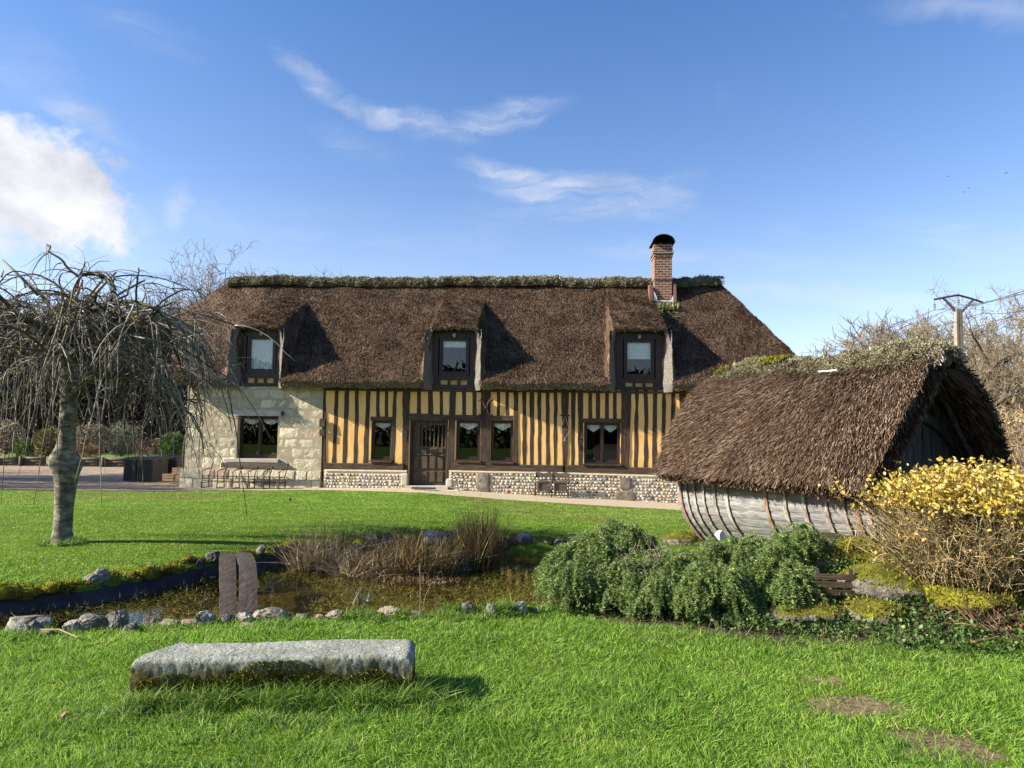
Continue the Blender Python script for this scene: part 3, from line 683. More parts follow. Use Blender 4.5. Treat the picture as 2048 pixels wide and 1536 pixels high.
def build_roof():
    us = list(np.arange(-7.2, 11.5, 0.085))
    for a, b in DORM: us = [x for x in us if min(abs(x-a), abs(x-b)) > 0.05]+[a, b]
    us = np.array(sorted(us))
    v_back = 2*V_RIDGE-V_EAVE
    vs = list(np.arange(V_EAVE, V_RIDGE+0.01, 0.07)); vs = [x for x in vs if abs(x-V_HOOD) > 0.04]+[V_HOOD]
    vs = sorted(vs)+list(np.linspace(V_RIDGE+0.12, v_back, 26)); vs = np.array(vs)
    Uu, Vv = np.meshgrid(us, vs, indexing='ij')
    # left verge: the half hip juts out and draws back towards the eaves
    zf = np.minimum(Z_TOP0+(Vv-V_EAVE)*SLOPE, Z_TOP0+(v_back-Vv)*SLOPE)
    uL = np.interp(zf, [Z_TOP0, RIDGE_Z-1.45, RIDGE_Z], [U_L-0.25, uRL-1.25, uRL-1.25])
    k = np.clip((-6.1-Uu)/(-6.1+7.2), 0, 1)
    Uu = np.where(Uu < -6.1, -6.1+(uL+6.1)*k, Uu)
    Zz = roof_z(Uu, Vv)
    P = np.stack([Uu, Vv, Zz], -1)
    flat = P.reshape(-1, 3)
    n1 = fbm(flat, 1.1, 3).reshape(Uu.shape); n2 = fbm(flat, 5.0, 2, 4.0).reshape(Uu.shape)
    P[..., 2] += (n1-0.5)*0.14+(n2-0.5)*0.07
    G = np.gradient(P, axis=0); Hh = np.gradient(P, axis=1)
    N = unit(np.cross(G, Hh)); 
    for _ in range(3):
        N[1:-1, 1:-1] = unit(N[1:-1, 1:-1]+N[:-2, 1:-1]+N[2:, 1:-1]+N[1:-1, :-2]+N[1:-1, 2:])
    thick = np.full(Uu.shape, 0.28)
    for (x0, x1) in DORM: thick = np.where((Uu > x0-0.01) & (Uu < x1+0.01) & (Vv > V_HOOD-0.01) & (Vv < 1.5), 0.13, thick)
    B = P-N*thick[..., None]
    a, b = Uu.shape
    keep = np.ones((a-1, b-1), bool)
    uc = 0.5*(us[1:]+us[:-1]); vc = 0.5*(vs[1:]+vs[:-1])
    for (x0, x1) in DORM:
        keep[np.ix_((uc > x0) & (uc < x1), vc < V_HOOD)] = False
    ii, jj = np.nonzero(keep)
    top = MB(); idx = lambda i, j: i*b+j
    F = np.stack([idx(ii, jj), idx(ii+1, jj), idx(ii+1, jj+1), idx(ii, jj+1)], -1)
    off = a*b
    Fb = (F+off)[:, ::-1]
    # rim faces where the neighbour is missing
    pad = np.zeros((a+1, b+1), bool); pad[1:-1, 1:-1] = keep
    rim = []
    for (di, dj, e0, e1) in ((-1, 0, (0, 1), (0, 0)), (1, 0, (1, 0), (1, 1)), (0, -1, (0, 0), (1, 0)), (0, 1, (1, 1), (0, 1))):
        miss = keep & ~pad[1+di:a+di, 1+dj:b+dj]
        i, j = np.nonzero(miss)
        p, q = idx(i+e0[0], j+e0[1]), idx(i+e1[0], j+e1[1])
        rim.append(np.stack([p, q, q+off, p+off][::-1], -1))
    V = np.vstack([P.reshape(-1, 3), B.reshape(-1, 3)])
    top.add(V, [F, Fb])
    roof = top.build('thatched_roof', M['thatch'], cottage, smooth=True)
    cut = MB(); R = np.vstack(rim)
    used, inv = np.unique(R.ravel(), return_inverse=True)
    cut.add(V[used], [inv.reshape(R.shape)])
    cut.build('cut_thatch_edge', M['thatch_cut'], roof)
    # straw ends over the visible slopes
    s = MB(); n = 290000
    fi = RNG.integers(0, len(F), n); fr = F[fi]
    c4 = V[fr]; w1, w2 = U(0, 1, n)[:, None], U(0, 1, n)[:, None]
    pos = (c4[:, 0]*(1-w1)+c4[:, 1]*w1)*(1-w2)+(c4[:, 3]*(1-w1)+c4[:, 2]*w1)*w2
    nn = unit(np.cross(c4[:, 1]-c4[:, 0], c4[:, 3]-c4[:, 0]))
    ok = pos[:, 1] < V_RIDGE+0.3; pos, nn = pos[ok], nn[ok]; n = len(pos)
    down = np.array([0, 0, -1.0])-nn*(-nn[:, 2:3]); down = unit(down+RNG.normal(0, 0.11, (n, 3)))
    lift = U(0.05, 0.42, n)*np.where(nn[:, 2] > 0.80, 0.25, 1.0)
    d = unit(down+nn*lift[:, None])
    bas = basis_from(d, None); 
    L = U(0.035, 0.11, n); W = U(0.0032, 0.009, n)
    tv = np.array([(-1, 0, 0), (1, 0, 0), (0.8, 1, 0), (-0.8, 1, 0)], float)
    x = unit(np.cross(d, nn)); bas = np.stack([x, d, nn], -1)
    s.scatter(tv, [(0, 1, 2, 3)], pos+nn*0.012, bas, np.stack([W, L, W], -1))
    # ragged straw along the eaves and the dormer hoods
    e = []
    for u in np.arange(-7.3, 11.3, 0.012):
        inside = any(a0 < u < b0 for a0, b0 in DORM)
        v = V_HOOD if inside else V_EAVE
        e.append((u, v))
    e = np.array(e); ez = roof_z(e[:, 0], e[:, 1])
    pe = np.stack([e[:, 0], e[:, 1], ez], -1)+RNG.normal(0, 0.015, (len(e), 3)); pe[:, 2] -= U(0.0, 0.2, len(e))*np.where(e[:, 1] > V_EAVE+0.01, 0.35, 1.0); pe[:, 1] += (ez-pe[:, 2])*0.9*0.8
    de = unit(np.stack([RNG.normal(0, 0.25, len(e)), np.full(len(e), -0.55), np.full(len(e), -1.0)], -1))
    xx = unit(np.cross(de, np.array([0, 1.0, 0]))); be = np.stack([xx, de, np.cross(xx, de)], -1)
    s.scatter(tv, [(0, 1, 2, 3)], pe, be, np.stack([U(0.006, 0.012, len(e)), U(0.03, 0.07, len(e)), U(0.01, 0.02, len(e))], -1))
    s.build('straw', M['thatch'], roof)
    # ridge turf: a lumpy cap
    us2 = np.arange(uRL-0.12, uRR+0.14, 0.06); th = np.linspace(-0.45, math.pi+0.45, 19)
    A, T = np.meshgrid(us2, th, indexing='ij')
    endf = np.clip(np.minimum(A-us2[0], us2[-1]-A)/0.25, 0.0, 1)**0.5
    rad = 0.23*(0.35+0.65*endf)
    zr = RIDGE_Z-0.14
    sag = 0.05*np.sin(A*0.8)+0.04*np.sin(A*2.1+1)
    G = np.stack([A, V_RIDGE-np.cos(T)*rad*1.6, zr-0.03+np.sin(T)*rad*1.05+sag*0.5], -1)
    fl = G.reshape(-1, 3); nz = fbm(fl, 4.5, 4).reshape(A.shape); nz2 = fbm(fl, 14.0, 2).reshape(A.shape)
    dirv = np.stack([0*A, -np.cos(T), np.sin(T)], -1)
    G = G+dirv*((nz-0.5)*0.24+(nz2-0.5)*0.10)[..., None]
    tm = MB(); tm.grid(G)
    turf = tm.build('ridge_turf', M['turf_base'], cottage, smooth=True)
    q = MB(); n = 52000
    uu = U(uRL-0.08, uRR+0.1, n); tt = U(-0.35, 2.3, n)
    pos = np.stack([uu, V_RIDGE-np.cos(tt)*0.368, zr-0.03+np.sin(tt)*0.242+0.025*np.sin(uu*0.8)+0.02*np.sin(uu*2.1+1)], -1)
    pos = pos+np.stack([0*tt, -np.cos(tt), np.sin(tt)], -1)*((fbm(pos, 4.5, 4)-0.5)*0.24+(fbm(pos, 14.0, 2)-0.5)*0.10+U(-0.01, 0.02, n))[:, None]
    dd = unit(np.stack([RNG.normal(0, 0.7, n), -np.cos(tt), np.sin(tt)+0.2], -1)+RNG.normal(0, 0.5, (n, 3)))
    q.scatter(np.array([(-1, 0, 0), (1, 0, 0), (0.15, 1, 0)]), [(0, 1, 2)], pos, basis_from(dd), np.stack([U(0.006, 0.018, n), U(0.012, 0.042, n)*(1+1.8*(RNG.random(n) < 0.06)), U(0.01, 0.02, n)], -1))
    q.build('ridge_tufts', M['turf'], turf)
    t2 = MB()
    for x in (hu(1345, 600, 1.9), hu(1318, 606, 1.9), hu(1330, 606, 1.9)):
        for _ in range(45):
            b0 = np.array([x+U(-0.12, 0.12), 1.75+U(-0.12, 0.12), roof_z(np.array([x]), np.array([1.75]))[0]-0.02])
            L = U(0.12, 0.34); dv = np.array([U(-0.5, 0.5), U(-0.6, 0.1), 1.0]); dv /= np.linalg.norm(dv)
            w = 0.016; sd = np.array([U(-1, 1), U(-1, 1), 0]); sd = sd/np.linalg.norm(sd)*w
            t2.add([b0-sd, b0+sd, b0+dv*L*0.6+sd*0.8, b0+dv*L, b0+dv*L*0.6-sd*0.8], [np.array([[0, 1, 2, 4]]), np.array([[4, 2, 3]])])
    for _ in range(160):       # clumps hanging under the chimney
        x = hu(1333, 620, 1.6)+U(-0.3, 0.33); v = U(1.05, 1.7)
        b0 = np.array([x, v, roof_z(np.array([x]), np.array([v]))[0]+0.03]); dv = unit(np.array([U(-0.6, 0.6), -0.8, U(-0.6, 0.7)])); L = U(0.08, 0.26)
        sd = unit(np.array([U(-1, 1), U(-1, 1), U(-1, 1)]))*0.012
        t2.add([b0-sd, b0+sd, b0+dv*L], [(0, 1, 2)])
    t2.build('roof_iris', M['iris'], cottage)
build_roof()

# chimney
def build_chimney():
    vC = 2.05
    a = hu(1309, 560, vC); b = hu(1344, 560, vC); zt = hz(1326, 488, vC); zb = hz(1326, 604, vC)
    ch = MB(); d = 0.62
    ch.box((a, vC, zb-0.9), (b, vC+d, zt-0.42)); ch.box((a-0.022, vC-0.022, zt-0.55-0.62), (b+0.022, vC+d+0.022, zt-0.55-0.55))
    ch.box((a-0.022, vC-0.022, zt-0.42), (b+0.022, vC+d+0.022, zt-0.32)); ch.box((a-0.05, vC-0.05, zt-0.32), (b+0.05, vC+d+0.05, zt-0.24)); ch.box((a-0.02, vC-0.02, zt-0.24), (b+0.02, vC+d+0.02, zt))
    c = ch.build('chimney', M['brick'], cottage)
    # arched metal cowl
    g = MB(); th = np.linspace(0, math.pi, 15); w = (b-a)/2+0.085; um = (a+b)/2
    prof = [(um-math.cos(t)*w, zt+0.02+math.sin(t)*0.27) for t in th]
    for v0, v1, k in ((vC-0.16, vC+d+0.1, 1),):
        outer = [(x, v0, z) for x, z in prof]; inner = [(um+(x-um)*0.94, v0, zt+0.0+(z-zt)*0.93) for x, z in prof[::-1]]
        n = len(prof)
        Vv = np.array(outer+inner); Q = Vv+np.array([0, v1-v0, 0])
        F = []
        for i in range(n-1): F += [(i, i+1, 2*n-2-i, 2*n-1-i)]
        F2 = [tuple(x+2*n for x in f[::-1]) for f in F]
        S = [(i, (i+1) % (2*n), 2*n+(i+1) % (2*n), 2*n+i) for i in range(2*n)]
        g.add(np.vstack([Vv, Q]), F+F2+S)
    # back plate closes the far end
    g.prism([(x, vC+d, z) for x, z in prof], (0, 0.02, 0))
    for x in (a+0.02, b-0.05):
        for v in (vC+0.02, vC+d-0.06): g.box((x, v, zt-0.02), (x+0.03, v+0.03, zt+0.16))
    g.build('chimney_cowl', M['black_metal'], c)
    f = MB(); zf = zb-0.02
    f.box((a-0.01, vC-0.045, zf-0.03), (b+0.01, vC-0.005, zf+0.07)); f.prism([(a-0.012, vC-0.03, zf), (a-0.012, vC+0.35, zf+0.42), (a-0.012, vC+0.35, zf+0.58), (a-0.012, vC-0.03, zf+0.36)], (-0.03, 0, 0))
    f.prism([(a-0.04, vC-0.05, zf-0.02), (a+0.10, vC-0.05, zf-0.02), (a+0.05, vC-0.05, zf+0.2), (a-0.02, vC-0.05, zf+0.34)], (0, -0.02, 0))
    f.prism([(b+0.04, vC-0.05, zf-0.02), (b-0.10, vC-0.05, zf-0.02), (b-0.03, vC-0.05, zf+0.10), (b+0.02, vC-0.05, zf+0.22)], (0, -0.02, 0))
    f.build('chimney_flashing', M['zinc'], c)
    r = MB()
    r.prism([(a-0.07, vC-0.12, zf+0.02), (a-0.07, vC+0.28, zf+0.30), (a-0.07, vC+0.28, zf+0.62), (a-0.07, vC-0.05, zf+0.5)], (-0.10, 0, 0.02))
    r.build('rusty_side_sheet', M['rust'], c); r = MB()
    r.prism([(b+0.05, vC-0.12, zf+0.0), (b+0.05, vC+0.3, zf+0.40), (b+0.05, vC+0.3, zf+0.72), (b+0.05, vC-0.0, zf+0.6)], (0.08, 0, 0.0))
    r.build('rusty_side_sheet', M['rust'], c)
build_chimney()

# ------------------------------------------------------------------ walls
WALL_TOP = EAVE_Z+0.07
Z_SILL_L = lambda px: np.interp(px, [640, 810, 900, 1130, 1300, 1400, 1700], [hz(640, 925), hz(810, 927), hz(900, 927), hz(1130, 931), hz(1300, 936), hz(1400, 938), hz(1700, 946)])
# openings: px range and py range of the whole frame; kind
WIN = [dict(n='two', x=(475, 556), y=(832, 917), wall='stone'),
       dict(n='one', x=(742, 785), y=(840, 921), wall='timber'),
       dict(n='one', x=(912, 961), y=(840, 921), wall='timber'),
       dict(n='one', x=(981, 1027), y=(841, 923), wall='timber'),
       dict(n='two', x=(1168, 1241), y=(844, 928), wall='timber')]
DOOR = dict(x=(819, 895), y=(840, 972))
def rect(w):
    (x0, x1), (y0, y1) = w['x'], w['y']; ym = (y0+y1)/2; xm = (x0+x1)/2
    return hu(x0, ym), hu(x1, ym), hz(xm, y1), hz(xm, y0)
def wall_sheet(u0, u1, z0, z1, holes, v, reveal, mb):
    us = sorted({u0, u1, *[h[0] for h in holes], *[h[1] for h in holes]}); us = [x for x in us if u0 <= x <= u1]
    zs = sorted({z0, z1, *[h[2] for h in holes], *[h[3] for h in holes]}); zs = [x for x in zs if z0 <= x <= z1]
    for a, b in zip(us[:-1], us[1:]):
        for c, d in zip(zs[:-1], zs[1:]):
            if any(h[0]-1e-6 <= a and b <= h[1]+1e-6 and h[2]-1e-6 <= c and d <= h[3]+1e-6 for h in holes): continue
            mb.quad((a, v, c), (b, v, c), (b, v, d), (a, v, d))
    for h in holes:
        a, b, c, d = h
        if a < u0 or b > u1: continue
        mb.quad((a, v, c), (a, v, d), (a, v+reveal, d), (a, v+reveal, c)); mb.quad((b, v, d), (b, v, c), (b, v+reveal, c), (b, v+reveal, d))
        mb.quad((a, v, d), (b, v, d), (b, v+reveal, d), (a, v+reveal, d)); mb.quad((a, v, c), (a, v+reveal, c), (b, v+reveal, c), (b, v, c))

def build_walls():
    R = [rect(w) for w in WIN]; rd = rect(DOOR)
    y = MB(); wall_sheet(U_J-0.05, U_R, GB, WALL_TOP, R[1:]+[(rd[0], rd[1], GB, rd[3])], 0.0, 0.24, y)
    y.quad((U_R, 0, GB), (U_R, 5.6, GB), (U_R, 5.6, WALL_TOP), (U_R, 0, WALL_TOP))
    y.quad((U_R, 5.6, GB), (U_L, 5.6, GB), (U_L, 5.6, WALL_TOP), (U_R, 5.6, WALL_TOP))
    y.build('plaster_wall', M['plaster'], cottage)
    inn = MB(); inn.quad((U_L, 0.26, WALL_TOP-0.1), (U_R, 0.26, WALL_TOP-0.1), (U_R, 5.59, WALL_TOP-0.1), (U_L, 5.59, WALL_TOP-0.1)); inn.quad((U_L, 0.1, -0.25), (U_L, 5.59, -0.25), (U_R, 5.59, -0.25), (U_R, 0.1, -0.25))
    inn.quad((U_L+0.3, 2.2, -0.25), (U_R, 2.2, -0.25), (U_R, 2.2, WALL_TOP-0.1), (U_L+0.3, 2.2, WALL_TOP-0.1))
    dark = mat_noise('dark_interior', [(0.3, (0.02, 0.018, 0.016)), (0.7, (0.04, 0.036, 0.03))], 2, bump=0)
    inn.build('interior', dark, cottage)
    # stone end wall: mortar sheet and courses of rough blocks
    s = MB(); w1 = R[0]
    wall_sheet(U_L, U_J, GB, WALL_TOP, [w1], -0.03, 0.30, s)
    s.quad((U_L, -0.03, GB), (U_L, -0.03, WALL_TOP+0.6), (U_L, 5.6, WALL_TOP+0.6), (U_L, 5.6, GB)); s.quad((U_J, -0.03, GB), (U_J, 0.3, GB), (U_J, 0.3, WALL_TOP), (U_J, -0.03, WALL_TOP))
    # gable triangle under the half hip
    s.add([(U_L, -0.03, WALL_TOP+0.6), (U_L, 5.6, WALL_TOP+0.6), (U_L, V_RIDGE+1.2, RIDGE_Z-1.9), (U_L, V_RIDGE-1.2, RIDGE_Z-1.9)], [(0, 1, 2, 3)])
    sw = s.build('stone_wall', M['mortar_shaded'], cottage)
    b = MB(); g = np.random.default_rng(21)
    zs = [GB+0.02, -0.20, 0.11, 0.40, 0.76, 1.06, 1.34, 1.66, 1.98, 2.20, 2.50, 2.80, WALL_TOP]
    base = hz(480, 973); zs = [z+0.0 for z in zs]
    def block(u0, u1, z0, z1, v, relief):
        nu, nz_ = max(3, int((u1-u0)/0.055)), max(3, int((z1-z0)/0.055))
        A, B = np.meshgrid(np.linspace(0, 1, nu+1), np.linspace(0, 1, nz_+1), indexing='ij')
        P = np.stack([u0+A*(u1-u0), 0*A, z0+B*(z1-z0)], -1)
        fl = P.reshape(-1, 3); o = g.uniform(0, 30)
        ed = np.minimum(np.minimum(A, 1-A)*(u1-u0), np.minimum(B, 1-B)*(z1-z0))
        lift = np.clip(ed/0.022, 0, 1)**0.6
        nz = fbm(fl, 4.0, 4, o).reshape(A.shape)
        nf = fbm(fl, 13.0, 3, o+2).reshape(A.shape)
        P[..., 1] = v-lift*(relief+(nz-0.5)*0.022+np.minimum(nf-0.45, 0)*0.08)
        wob = 0.035
        P[..., 0] += (fbm(fl, 5.0, 2, o+3).reshape(A.shape)-0.5)*wob*2; P[..., 2] += (fbm(fl, 5.0, 2, o+6).reshape(A.shape)-0.5)*wob*1.6
        b.grid(P.transpose(1, 0, 2))
    for z0, z1 in zip(zs[:-1], zs[1:]):
        low = z1 < 0.5
        u = U_L-(0.0 if not low else 0.10); endu = U_J-0.02 if not low else U_J+0.02
        while u < endu-0.05:
            wdt = g.uniform(0.35, 0.82) if g.random() > 0.2 else g.uniform(0.14, 0.3)
            if z1-z0 < 0.25: wdt *= 0.7
            u1 = min(u+wdt, endu); 
            if endu-u1 < 0.15: u1 = endu
            segs = [(u, u1)]
            if z1 > w1[2]+0.02 and z0 < w1[3]+0.17:
                segs = []
                if u < w1[0]-0.02: segs.append((u, min(u1, w1[0]-0.02)))
                if u1 > w1[1]+0.02: segs.append((max(u, w1[1]+0.02), u1))
            for a, c in segs:
                if c-a > 0.07: block(a+0.017, c-0.017, z0+0.015, z1-0.015, -0.028-(0.095 if low else 0.0), g.uniform(0.004, 0.013))
            u = u1
    b.build('ashlar_blocks', M['ashlar'], sw, smooth=True)
    # battered base course and window dressings
    l = MB(); l.box((U_L-0.11, -0.112, GB), (U_J+0.03, 0.0, 0.40)); l.build('base_course', M['mortar_shaded'], sw)
    d = MB(); d.box((w1[0]-0.12, -0.055, w1[3]+0.004), (w1[1]+0.12, 0.02, w1[3]+0.17)); d.build('lintel', M['step'], sw)
    d = MB(); d.box((w1[0]-0.32, -0.16, w1[2]-0.11), (w1[1]+0.07, 0.2, w1[2]-0.012), 0.008); d.build('window_sill', M['step'], sw)
    # flint plinth under the timber frame
    g = np.random.default_rng(5)
    tv, tf = ico(1); plinths = []
    for (pa, pb) in ((650, 815), (899, 1690)):
        pl = MB(); f = MB(); cp = MB()
        ua, ub = hu(pa, 950), (hu(pb, 960) if pb < 1600 else U_R)
        zs_ = lambda u: float(Z_SILL_L(1024+(u+H0[0])/21*1420))
        uu = np.linspace(ua, ub, 25); zt = np.array([zs_(u) for u in uu])-0.195
        pl.grid(np.array([np.stack([uu, 0*uu-0.10, 0*uu+GB], -1), np.stack([uu, 0*uu-0.10, zt], -1), np.stack([uu, 0*uu, zt], -1)])[:, ::-1])
        z = -0.42
        while z < 0.75:
            u = ua+g.uniform(0, 0.06)
            while u < ub-0.05:
                top = zs_(u)-0.235
                sx, szz = g.uniform(0.022, 0.062)*(1.5 if g.random() < 0.12 else 1.0), g.uniform(0.024, 0.046)
                if z+0.03 < top and z > gz(*to_world(u, -0.1, 0)[:2])-0.03:
                    V = np.sign(tv)*np.abs(tv)**0.7*np.array([sx, 0.022, szz])*(1+0.38*(vnoise(tv, 2.4, g.uniform(0, 30))-0.5)[:, None]*2)
                    f.add(V+np.array([u+sx*0.5, -0.102, z+g.uniform(-0.012, 0.012)]), tf)
                u += sx*2+g.uniform(0.006, 0.03)
            z += 0.090+g.uniform(-0.006, 0.006)
        p = pl.build('flint_plinth', M['mortar'], cottage); plinths.append(p)
        f.build('flint_stones', M['flint'], p, smooth=True)
        cp.grid(np.array([np.stack([uu, 0*uu-0.125, zt-0.045], -1), np.stack([uu, 0*uu-0.125, zt-0.01+0.01*np.sin(uu*7)], -1), np.stack([uu, 0*uu, zt-0.004], -1)])[:, ::-1])
        cp.build('plinth_coping', M['mortar'], p)
    for (x0, x1, y0, y1) in ((954, 980, 946, 986), (1238, 1262, 955, 978), (1229, 1269, 982, 1001), (804, 817, 946, 971), (893, 906, 957, 974)):
        st = MB(); a, c = hu(x0, (y0+y1)/2), hu(x1, (y0+y1)/2); zt, zb = hz((x0+x1)/2, y0), hz((x0+x1)/2, y1)
        P, F = ico(4); P = np.sign(P)*np.abs(P)**0.35; P = P*(1+(fbm(P, 1.6, 4, x0*0.1)-0.5)*0.16)[:, None]*np.array([(c-a)/2, 0.045, (zt-zb)/2])
        st.add(P+np.array([(a+c)/2, -0.10, (zt+zb)/2]), F)
        st.build('plinth_block', M['brownrock'] if x0 not in (804, 893) else M['step'], plinths[0 if x0 == 804 else 1], smooth=True)
    sp = MB(); a, c = hu(812, 972), hu(897, 972); z = hz(855, 971)
    sp.box((a, -0.16, GB), (c, 0.26, z)); sp.box((a-0.05, -0.42, GB), (c+0.35, -0.16, z-0.10)); sp.build('door_step', M['step'], cottage)
    # timber frame ------------------------------------------------
    def stud(pt, pb, ytop, ybot, v0=-0.008, wob=0.012, name='timber_stud', thick=0.09):
        """px edges at the top and at the bottom; slightly wavy like old oak"""
        zt = WALL_TOP-0.02 if ytop is None else hz(sum(pt)/2, ytop); zb = hz(sum(pb)/2, ybot)
        a0, a1 = hu(pt[0], 800), hu(pt[1], 800); b0, b1 = hu(pb[0], 930), hu(pb[1], 930)
        zt_ref, zb_ref = hz(sum(pt)/2, 790), hz(sum(pb)/2, 930)
        n = max(5, int((zt-zb)/0.13)); m = MB(); o = U(0, 50)
        t = np.linspace(0, 1, n+1); z = zb+(zt-zb)*t
        k = np.clip((z-zb_ref)/(zt_ref-zb_ref), -0.1, 1.2)
        L = b0+(a0-b0)*k; Rr = b1+(a1-b1)*k
        q = np.stack([0*z, 0*z, z], -1)
        L = L+(fbm(q, 2.6, 3, o)-0.5)*wob*5; Rr = Rr+(fbm(q, 2.6, 3, o+9)-0.5)*wob*5
        f0 = v0+(fbm(q, 3.0, 2, o+4)-0.5)*0.012
        G = np.stack([np.stack([L, 0*z+0.03, z], -1), np.stack([L, np.minimum(f0+0.006, -0.001), z], -1), np.stack([L+0.012, f0, z], -1), np.stack([Rr-0.012, f0, z], -1), np.stack([Rr, np.minimum(f0+0.006, -0.001), z], -1), np.stack([Rr, 0*z+0.03, z], -1)], 1)
        m.grid(G.transpose(1, 0, 2))
        return m.build(name, M['timber'], cottage)
    full = [((669, 676.7), (664, 671.8)), ((689, 697.6), (684.5, 692.5)), ((710, 718), (706, 713.5)), ((732, 741), (726, 735.5)), ((786.5, 794), (780, 788.5)),
            ((1044.5, 1052.5), (1044.5, 1052)), ((1059.5, 1068), (1060, 1067.5)), ((1075, 1082), (1076, 1083)), ((1091.5, 1099.5), (1092, 1099.5)), ((1108, 1115), (1107, 1113)),
            ((1143, 1150.5), (1141, 1148.5)), ((1155.6, 1167.4), (1156, 1165.5)), ((1270.5, 1277.5), (1268, 1274.5)), ((1288, 1296.5), (1287, 1295)), ((1306, 1314), (1304, 1312.5)),
            ((1323.6, 1332.5), (1322, 1330)), ((1342, 1350), (1340, 1348)), ((1386, 1394), (1385, 1393)), ((1405, 1413), (1404, 1412)), ((1424, 1432), (1423, 1431)), ((1444, 1452), (1443, 1451)), ((1466, 1474), (1465, 1473)), ((1490, 1498), (1490, 1498)), ((1514, 1522), (1514, 1522))]
    for pt, pb in full: stud(pt, pb, None, 925+0.018*(pb[0]-650)+6)
    for x0, x1, yb in ((752, 759, 835), (769.5, 776, 835), (833.6, 842, 829), (856, 866, 829), (879, 886, 829), (924, 932, 831), (944.5, 953, 831), (993, 1000, 832), (1010.5, 1018, 832), (1176.5, 1184, 838), (1192, 1200, 838), (1210, 1217.7, 838), (1226, 1233.7, 838)):
        stud((x0, x1), (x0-0.2, x1-0.2), None, yb, -0.006, 0.009)
    for pt, pb, yb in (((640, 652), (640, 651), 962), ((806, 819.5), (804, 817), 946), ((900, 912), (893, 907), 958), ((962, 982), (960, 979), 926), ((1027, 1036), (1026, 1036), 930), ((1123, 1137.5), (1125, 1134), 946), ((1242, 1261.5), (1241.5, 1257), 938), ((1359, 1372), (1358, 1370), 948), ((1560, 1578), (1560, 1576), 950)):
        stud(pt, pb, None, yb, -0.020, 0.014, 'timber_post')
    def beam(xa, xb, ya0, ya1, yb0, yb1, v0=-0.02, name='timber_rail', wob=0.012):
        m = MB(); n = max(5, int(abs(xb-xa)/9)); t = np.linspace(0, 1, n+1); px = xa+(xb-xa)*t; o = U(0, 50)
        u = np.array([hu(x, 860) for x in px]); zt = np.array([hz(x, ya0+(yb0-ya0)*k) for x, k in zip(px, t)]); zb = np.array([hz(x, ya1+(yb1-ya1)*k) for x, k in zip(px, t)])
        q = np.stack([u, 0*u, 0*u], -1)
        zt = zt+(fbm(q, 2.0, 3, o)-0.5)*wob*4; zb = zb+(fbm(q, 2.0, 3, o+8)-0.5)*wob*5
        f0 = v0+(fbm(q, 2.5, 2, o+4)-0.5)*0.02
        G = np.stack([np.stack([u, 0*u+0.03, zb], -1), np.stack([u, f0+0.008, zb], -1), np.stack([u, f0, zb+0.012], -1), np.stack([u, f0, zt-0.012], -1), np.stack([u, f0+0.008, zt], -1), np.stack([u, 0*u+0.03, zt], -1)], 1)
        m.grid(G)
        return m.build(name, M['timber_flat'], cottage)
    beam(740.5, 786.8, 833.5, 841, 833.5, 840.5, -0.014)
    beam(817, 901, 827, 841, 829, 841, -0.028, 'door_lintel')
    beam(910, 962, 830.5, 841, 831, 841.5, -0.014); beam(980.5, 1028, 831.5, 842, 832, 842, -0.014)
    beam(1166, 1243, 836.5, 845.5, 837, 846, -0.014)
    beam(651, 809, 925, 937, 927, 938, -0.075, 'sill_beam'); beam(905, 1126, 926, 941, 930.5, 945, -0.078, 'sill_beam', 0.016)
    beam(1131, 1330, 930, 947, 936, 951, -0.075, 'sill_beam', 0.016); beam(1330, 1640, 936, 951, 945, 960, -0.075, 'sill_beam')
    beam(640, 1640, 776, 781, 785, 790, -0.03, 'wall_plate')
    for y0, y1 in ((838, 854), (859, 872)):      # blocks on the corner post
        m = MB(); m.box((hu(641), -0.10, hz(646, y1)), (hu(651), -0.04, hz(646, y0)), 0.008); m.build('post_bracket', M['timber_flat'], cottage)
build_walls()

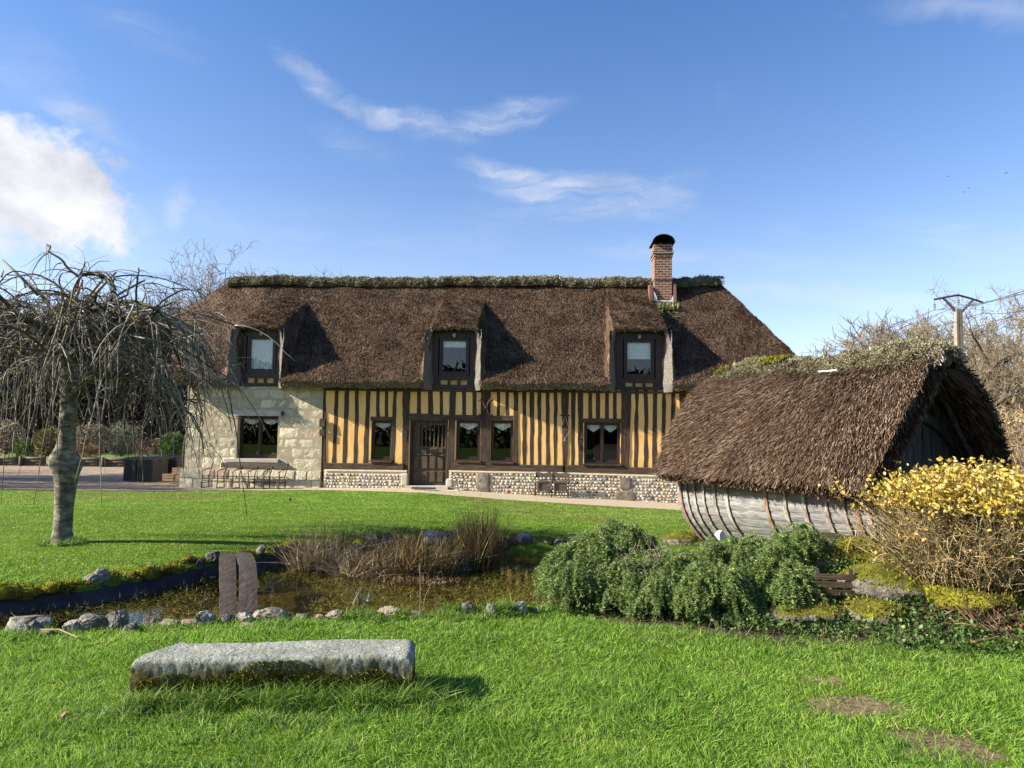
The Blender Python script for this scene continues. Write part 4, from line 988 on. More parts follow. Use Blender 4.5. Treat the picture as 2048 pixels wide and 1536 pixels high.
# ------------------------------------------------------------------ windows and door
def build_window(r, kind, v, curtain='valance', name='window', bar=0.045, vin=0.0):
    a, b, c, d = r; fw = 0.045; dep = 0.07
    m = MB()
    m.box((a+0.002, v, c+0.002), (a+fw, v+dep, d-0.002)); m.box((b-fw, v, c+0.002), (b-0.002, v+dep, d-0.002))
    m.box((a+fw, v+0.004, d-fw), (b-fw, v+dep-0.004, d-0.003)); m.box((a+fw, v+0.004, c+0.003), (b-fw, v+dep-0.004, c+fw+0.03))
    ia, ib, ic, id_ = a+fw, b-fw, c+fw+0.03, d-fw
    leaves = [(ia, ib)] if kind == 'one' else [(ia, (ia+ib)/2-0.012), ((ia+ib)/2+0.012, ib)]
    if kind == 'two': m.box(((ia+ib)/2-0.03, v-0.012, ic), ((ia+ib)/2+0.03, v+0.05, id_))
    sw = bar; panes = []
    for (p, q) in leaves:
        m.box((p, v+0.012, ic), (p+sw, v+0.055, id_)); m.box((q-sw, v+0.012, ic), (q, v+0.055, id_))
        m.box((p+sw, v+0.014, id_-sw), (q-sw, v+0.053, id_)); m.box((p+sw, v+0.014, ic), (q-sw, v+0.053, ic+sw))
        panes.append((p+sw, q-sw, ic+sw, id_-sw))
    w = m.build(name, M['frame'], cottage)
    for (p, q, e, f) in panes:
        g = MB(); g.quad((p, v+0.035, e), (q, v+0.035, e), (q, v+0.035, f), (p, v+0.035, f)); g.build('pane', M['glass'], w)
        t = np.linspace(0, 1, 25); x = p+(q-p)*t; h = f-e
        if curtain == 'valance': low = f-h*(0.075+0.075*np.sin(t*math.pi)**1.5)
        elif curtain == 'point': low = f-h*(0.08+0.13*(1-np.abs(2*t-1)))
        else: low = f-h*curtain+0*t
        vv = v+0.09+0.008*np.sin(t*40)
        cu = MB(); cu.grid(np.stack([np.stack([x, vv, 0*x+f+0.01], -1), np.stack([x, vv, low], -1)], 0)); cu.build('curtain', M['curtain'], w, smooth=True)
    return w
for i, w in enumerate(WIN):
    r = rect(w)
    ob = build_window(r, w['n'], 0.16 if i == 0 else 0.07, 'valance' if i < 2 else 'point')
    if i > 0:
        s = MB(); s.box((r[0]-0.03, -0.115, r[2]-0.04), (r[1]+0.03, 0.07, r[2]-0.003), 0.004); s.build('window_sill', M['timber_flat'], ob)
        s = MB(); s.box((r[0]+0.01, -0.02, r[2]-0.003), (r[1]-0.01, 0.069, r[2]+0.03)); s.build('drip_bar', M['frame'], ob)
    if i == 0:
        s = MB(); zc = r[2]+0.09
        for (x, rr) in ((r[0]+0.52, 0.075), (r[0]+0.98, 0.06), (r[1]-0.2, 0.05)):
            th = np.linspace(0, 2*math.pi, 13); pr = [(0.6*rr, zc), (rr*0.95, zc+rr*0.7), (rr, zc+rr*1.3), (rr*0.9, zc+rr*1.25), (0.01, zc+rr*1.1)]
            s.grid(np.array([[(x+p*math.cos(t), r and 0.34+p*math.sin(t), z) for t in th] for p, z in pr]))
        s.build('bowl', mat_noise('bowl_glaze', [(0.3, (0.25, 0.36, 0.30)), (0.7, (0.38, 0.48, 0.40))], 5, rough=0.3, bump=0), ob, smooth=True)

def build_door():
    a, b, c, d = rect(DOOR); v = 0.10
    m = MB(); jw = 0.06
    m.box((a, 0.03, c), (a+jw, v+0.1, d)); m.box((b-jw, 0.03, c), (b, v+0.1, d)); m.box((a+jw, 0.034, d-jw), (b-jw, v+0.096, d))
    fr = m.build('door_frame', M['frame'], cottage)
    A, B, C, D = a+jw, b-jw, c+0.03, d-jw; W = B-A; Hh = D-C
    leaf = MB(); gx0, gx1, gz0, gz1 = A+W*0.22, B-W*0.05, C+Hh*0.615, D-Hh*0.04
    wall_sheet(A, B, C, D, [(gx0, gx1, gz0, gz1)], v, 0.05, leaf)
    door = leaf.build('door', M['door'], cottage)
    p = MB()
    def panel(x0, x1, z0, z1, h=0.028):
        e = 0.012
        P = [(x0, v-0.002, z0), (x1, v-0.002, z0), (x1, v-0.002, z1), (x0, v-0.002, z1), (x0+e, v-h, z0+e), (x1-e, v-h, z0+e), (x1-e, v-h, z1-e), (x0+e, v-h, z1-e)]
        p.add(P, [(4, 5, 6, 7), (0, 1, 5, 4), (1, 2, 6, 5), (2, 3, 7, 6), (3, 0, 4, 7)])
    cols = [(0.05, 0.215), (0.285, 0.465), (0.535, 0.70), (0.77, 0.93)]
    for x0, x1 in cols:
        panel(A+W*x0, A+W*x1, C+Hh*0.045, C+Hh*0.215); panel(A+W*x0, A+W*x1, C+Hh*0.255, C+Hh*0.455)
    panel(A+W*0.22, A+W*0.44, C+Hh*0.50, C+Hh*0.58); panel(A+W*0.53, A+W*0.92, C+Hh*0.50, C+Hh*0.585)
    for x0, x1 in ((0.02, 0.10), (0.12, 0.19)): panel(A+W*x0, A+W*x1, C+Hh*0.62, C+Hh*0.96, 0.012)
    p.build('door_panels', M['door'], door)
    s = MB(); th = np.linspace(0, 2*math.pi, 9)
    for i in range(6):
        x = gx0+(gx1-gx0)*(i+0.5)/6.0
        zz = np.linspace(gz0, gz1, 13); pr = 0.014+0.010*np.array([0.6, 0.9, 0.3, 0.9, 1.0, 0.8, 0.5, 1.0, 0.4, 0.3, 0.3, 0.8, 0.6])
        s.grid(np.array([[(x+r*math.cos(t), v+0.01+r*math.sin(t), z) for t in th] for r, z in zip(pr, zz)]))
    s.build('door_balusters', M['door'], door, smooth=True)
    g = MB(); g.quad((gx0, v+0.045, gz0), (gx1, v+0.045, gz0), (gx1, v+0.045, gz1), (gx0, v+0.045, gz1)); g.build('door_glass', M['glass'], door)
    k = MB(); k.box((A, v-0.03, C+Hh*0.475), (B, v-0.001, C+Hh*0.49)); k.build('door_rail', M['door'], door)
    h = MB(); x = B-0.09; z = C+Hh*0.47
    h.tube([(x, v-0.002, z), (x, v-0.05, z), (x-0.10, v-0.05, z+0.004)], 0.009, 6); h.box((x-0.02, v-0.008, z-0.08), (x+0.02, v-0.003, z+0.06)); h.build('door_handle', M['dull_metal'], door)
    n = MB(); V, F = ico(1)
    for q in (0.18, 0.4, 0.55): n.add(V*0.012+np.array([A+W*q, v-0.03, C+Hh*0.485]), F)
    n.build('door_stud', M['zinc'], door)
build_door()

def build_dormers():
    for i, (win_x, win_y, jx, cur) in enumerate((((497, 551), (672, 748), (474, 555), 0.97), ((880, 944), (675, 752), (862, 950), 0.20), ((1245, 1313), (678, 757), (1233, 1328), 0.52))):
        a, b = DORM[i]; v = 0.04
        ja, jb = a+0.19, b-0.19
        zt = Z_HOOD-0.16; zb = EAVE_Z+0.072
        wc = (ja+jb)/2; ww = 0.95; wa, wb = wc-ww/2, wc+ww/2
        wz0, wz1 = hz(sum(win_x)/2, win_y[1], v), hz(sum(win_x)/2, win_y[0], v)
        m = MB()
        for x0, x1 in ((ja, wa), (wb, jb)): m.box((x0, v-0.02, zb), (x1, v+0.12, zt+0.15))
        m.box((wa, v-0.016, wz1), (wb, v+0.116, zt+0.15)); m.box((wa, v-0.016, wz0-0.12), (wb, v+0.116, wz0)); m.box((ja-0.02, v-0.09, zb-0.03), (jb+0.02, v+0.05, zb+0.075), 0.01)
        pz0, pz1 = zb+0.075, wz0-0.12
        n = 4; bw = 0.075
        xs = np.linspace(wa, wb-bw, n)
        for x in xs: m.box((x, v-0.014, pz0-0.01), (x+bw, v+0.10, pz1+0.01), 0.004)
        dm = m.build('dormer', M['frame'], cottage)
        pp = MB(); pp.quad((wa, v+0.03, pz0-0.05), (wb, v+0.03, pz0-0.05), (wb, v+0.03, pz1+0.05), (wa, v+0.03, pz1+0.05)); pp.build('plaster_panel', M['plaster'], dm)
        for x0, s in ((a, 1), (b, -1)):
            j = MB(); zs_ = np.linspace(EAVE_Z-0.02, Z_HOOD-0.03, 34); kk = np.linspace(0, 1, 9); Zj, Kj = np.meshgrid(zs_, kk, indexing='ij')
            vo = np.interp(Zj, [EAVE_Z-0.02, EAVE_Z+0.20, Z_HOOD], [V_EAVE+0.20, V_EAVE+0.02, V_HOOD+0.02])
            wid = 0.19+0.06*np.clip((EAVE_Z+0.9-Zj)/0.9, 0, 1)
            Gj = np.stack([x0-s*0.02+s*wid*Kj, vo+(0.06-vo)*Kj**1.3, Zj], -1)
            nj = fbm(Gj.reshape(-1, 3), 7, 4, x0).reshape(Zj.shape)-0.5; Gj[..., 1] += nj*0.07; Gj[..., 0] += (fbm(Gj.reshape(-1, 3), 5, 3, x0+9).reshape(Zj.shape)-0.5)*0.05
            j.grid(Gj if s > 0 else Gj[:, ::-1]); j.build('cut_thatch_jamb', M['thatch_cut'], dm, smooth=True)
        # shingled cheeks running back and forward of the frame
        nr = 17
        for x0, s in ((ja, -1), (jb, 1)):
            c = MB()
            for k in range(nr):
                z0 = zb+(zt-zb)*k/nr; z1 = zb+(zt-zb)*(k+1)/nr
                x1 = x0+s*0.035+s*0.0
                lo, hi = min(x0, x1), max(x0, x1)
                c.box((lo, v-0.05, z0+0.004), (hi, v+0.9, z1-0.003), 0.003)
            c.build('shingled_cheek', M['door'], dm)
        w = build_window((wa+0.03, wb-0.03, wz0, wz1), 'one', v+0.0, cur, 'dormer_window', 0.06)
        l = MB(); xm = wc+(-0.0); V, F = ico(2); l.add(V*np.array([0.05, 0.05, 0.07])+np.array([xm, v-0.08, wz1+0.06]), F); l.box((xm-0.03, v-0.06, wz1+0.05), (xm+0.03, v-0.01, wz1+0.13))
        l.build('lamp', mat_noise('lamp_glass', [(0.3, (0.25, 0.25, 0.20)), (0.7, (0.45, 0.45, 0.38))], 5, rough=0.4, bump=0), dm, smooth=True)
        r = MB(); ry = v-0.09
        for zz in (wz0-0.06, wz0-0.16): r.tube([(wa+0.40, ry, zz), (wb-0.16, ry, zz)], 0.006, 4)
        for x in (wa+0.40, wa+0.62, wb-0.16): r.tube([(x, ry, wz0-0.17), (x, ry, wz0-0.05)], 0.006, 4)
        r.build('flower_box_bracket', M['rust'], dm)
        if i == 0: dm['label'] = 'dormer with a pale curtained window at the stone end'
build_dormers()

# iron fittings on the front
def build_fittings():
    t = MB()       # wall tie: two back-to-back curls
    uc, zc = hp(972, 815, -0.07)
    for s in (-1, 1):
        th = np.linspace(-1.25, 1.25, 17); r = 0.145
        path = [(uc+s*(0.19-r*math.cos(q)*1.05), -0.085, zc+math.sin(q)*0.235) for q in th]
        t.tube(path, 0.026, 8)
        for e in (-1, 1):
            x = uc+s*(0.19-r*math.cos(1.25)*1.05); z = zc+e*math.sin(1.25)*0.235
            t.tube([(x-s*0.02, -0.085, z), (x+s*0.07, -0.085, z-e*0.006)], [0.03, 0.02], 6)
    t.box((uc-0.03, -0.11, zc-0.03), (uc+0.03, -0.05, zc+0.03)); 
    t.build('iron_wall_tie', M['spoke'], cottage, smooth=True)
    b = thing('door_bell', 'small brass bell on an iron bracket beside the panelled door', 'bell', tuple(to_world(hu(811, 866), -0.06, hz(811, 870))), -YAW)
    m = MB(); m.tube([(0.03, 0.02, 0.16), (0.0, -0.06, 0.19), (-0.06, -0.09, 0.14), (-0.06, -0.09, 0.05)], 0.012, 6); m.box((0.0, -0.0, -0.16), (0.05, 0.03, 0.2)); m.build('bracket', M['iron'], b)
    m = MB(); th = np.linspace(0, 2*math.pi, 13); pr = [(0.01, 0.07), (0.03, 0.06), (0.042, 0.02), (0.052, -0.03), (0.068, -0.05)]
    m.grid(np.array([[(-0.06+r*math.cos(q), -0.09+r*math.sin(q), z) for q in th] for r, z in pr])); m.build('bell_cup', M['dull_metal'], b, smooth=True)
    o = thing('hanging_scale', 'old iron beam scale hanging on a dark post between the windows', 'beam scale', tuple(to_world(hu(1130, 860), -0.09, hz(1130, 830))), -YAW)
    m = MB(); m.box((-0.14, -0.03, -0.035), (0.14, 0.0, 0.005)); m.box((-0.03, -0.025, 0.0), (0.03, 0.0, 0.10)); m.build('beam', M['iron'], o)
    m = MB(); th = np.linspace(0, 1, 15)
    for s in (-1, 1): m.tube([(s*0.135*math.sin(q*math.pi*0.98)**0.8*(0.35+0.65*q if q < 0.5 else 1), -0.03, -0.04-0.62*q) for q in th], 0.007, 5)
    m.build('wire_loop', M['dull_metal'], o, smooth=True)
    m = MB(); m.tube([(-0.15, -0.03, -0.43), (0.22, -0.035, -0.43)], 0.008, 5); m.tube([(0, -0.03, -0.66), (0, -0.03, -0.76)], 0.02, 6); m.box((-0.06, -0.035, -0.76), (0.05, -0.02, -0.72)); m.build('pointer_arm', M['dull_metal'], o)
    w = thing('wall_lantern', 'small dark lantern beside the ground-floor window of the stone wall', 'lantern', tuple(to_world(hu(567, 827), -0.10, hz(567, 827))), -YAW)
    V, F = lump(2, (0.055, 0.05, 0.075), 0.1, 1.0, 3.0); m = MB(); m.add(V, F); m.build('lamp_body', M['iron'], w, smooth=True)
    m = MB(); m.tube([(0, 0.0, 0.06), (0, 0.04, 0.07), (0, 0.09, 0.03)], 0.015, 6); m.build('bracket', M['iron'], w)
build_fittings()
# ------------------------------------------------------------------ the boat hut: local x = along the boat (bow to the left/back), y = towards the left-front side, z up
HA = np.array([4.85, 8.0, 0.0]); HB = np.array([-0.5, 0.866, 0]); HN = np.array([-0.866, -0.5, 0])
hut = thing('boat_hut', 'old boat hull turned into a hut under a reddish thatched roof', 'hut', tuple(HA), math.atan2(HB[1], HB[0]))
# rotating +x onto HB puts local y on (-HB.y, HB.x) = (-0.866,-0.5): the side facing the camera
def hs(px, py, n, z0=0.0):
    """along-coordinate where the pixel's ray meets the plane y = n"""
    p = at_plane(px, py, HA+HN*n, HN)-HA; return p@HB, p[2]
def build_hut():
    LEN = 3.4; APEX = 2.60; EZ = 1.09; HW = 1.44
    # roof: profile across, swept along, narrowing and rounding at the bow end
    ss = np.linspace(-0.0, LEN, 46); tt = np.linspace(0, 1, 36)
    def surf(s, t, side):
        """t: 0 ridge .. 1 eave"""
        k = np.clip((s-(LEN-1.0))/1.0, 0, 1)
        hip = k**2*0.42
        sag = 0.10*np.sin(np.pi*t)*-1
        y = side*(HW*t)
        z = APEX-(APEX-EZ)*t**1.45-hip*(1-t)*0.30
        x = s-np.where(s < 0.5, (0.5-s)*0.5*np.sin(np.pi*t)*0.5, 0)+0.07*np.sin(np.pi*t)*k-t*0.24*k
        return np.stack([x, y+0*s, z+0*s], -1)
    shells = MB(); cut = MB(); straw = MB(); n_st = 110000
    for side in (1, -1):
        S, T = np.meshgrid(ss, tt, indexing='ij')
        P = surf(S, T, side)
        fl = P.reshape(-1, 3)
        N = unit(np.cross(np.gradient(P, axis=0), np.gradient(P, axis=1)))
        N = N*np.sign(N[..., 2:3]+1e-9)
        P = P+N*((fbm(fl, 2.2, 3).reshape(S.shape)-0.5)*0.10+(fbm(fl, 9, 2, 5).reshape(S.shape)-0.5)*0.045)[..., None]
        thick = 0.24
        B = P-N*thick
        if side > 0: shells.grid(P); shells.grid(B[::-1])
        else: shells.grid(P[::-1]); shells.grid(B)
        for e in (0, -1):
            G = np.stack([P[e], B[e]], 0); cut.grid(G if (side > 0) == (e == 0) else G[::-1])
        G = np.stack([P[:, -1], B[:, -1]], 0); cut.grid(G[::-1] if side > 0 else G)
        if side > 0:
            n = n_st; s = U(0.0, LEN, n); t = 1-U(0, 1, n)**1.05*0.97
            a = surf(s, t, side); b = surf(s, np.minimum(t+0.02, 1.02), side); c = surf(s+0.02, t, side)
            nn = unit(np.cross(c-a, b-a)); nn *= np.sign(nn[:, 2:3])
            dn = unit(b-a); fan = -0.42+1.25*np.clip(s/LEN, 0, 1)**1.1
            xd = unit(c-a)
            d = unit(dn+xd*fan[:, None]+RNG.normal(0, 0.13, (n, 3)))
            d = unit(d+nn*U(0.04, 0.42, n)[:, None])
            bas = np.stack([unit(np.cross(d, nn)), d, nn], -1)
            fine = fbm(a, 2.2, 3)-0.5
            straw.scatter(np.array([(-1, 0, 0), (1, 0, 0), (0.8, 1, 0), (-0.8, 1, 0)], float), [(0, 1, 2, 3)], a+nn*(0.0+fine*0.10)[:, None]+nn*U(-0.015, 0.02, n)[:, None], bas, np.stack([U(0.0016, 0.0042, n), U(0.03, 0.10, n)+0.08*(RNG.random(n) < 0.05), U(0.004, 0.008, n)], -1))
        else:
            n = 2600; s = U(0, 0.36, n); t = U(0.05, 1, n)
            a = surf(s, t, side); d = unit(np.stack([RNG.normal(-0.3, 0.2, n), np.full(n, -0.6), np.full(n, -0.75)], -1)+RNG.normal(0, 0.08, (n, 3)))
            # the underside of the far slope shows behind the gable
            nn = np.array([0, -0.75, 0.66]); pos = a-nn*(thick-0.02)
            xx = unit(np.cross(d, nn)); straw.scatter(np.array([(-1, 0, 0), (1, 0, 0), (0.8, 1, 0), (-0.8, 1, 0)], float), [(0, 1, 2, 3)], pos-nn*0.03, np.stack([xx, d, np.cross(xx, d)], -1), np.stack([U(0.003, 0.006, n), U(0.15, 0.4, n), U(0.003, 0.005, n)], -1))
    # straw along the open verge and the eave
    n = 4200; t = U(0.02, 1, n); a = surf(np.zeros(n), t, 1); a[:, 2] -= U(0, 0.2, n); a[:, 1] -= U(0.0, 0.14, n)
    d = unit(np.stack([U(-0.9, -0.1, n), U(0.1, 0.9, n), U(-1.2, -0.5, n)], -1)); xx = unit(np.cross(d, np.array([1.0, 0, 0])))
    straw.scatter(np.array([(-1, 0, 0), (1, 0, 0), (0.6, 1, 0), (-0.6, 1, 0)], float), [(0, 1, 2, 3)], a, np.stack([xx, d, np.cross(xx, d)], -1), np.stack([U(0.003, 0.008, n), U(0.04, 0.12, n), U(0.003, 0.006, n)], -1))
    n = 1500; t = U(0.0, 1, n); a = surf(np.zeros(n), t, -1); a[:, 2] -= U(0, 0.1, n)
    d = unit(np.stack([U(-0.9, -0.1, n), U(-0.9, 0.2, n), U(-1.0, 0.5, n)], -1)); xx = unit(np.cross(d, np.array([1.0, 0, 0])))
    straw.scatter(np.array([(-1, 0, 0), (1, 0, 0), (0.6, 1, 0), (-0.6, 1, 0)], float), [(0, 1, 2, 3)], a, np.stack([xx, d, np.cross(xx, d)], -1), np.stack([U(0.003, 0.008, n), U(0.03, 0.09, n), U(0.003, 0.006, n)], -1))
    n = 2200; s = U(0, LEN, n); a = surf(s, np.ones(n), 1); kf = U(0, 0.16, n); a[:, 2] -= kf*0.75; a[:, 1] -= kf*0.7
    d = unit(np.stack([U(-0.2, 0.5, n), U(0.2, 0.9, n), U(-1.2, -0.6, n)], -1)); xx = unit(np.cross(d, np.array([0, 1.0, 0])))
    straw.scatter(np.array([(-1, 0, 0), (1, 0, 0), (0.6, 1, 0), (-0.6, 1, 0)], float), [(0, 1, 2, 3)], a, np.stack([xx, d, np.cross(xx, d)], -1), np.stack([U(0.003, 0.008, n), U(0.015, 0.045, n), U(0.003, 0.006, n)], -1))
    # a pale bundle lifting at the top of the verge
    bm = MB(); n = 420; s = U(-0.02, 0.26, n); t = U(0.05, 0.14, n); a = surf(s, t, 1); a[:, 2] += 0.05
    d = unit(np.stack([-0.55*np.clip(1-s/0.42, 0.1, 1), np.full(n, 0.55), np.full(n, -0.72)], -1)+RNG.normal(0, 0.07, (n, 3))); nn = np.array([-0.1, 0.7, 0.7]); xx = unit(np.cross(d, nn))
    bm.scatter(np.array([(-1, 0, 0), (1, 0, 0), (0.8, 1, 0), (-0.8, 1, 0)], float), [(0, 1, 2, 3)], a, np.stack([xx, d, np.cross(xx, d)], -1), np.stack([U(0.003, 0.006, n), U(0.12, 0.26, n), U(0.003, 0.006, n)], -1))
    r = shells.build('thatched_roof', M['thatch_red'], hut, smooth=True)
    cut.build('cut_thatch_edge', M['thatch_red'], r); straw.build('straw', M['thatch_red'], r)
    pale = mat_noise('pale_straw', [(0.2, (0.16, 0.11, 0.085)), (0.5, (0.33, 0.27, 0.235)), (0.85, (0.52, 0.46, 0.42))], 4, island=0.8, bump=0)
    bm.build('pale_straw_bundle', pale, r)
    w = MB()       # split hazel spars laid over the thatch
    spar = mat_noise('hazel_spar', [(0.3, (0.30, 0.19, 0.09)), (0.7, (0.50, 0.36, 0.20))], 6, stretch=(1, 4, 4), bump=0)
    for pts in (((1640, 800), (1700, 775), (1760, 752), (1850, 722)), ((1632, 812), (1690, 780), (1750, 757), (1800, 742))):
        path = []
        for px, py in pts:
            for n in np.linspace(0, HW, 60):
                s, z = hs(px, py, n)
                if z <= surf(np.array([s]), np.array([n/HW]), 1)[0, 2]+0.07: path.append((s, n, z+0.01)); break
        if len(path) > 2: w.tube(path, 0.0065, 5)
    w.build('hazel_spar', spar, r)
    # turf ridge
    A, Tt = np.meshgrid(np.linspace(-0.14, LEN-0.02, 70), np.linspace(-0.35, math.pi+0.35, 17), indexing='ij')
    endf = np.clip(np.minimum(A+0.17, LEN+0.05-A)/0.30, 0.05, 1)**0.5
    G = np.stack([A, np.cos(Tt)*0.32*endf, APEX-0.17-0.16*np.clip((A-2.4)/1.0, 0, 1)**2+np.sin(Tt)*0.215*endf+0.03*np.sin(A*3)], -1)
    fl = G.reshape(-1, 3); dv = np.stack([0*A, np.cos(Tt), np.sin(Tt)], -1)
    G = G+dv*((fbm(fl, 5, 4).reshape(A.shape)-0.5)*0.24+(fbm(fl, 20, 3).reshape(A.shape)-0.5)*0.12)[..., None]
    m = MB(); m.grid(G[::-1]); tf_ = m.build('ridge_turf', M['turf_base'], hut, smooth=True)
    q = MB(); n = 46000; x = U(-0.14, LEN-0.03, n); t = U(-0.3, 2.9, n)
    pos = np.stack([x, np.cos(t)*0.32, APEX-0.17-0.16*np.clip((x-2.4)/1.0, 0, 1)**2+np.sin(t)*0.215+0.03*np.sin(x*3)], -1)
    pos = pos+np.stack([0*x, np.cos(t), np.sin(t)], -1)*((fbm(pos, 5, 4)-0.5)*0.24+(fbm(pos, 20, 3)-0.5)*0.12+U(-0.005, 0.012, n))[:, None]
    dd = unit(np.stack([RNG.normal(0, 0.5, n), np.cos(t), np.sin(t)], -1)+RNG.normal(0, 0.6, (n, 3)))
    q.scatter(np.array([(-1, 0, 0), (1, 0, 0), (0.1, 1, 0)]), [(0, 1, 2)], pos, basis_from(dd), np.stack([U(0.003, 0.009, n), U(0.010, 0.034, n), U(0.01, 0.02, n)], -1))
    q.build('ridge_tufts', M['turf'], tf_)
    q = MB()
    for _ in range(26):
        x = float(RNG.choice([0.55, 0.8, 1.15, 1.5, 1.75, 2.3, 2.6, 2.9, 3.2])+U(-0.08, 0.08)); b0 = np.array([x, U(-0.05, 0.15), APEX+0.02]); 
        dv = unit(np.array([U(-0.5, 0.5), U(-0.4, 0.5), 1.0])); L = U(0.05, 0.12); sd = np.array([0.012, U(-0.008, 0.008), 0])
        q.add([b0-sd, b0+sd, b0+dv*L*0.6+sd, b0+dv*L, b0+dv*L*0.6-sd], [np.array([[0, 1, 2, 4]]), np.array([[4, 2, 3]])])
    q.build('roof_iris', M['iris'], tf_)
    mq = MB(); n = 2600; x = U(2.0, 3.2, n)**1.0; t = U(0.7, 2.0, n); pos = np.stack([x, np.cos(t)*0.36, APEX-0.19-0.16*np.clip((x-2.4)/1.0, 0, 1)**2+np.sin(t)*0.29], -1)
    ok = fbm(pos, 2.2, 3) > 0.50; pos = pos[ok]; n = len(pos)
    mq.scatter(np.array([(-1, 0, 0), (1, 0, 0), (0.1, 1, 0)]), [(0, 1, 2)], pos, basis_from(np.array([0, 0.4, 1.0])+RNG.normal(0, 0.6, (n, 3))), np.stack([U(0.006, 0.014, n), U(0.02, 0.05, n), U(0.01, 0.02, n)], -1))
    mq.build('ridge_moss', M['mossfuzz'], tf_)
    pin = MB(); s0, z0 = hs(1660, 742, 0.50); pin.box((s0-0.13, 0.535, z0-0.008), (s0+0.13, 0.552, z0+0.008)); pin.build('metal_strip', M['zinc'], r)
    # hull: planked side following the boat's section
    sec = [(1.05, 1.14), (1.06, 0.95), (1.055, 0.80), (1.035, 0.66), (0.985, 0.52), (0.905, 0.39), (0.80, 0.27), (0.66, 0.13), (0.50, 0.02), (0.30, -0.06)]
    sec = np.array(sec)
    tt2 = np.linspace(0, 1, 10); den = np.linspace(0, 1, 46)
    sec = np.stack([np.interp(den, tt2, sec[:, 0]), np.interp(den, tt2, sec[:, 1])], -1)
    S0, S1 = -0.02, 3.13
    def hull_pt(s, j, off=0.0, side=1):
        # the boat is fullest amidships, its bottom rises a little towards the near end
        k = (s-S0)/(S1-S0); ful = 1.0+0.05*np.sin(np.pi*k)
        yv = sec[j, 0]*ful; lift = 0.20*(1-k)**1.5
        zv = sec[j, 1]+lift*(1-j/45.0*0.2)
        d = np.gradient(sec, axis=0)[j]; nrm = np.stack([-d[..., 1], d[..., 0]], -1); nrm = unit(nrm)
        return np.stack([s, side*(yv+nrm[..., 0]*off), zv+nrm[..., 1]*off], -1)
    hm = MB(); planks = [0, 5, 9, 13, 17, 21, 25, 29, 33, 37, 41, 45]
    xs = np.linspace(S0, S1, 60)
    for side in (1, -1):
        for a, b in zip(planks[:-1], planks[1:]):
            js = np.arange(a, b+1)
            for x0, x1 in ((0, 23), (23, 60)) if a % 2 else ((0, 37), (37, 60)):
                xx = xs[x0:min(x1+1, 60)]
                Sg, Jg = np.meshgrid(xx, js, indexing='ij')
                off = 0.0+0.002*((Jg-a)/(b-a))-0.006*((Jg == a) | (Jg == b))
                G = hull_pt(Sg, Jg, off, side); G = G[:, ::-1] if side > 0 else G
                hm.grid(G)
    # end board at the bow
    js = np.arange(46); A1 = hull_pt(np.full(46, S1), js, 0, 1); B1 = hull_pt(np.full(46, S1), js, 0, -1)
    hm.grid(np.stack([A1, B1], 0))
    hull = hm.build('boat_hull', M['hull'], hut, smooth=True)
    for px, w in ((1361, 0.05), (1374, 0.045), (1390, 0.045), (1409, 0.04), (1432, 0.045), (1457, 0.05), (1536, 0.05), (1573, 0.05), (1611, 0.055), (1652, 0.06), (1687, 0.05), (1711, 0.055), (1733, 0.05)):
        s, _ = hs(px, 985, 1.07)
        m = MB(); js = np.arange(0, 46); jj, ww = np.meshgrid(js, np.array([-0.5, -0.5, 0.5, 0.5]), indexing='ij')
        oo = np.broadcast_to(np.array([0.0, 0.018, 0.018, 0.0]), jj.shape)
        lean = 0.10*(jj/45.0)**2
        G = hull_pt(np.clip(s+ww*w-lean*0.0, S0-0.05, S1+0.03), jj, oo+0.004, 1)
        m.grid(G[:, ::-1].transpose(1, 0, 2)[::-1].transpose(1, 0, 2))
        m.build('hull_batten', M['rustrib'] if px in (1361, 1711, 1536) else M['rib'], hull)
    # gable set back under the verge
    gx = 0.42; g = MB()
    ys = np.linspace(-HW+0.12, HW-0.12, 20)
    for y0, y1 in zip(ys[:-1], ys[1:]):
        zt = [APEX-(APEX-EZ)*(abs(y)/HW)**1.45-0.12 for y in (y0, y1)]
        o = 0.004*(int(y0*100) % 3)
        zl = 0.1 if max(abs(y0), abs(y1)) < 1.0 else 1.16
        g.add([(gx-o, y0+0.004, zl), (gx-o, y1-0.004, zl), (gx-o, y1-0.004, zt[1]), (gx-o, y0+0.004, zt[0])], [(0, 3, 2, 1)])
    gab = g.build('gable_wall', M['darkwood'], hut)
    R = 1.42; cz = 0.50; th = np.linspace(math.radians(18), math.radians(162), 33)
    a = MB(); rings = []
    for rr, xx in ((R-0.11, gx-0.01), (R-0.11, gx-0.10), (R, gx-0.10), (R, gx-0.01)): rings.append(np.stack([np.full(33, xx), np.cos(th)*rr*0.93, cz+np.sin(th)*rr], -1))
    a.grid(np.array(rings+[rings[0]])); a.build('arched_beam', M['darkwood'], gab)
    d = MB(); yy = np.linspace(-0.98, 0.98, 12); 
    for y0, y1 in zip(yy[:-1], yy[1:]):
        zt = [cz+math.sqrt(max((R-0.12)**2-(y/0.93)**2, 0.0)) for y in (y0, y1)]; o = 0.012+0.006*(int(abs(y0)*37) % 3)
        d.prism([(gx-o-0.02, y0+0.004, 0.2), (gx-o-0.02, y1-0.004, 0.2), (gx-o-0.02, y1-0.004, zt[1]), (gx-o-0.02, y0+0.004, zt[0])], (0.02, 0, 0))
    d.box((gx-0.07, -0.98, 1.02), (gx-0.045, 0.98, 1.06)); d.build('plank_door', M['darkwood'], gab)
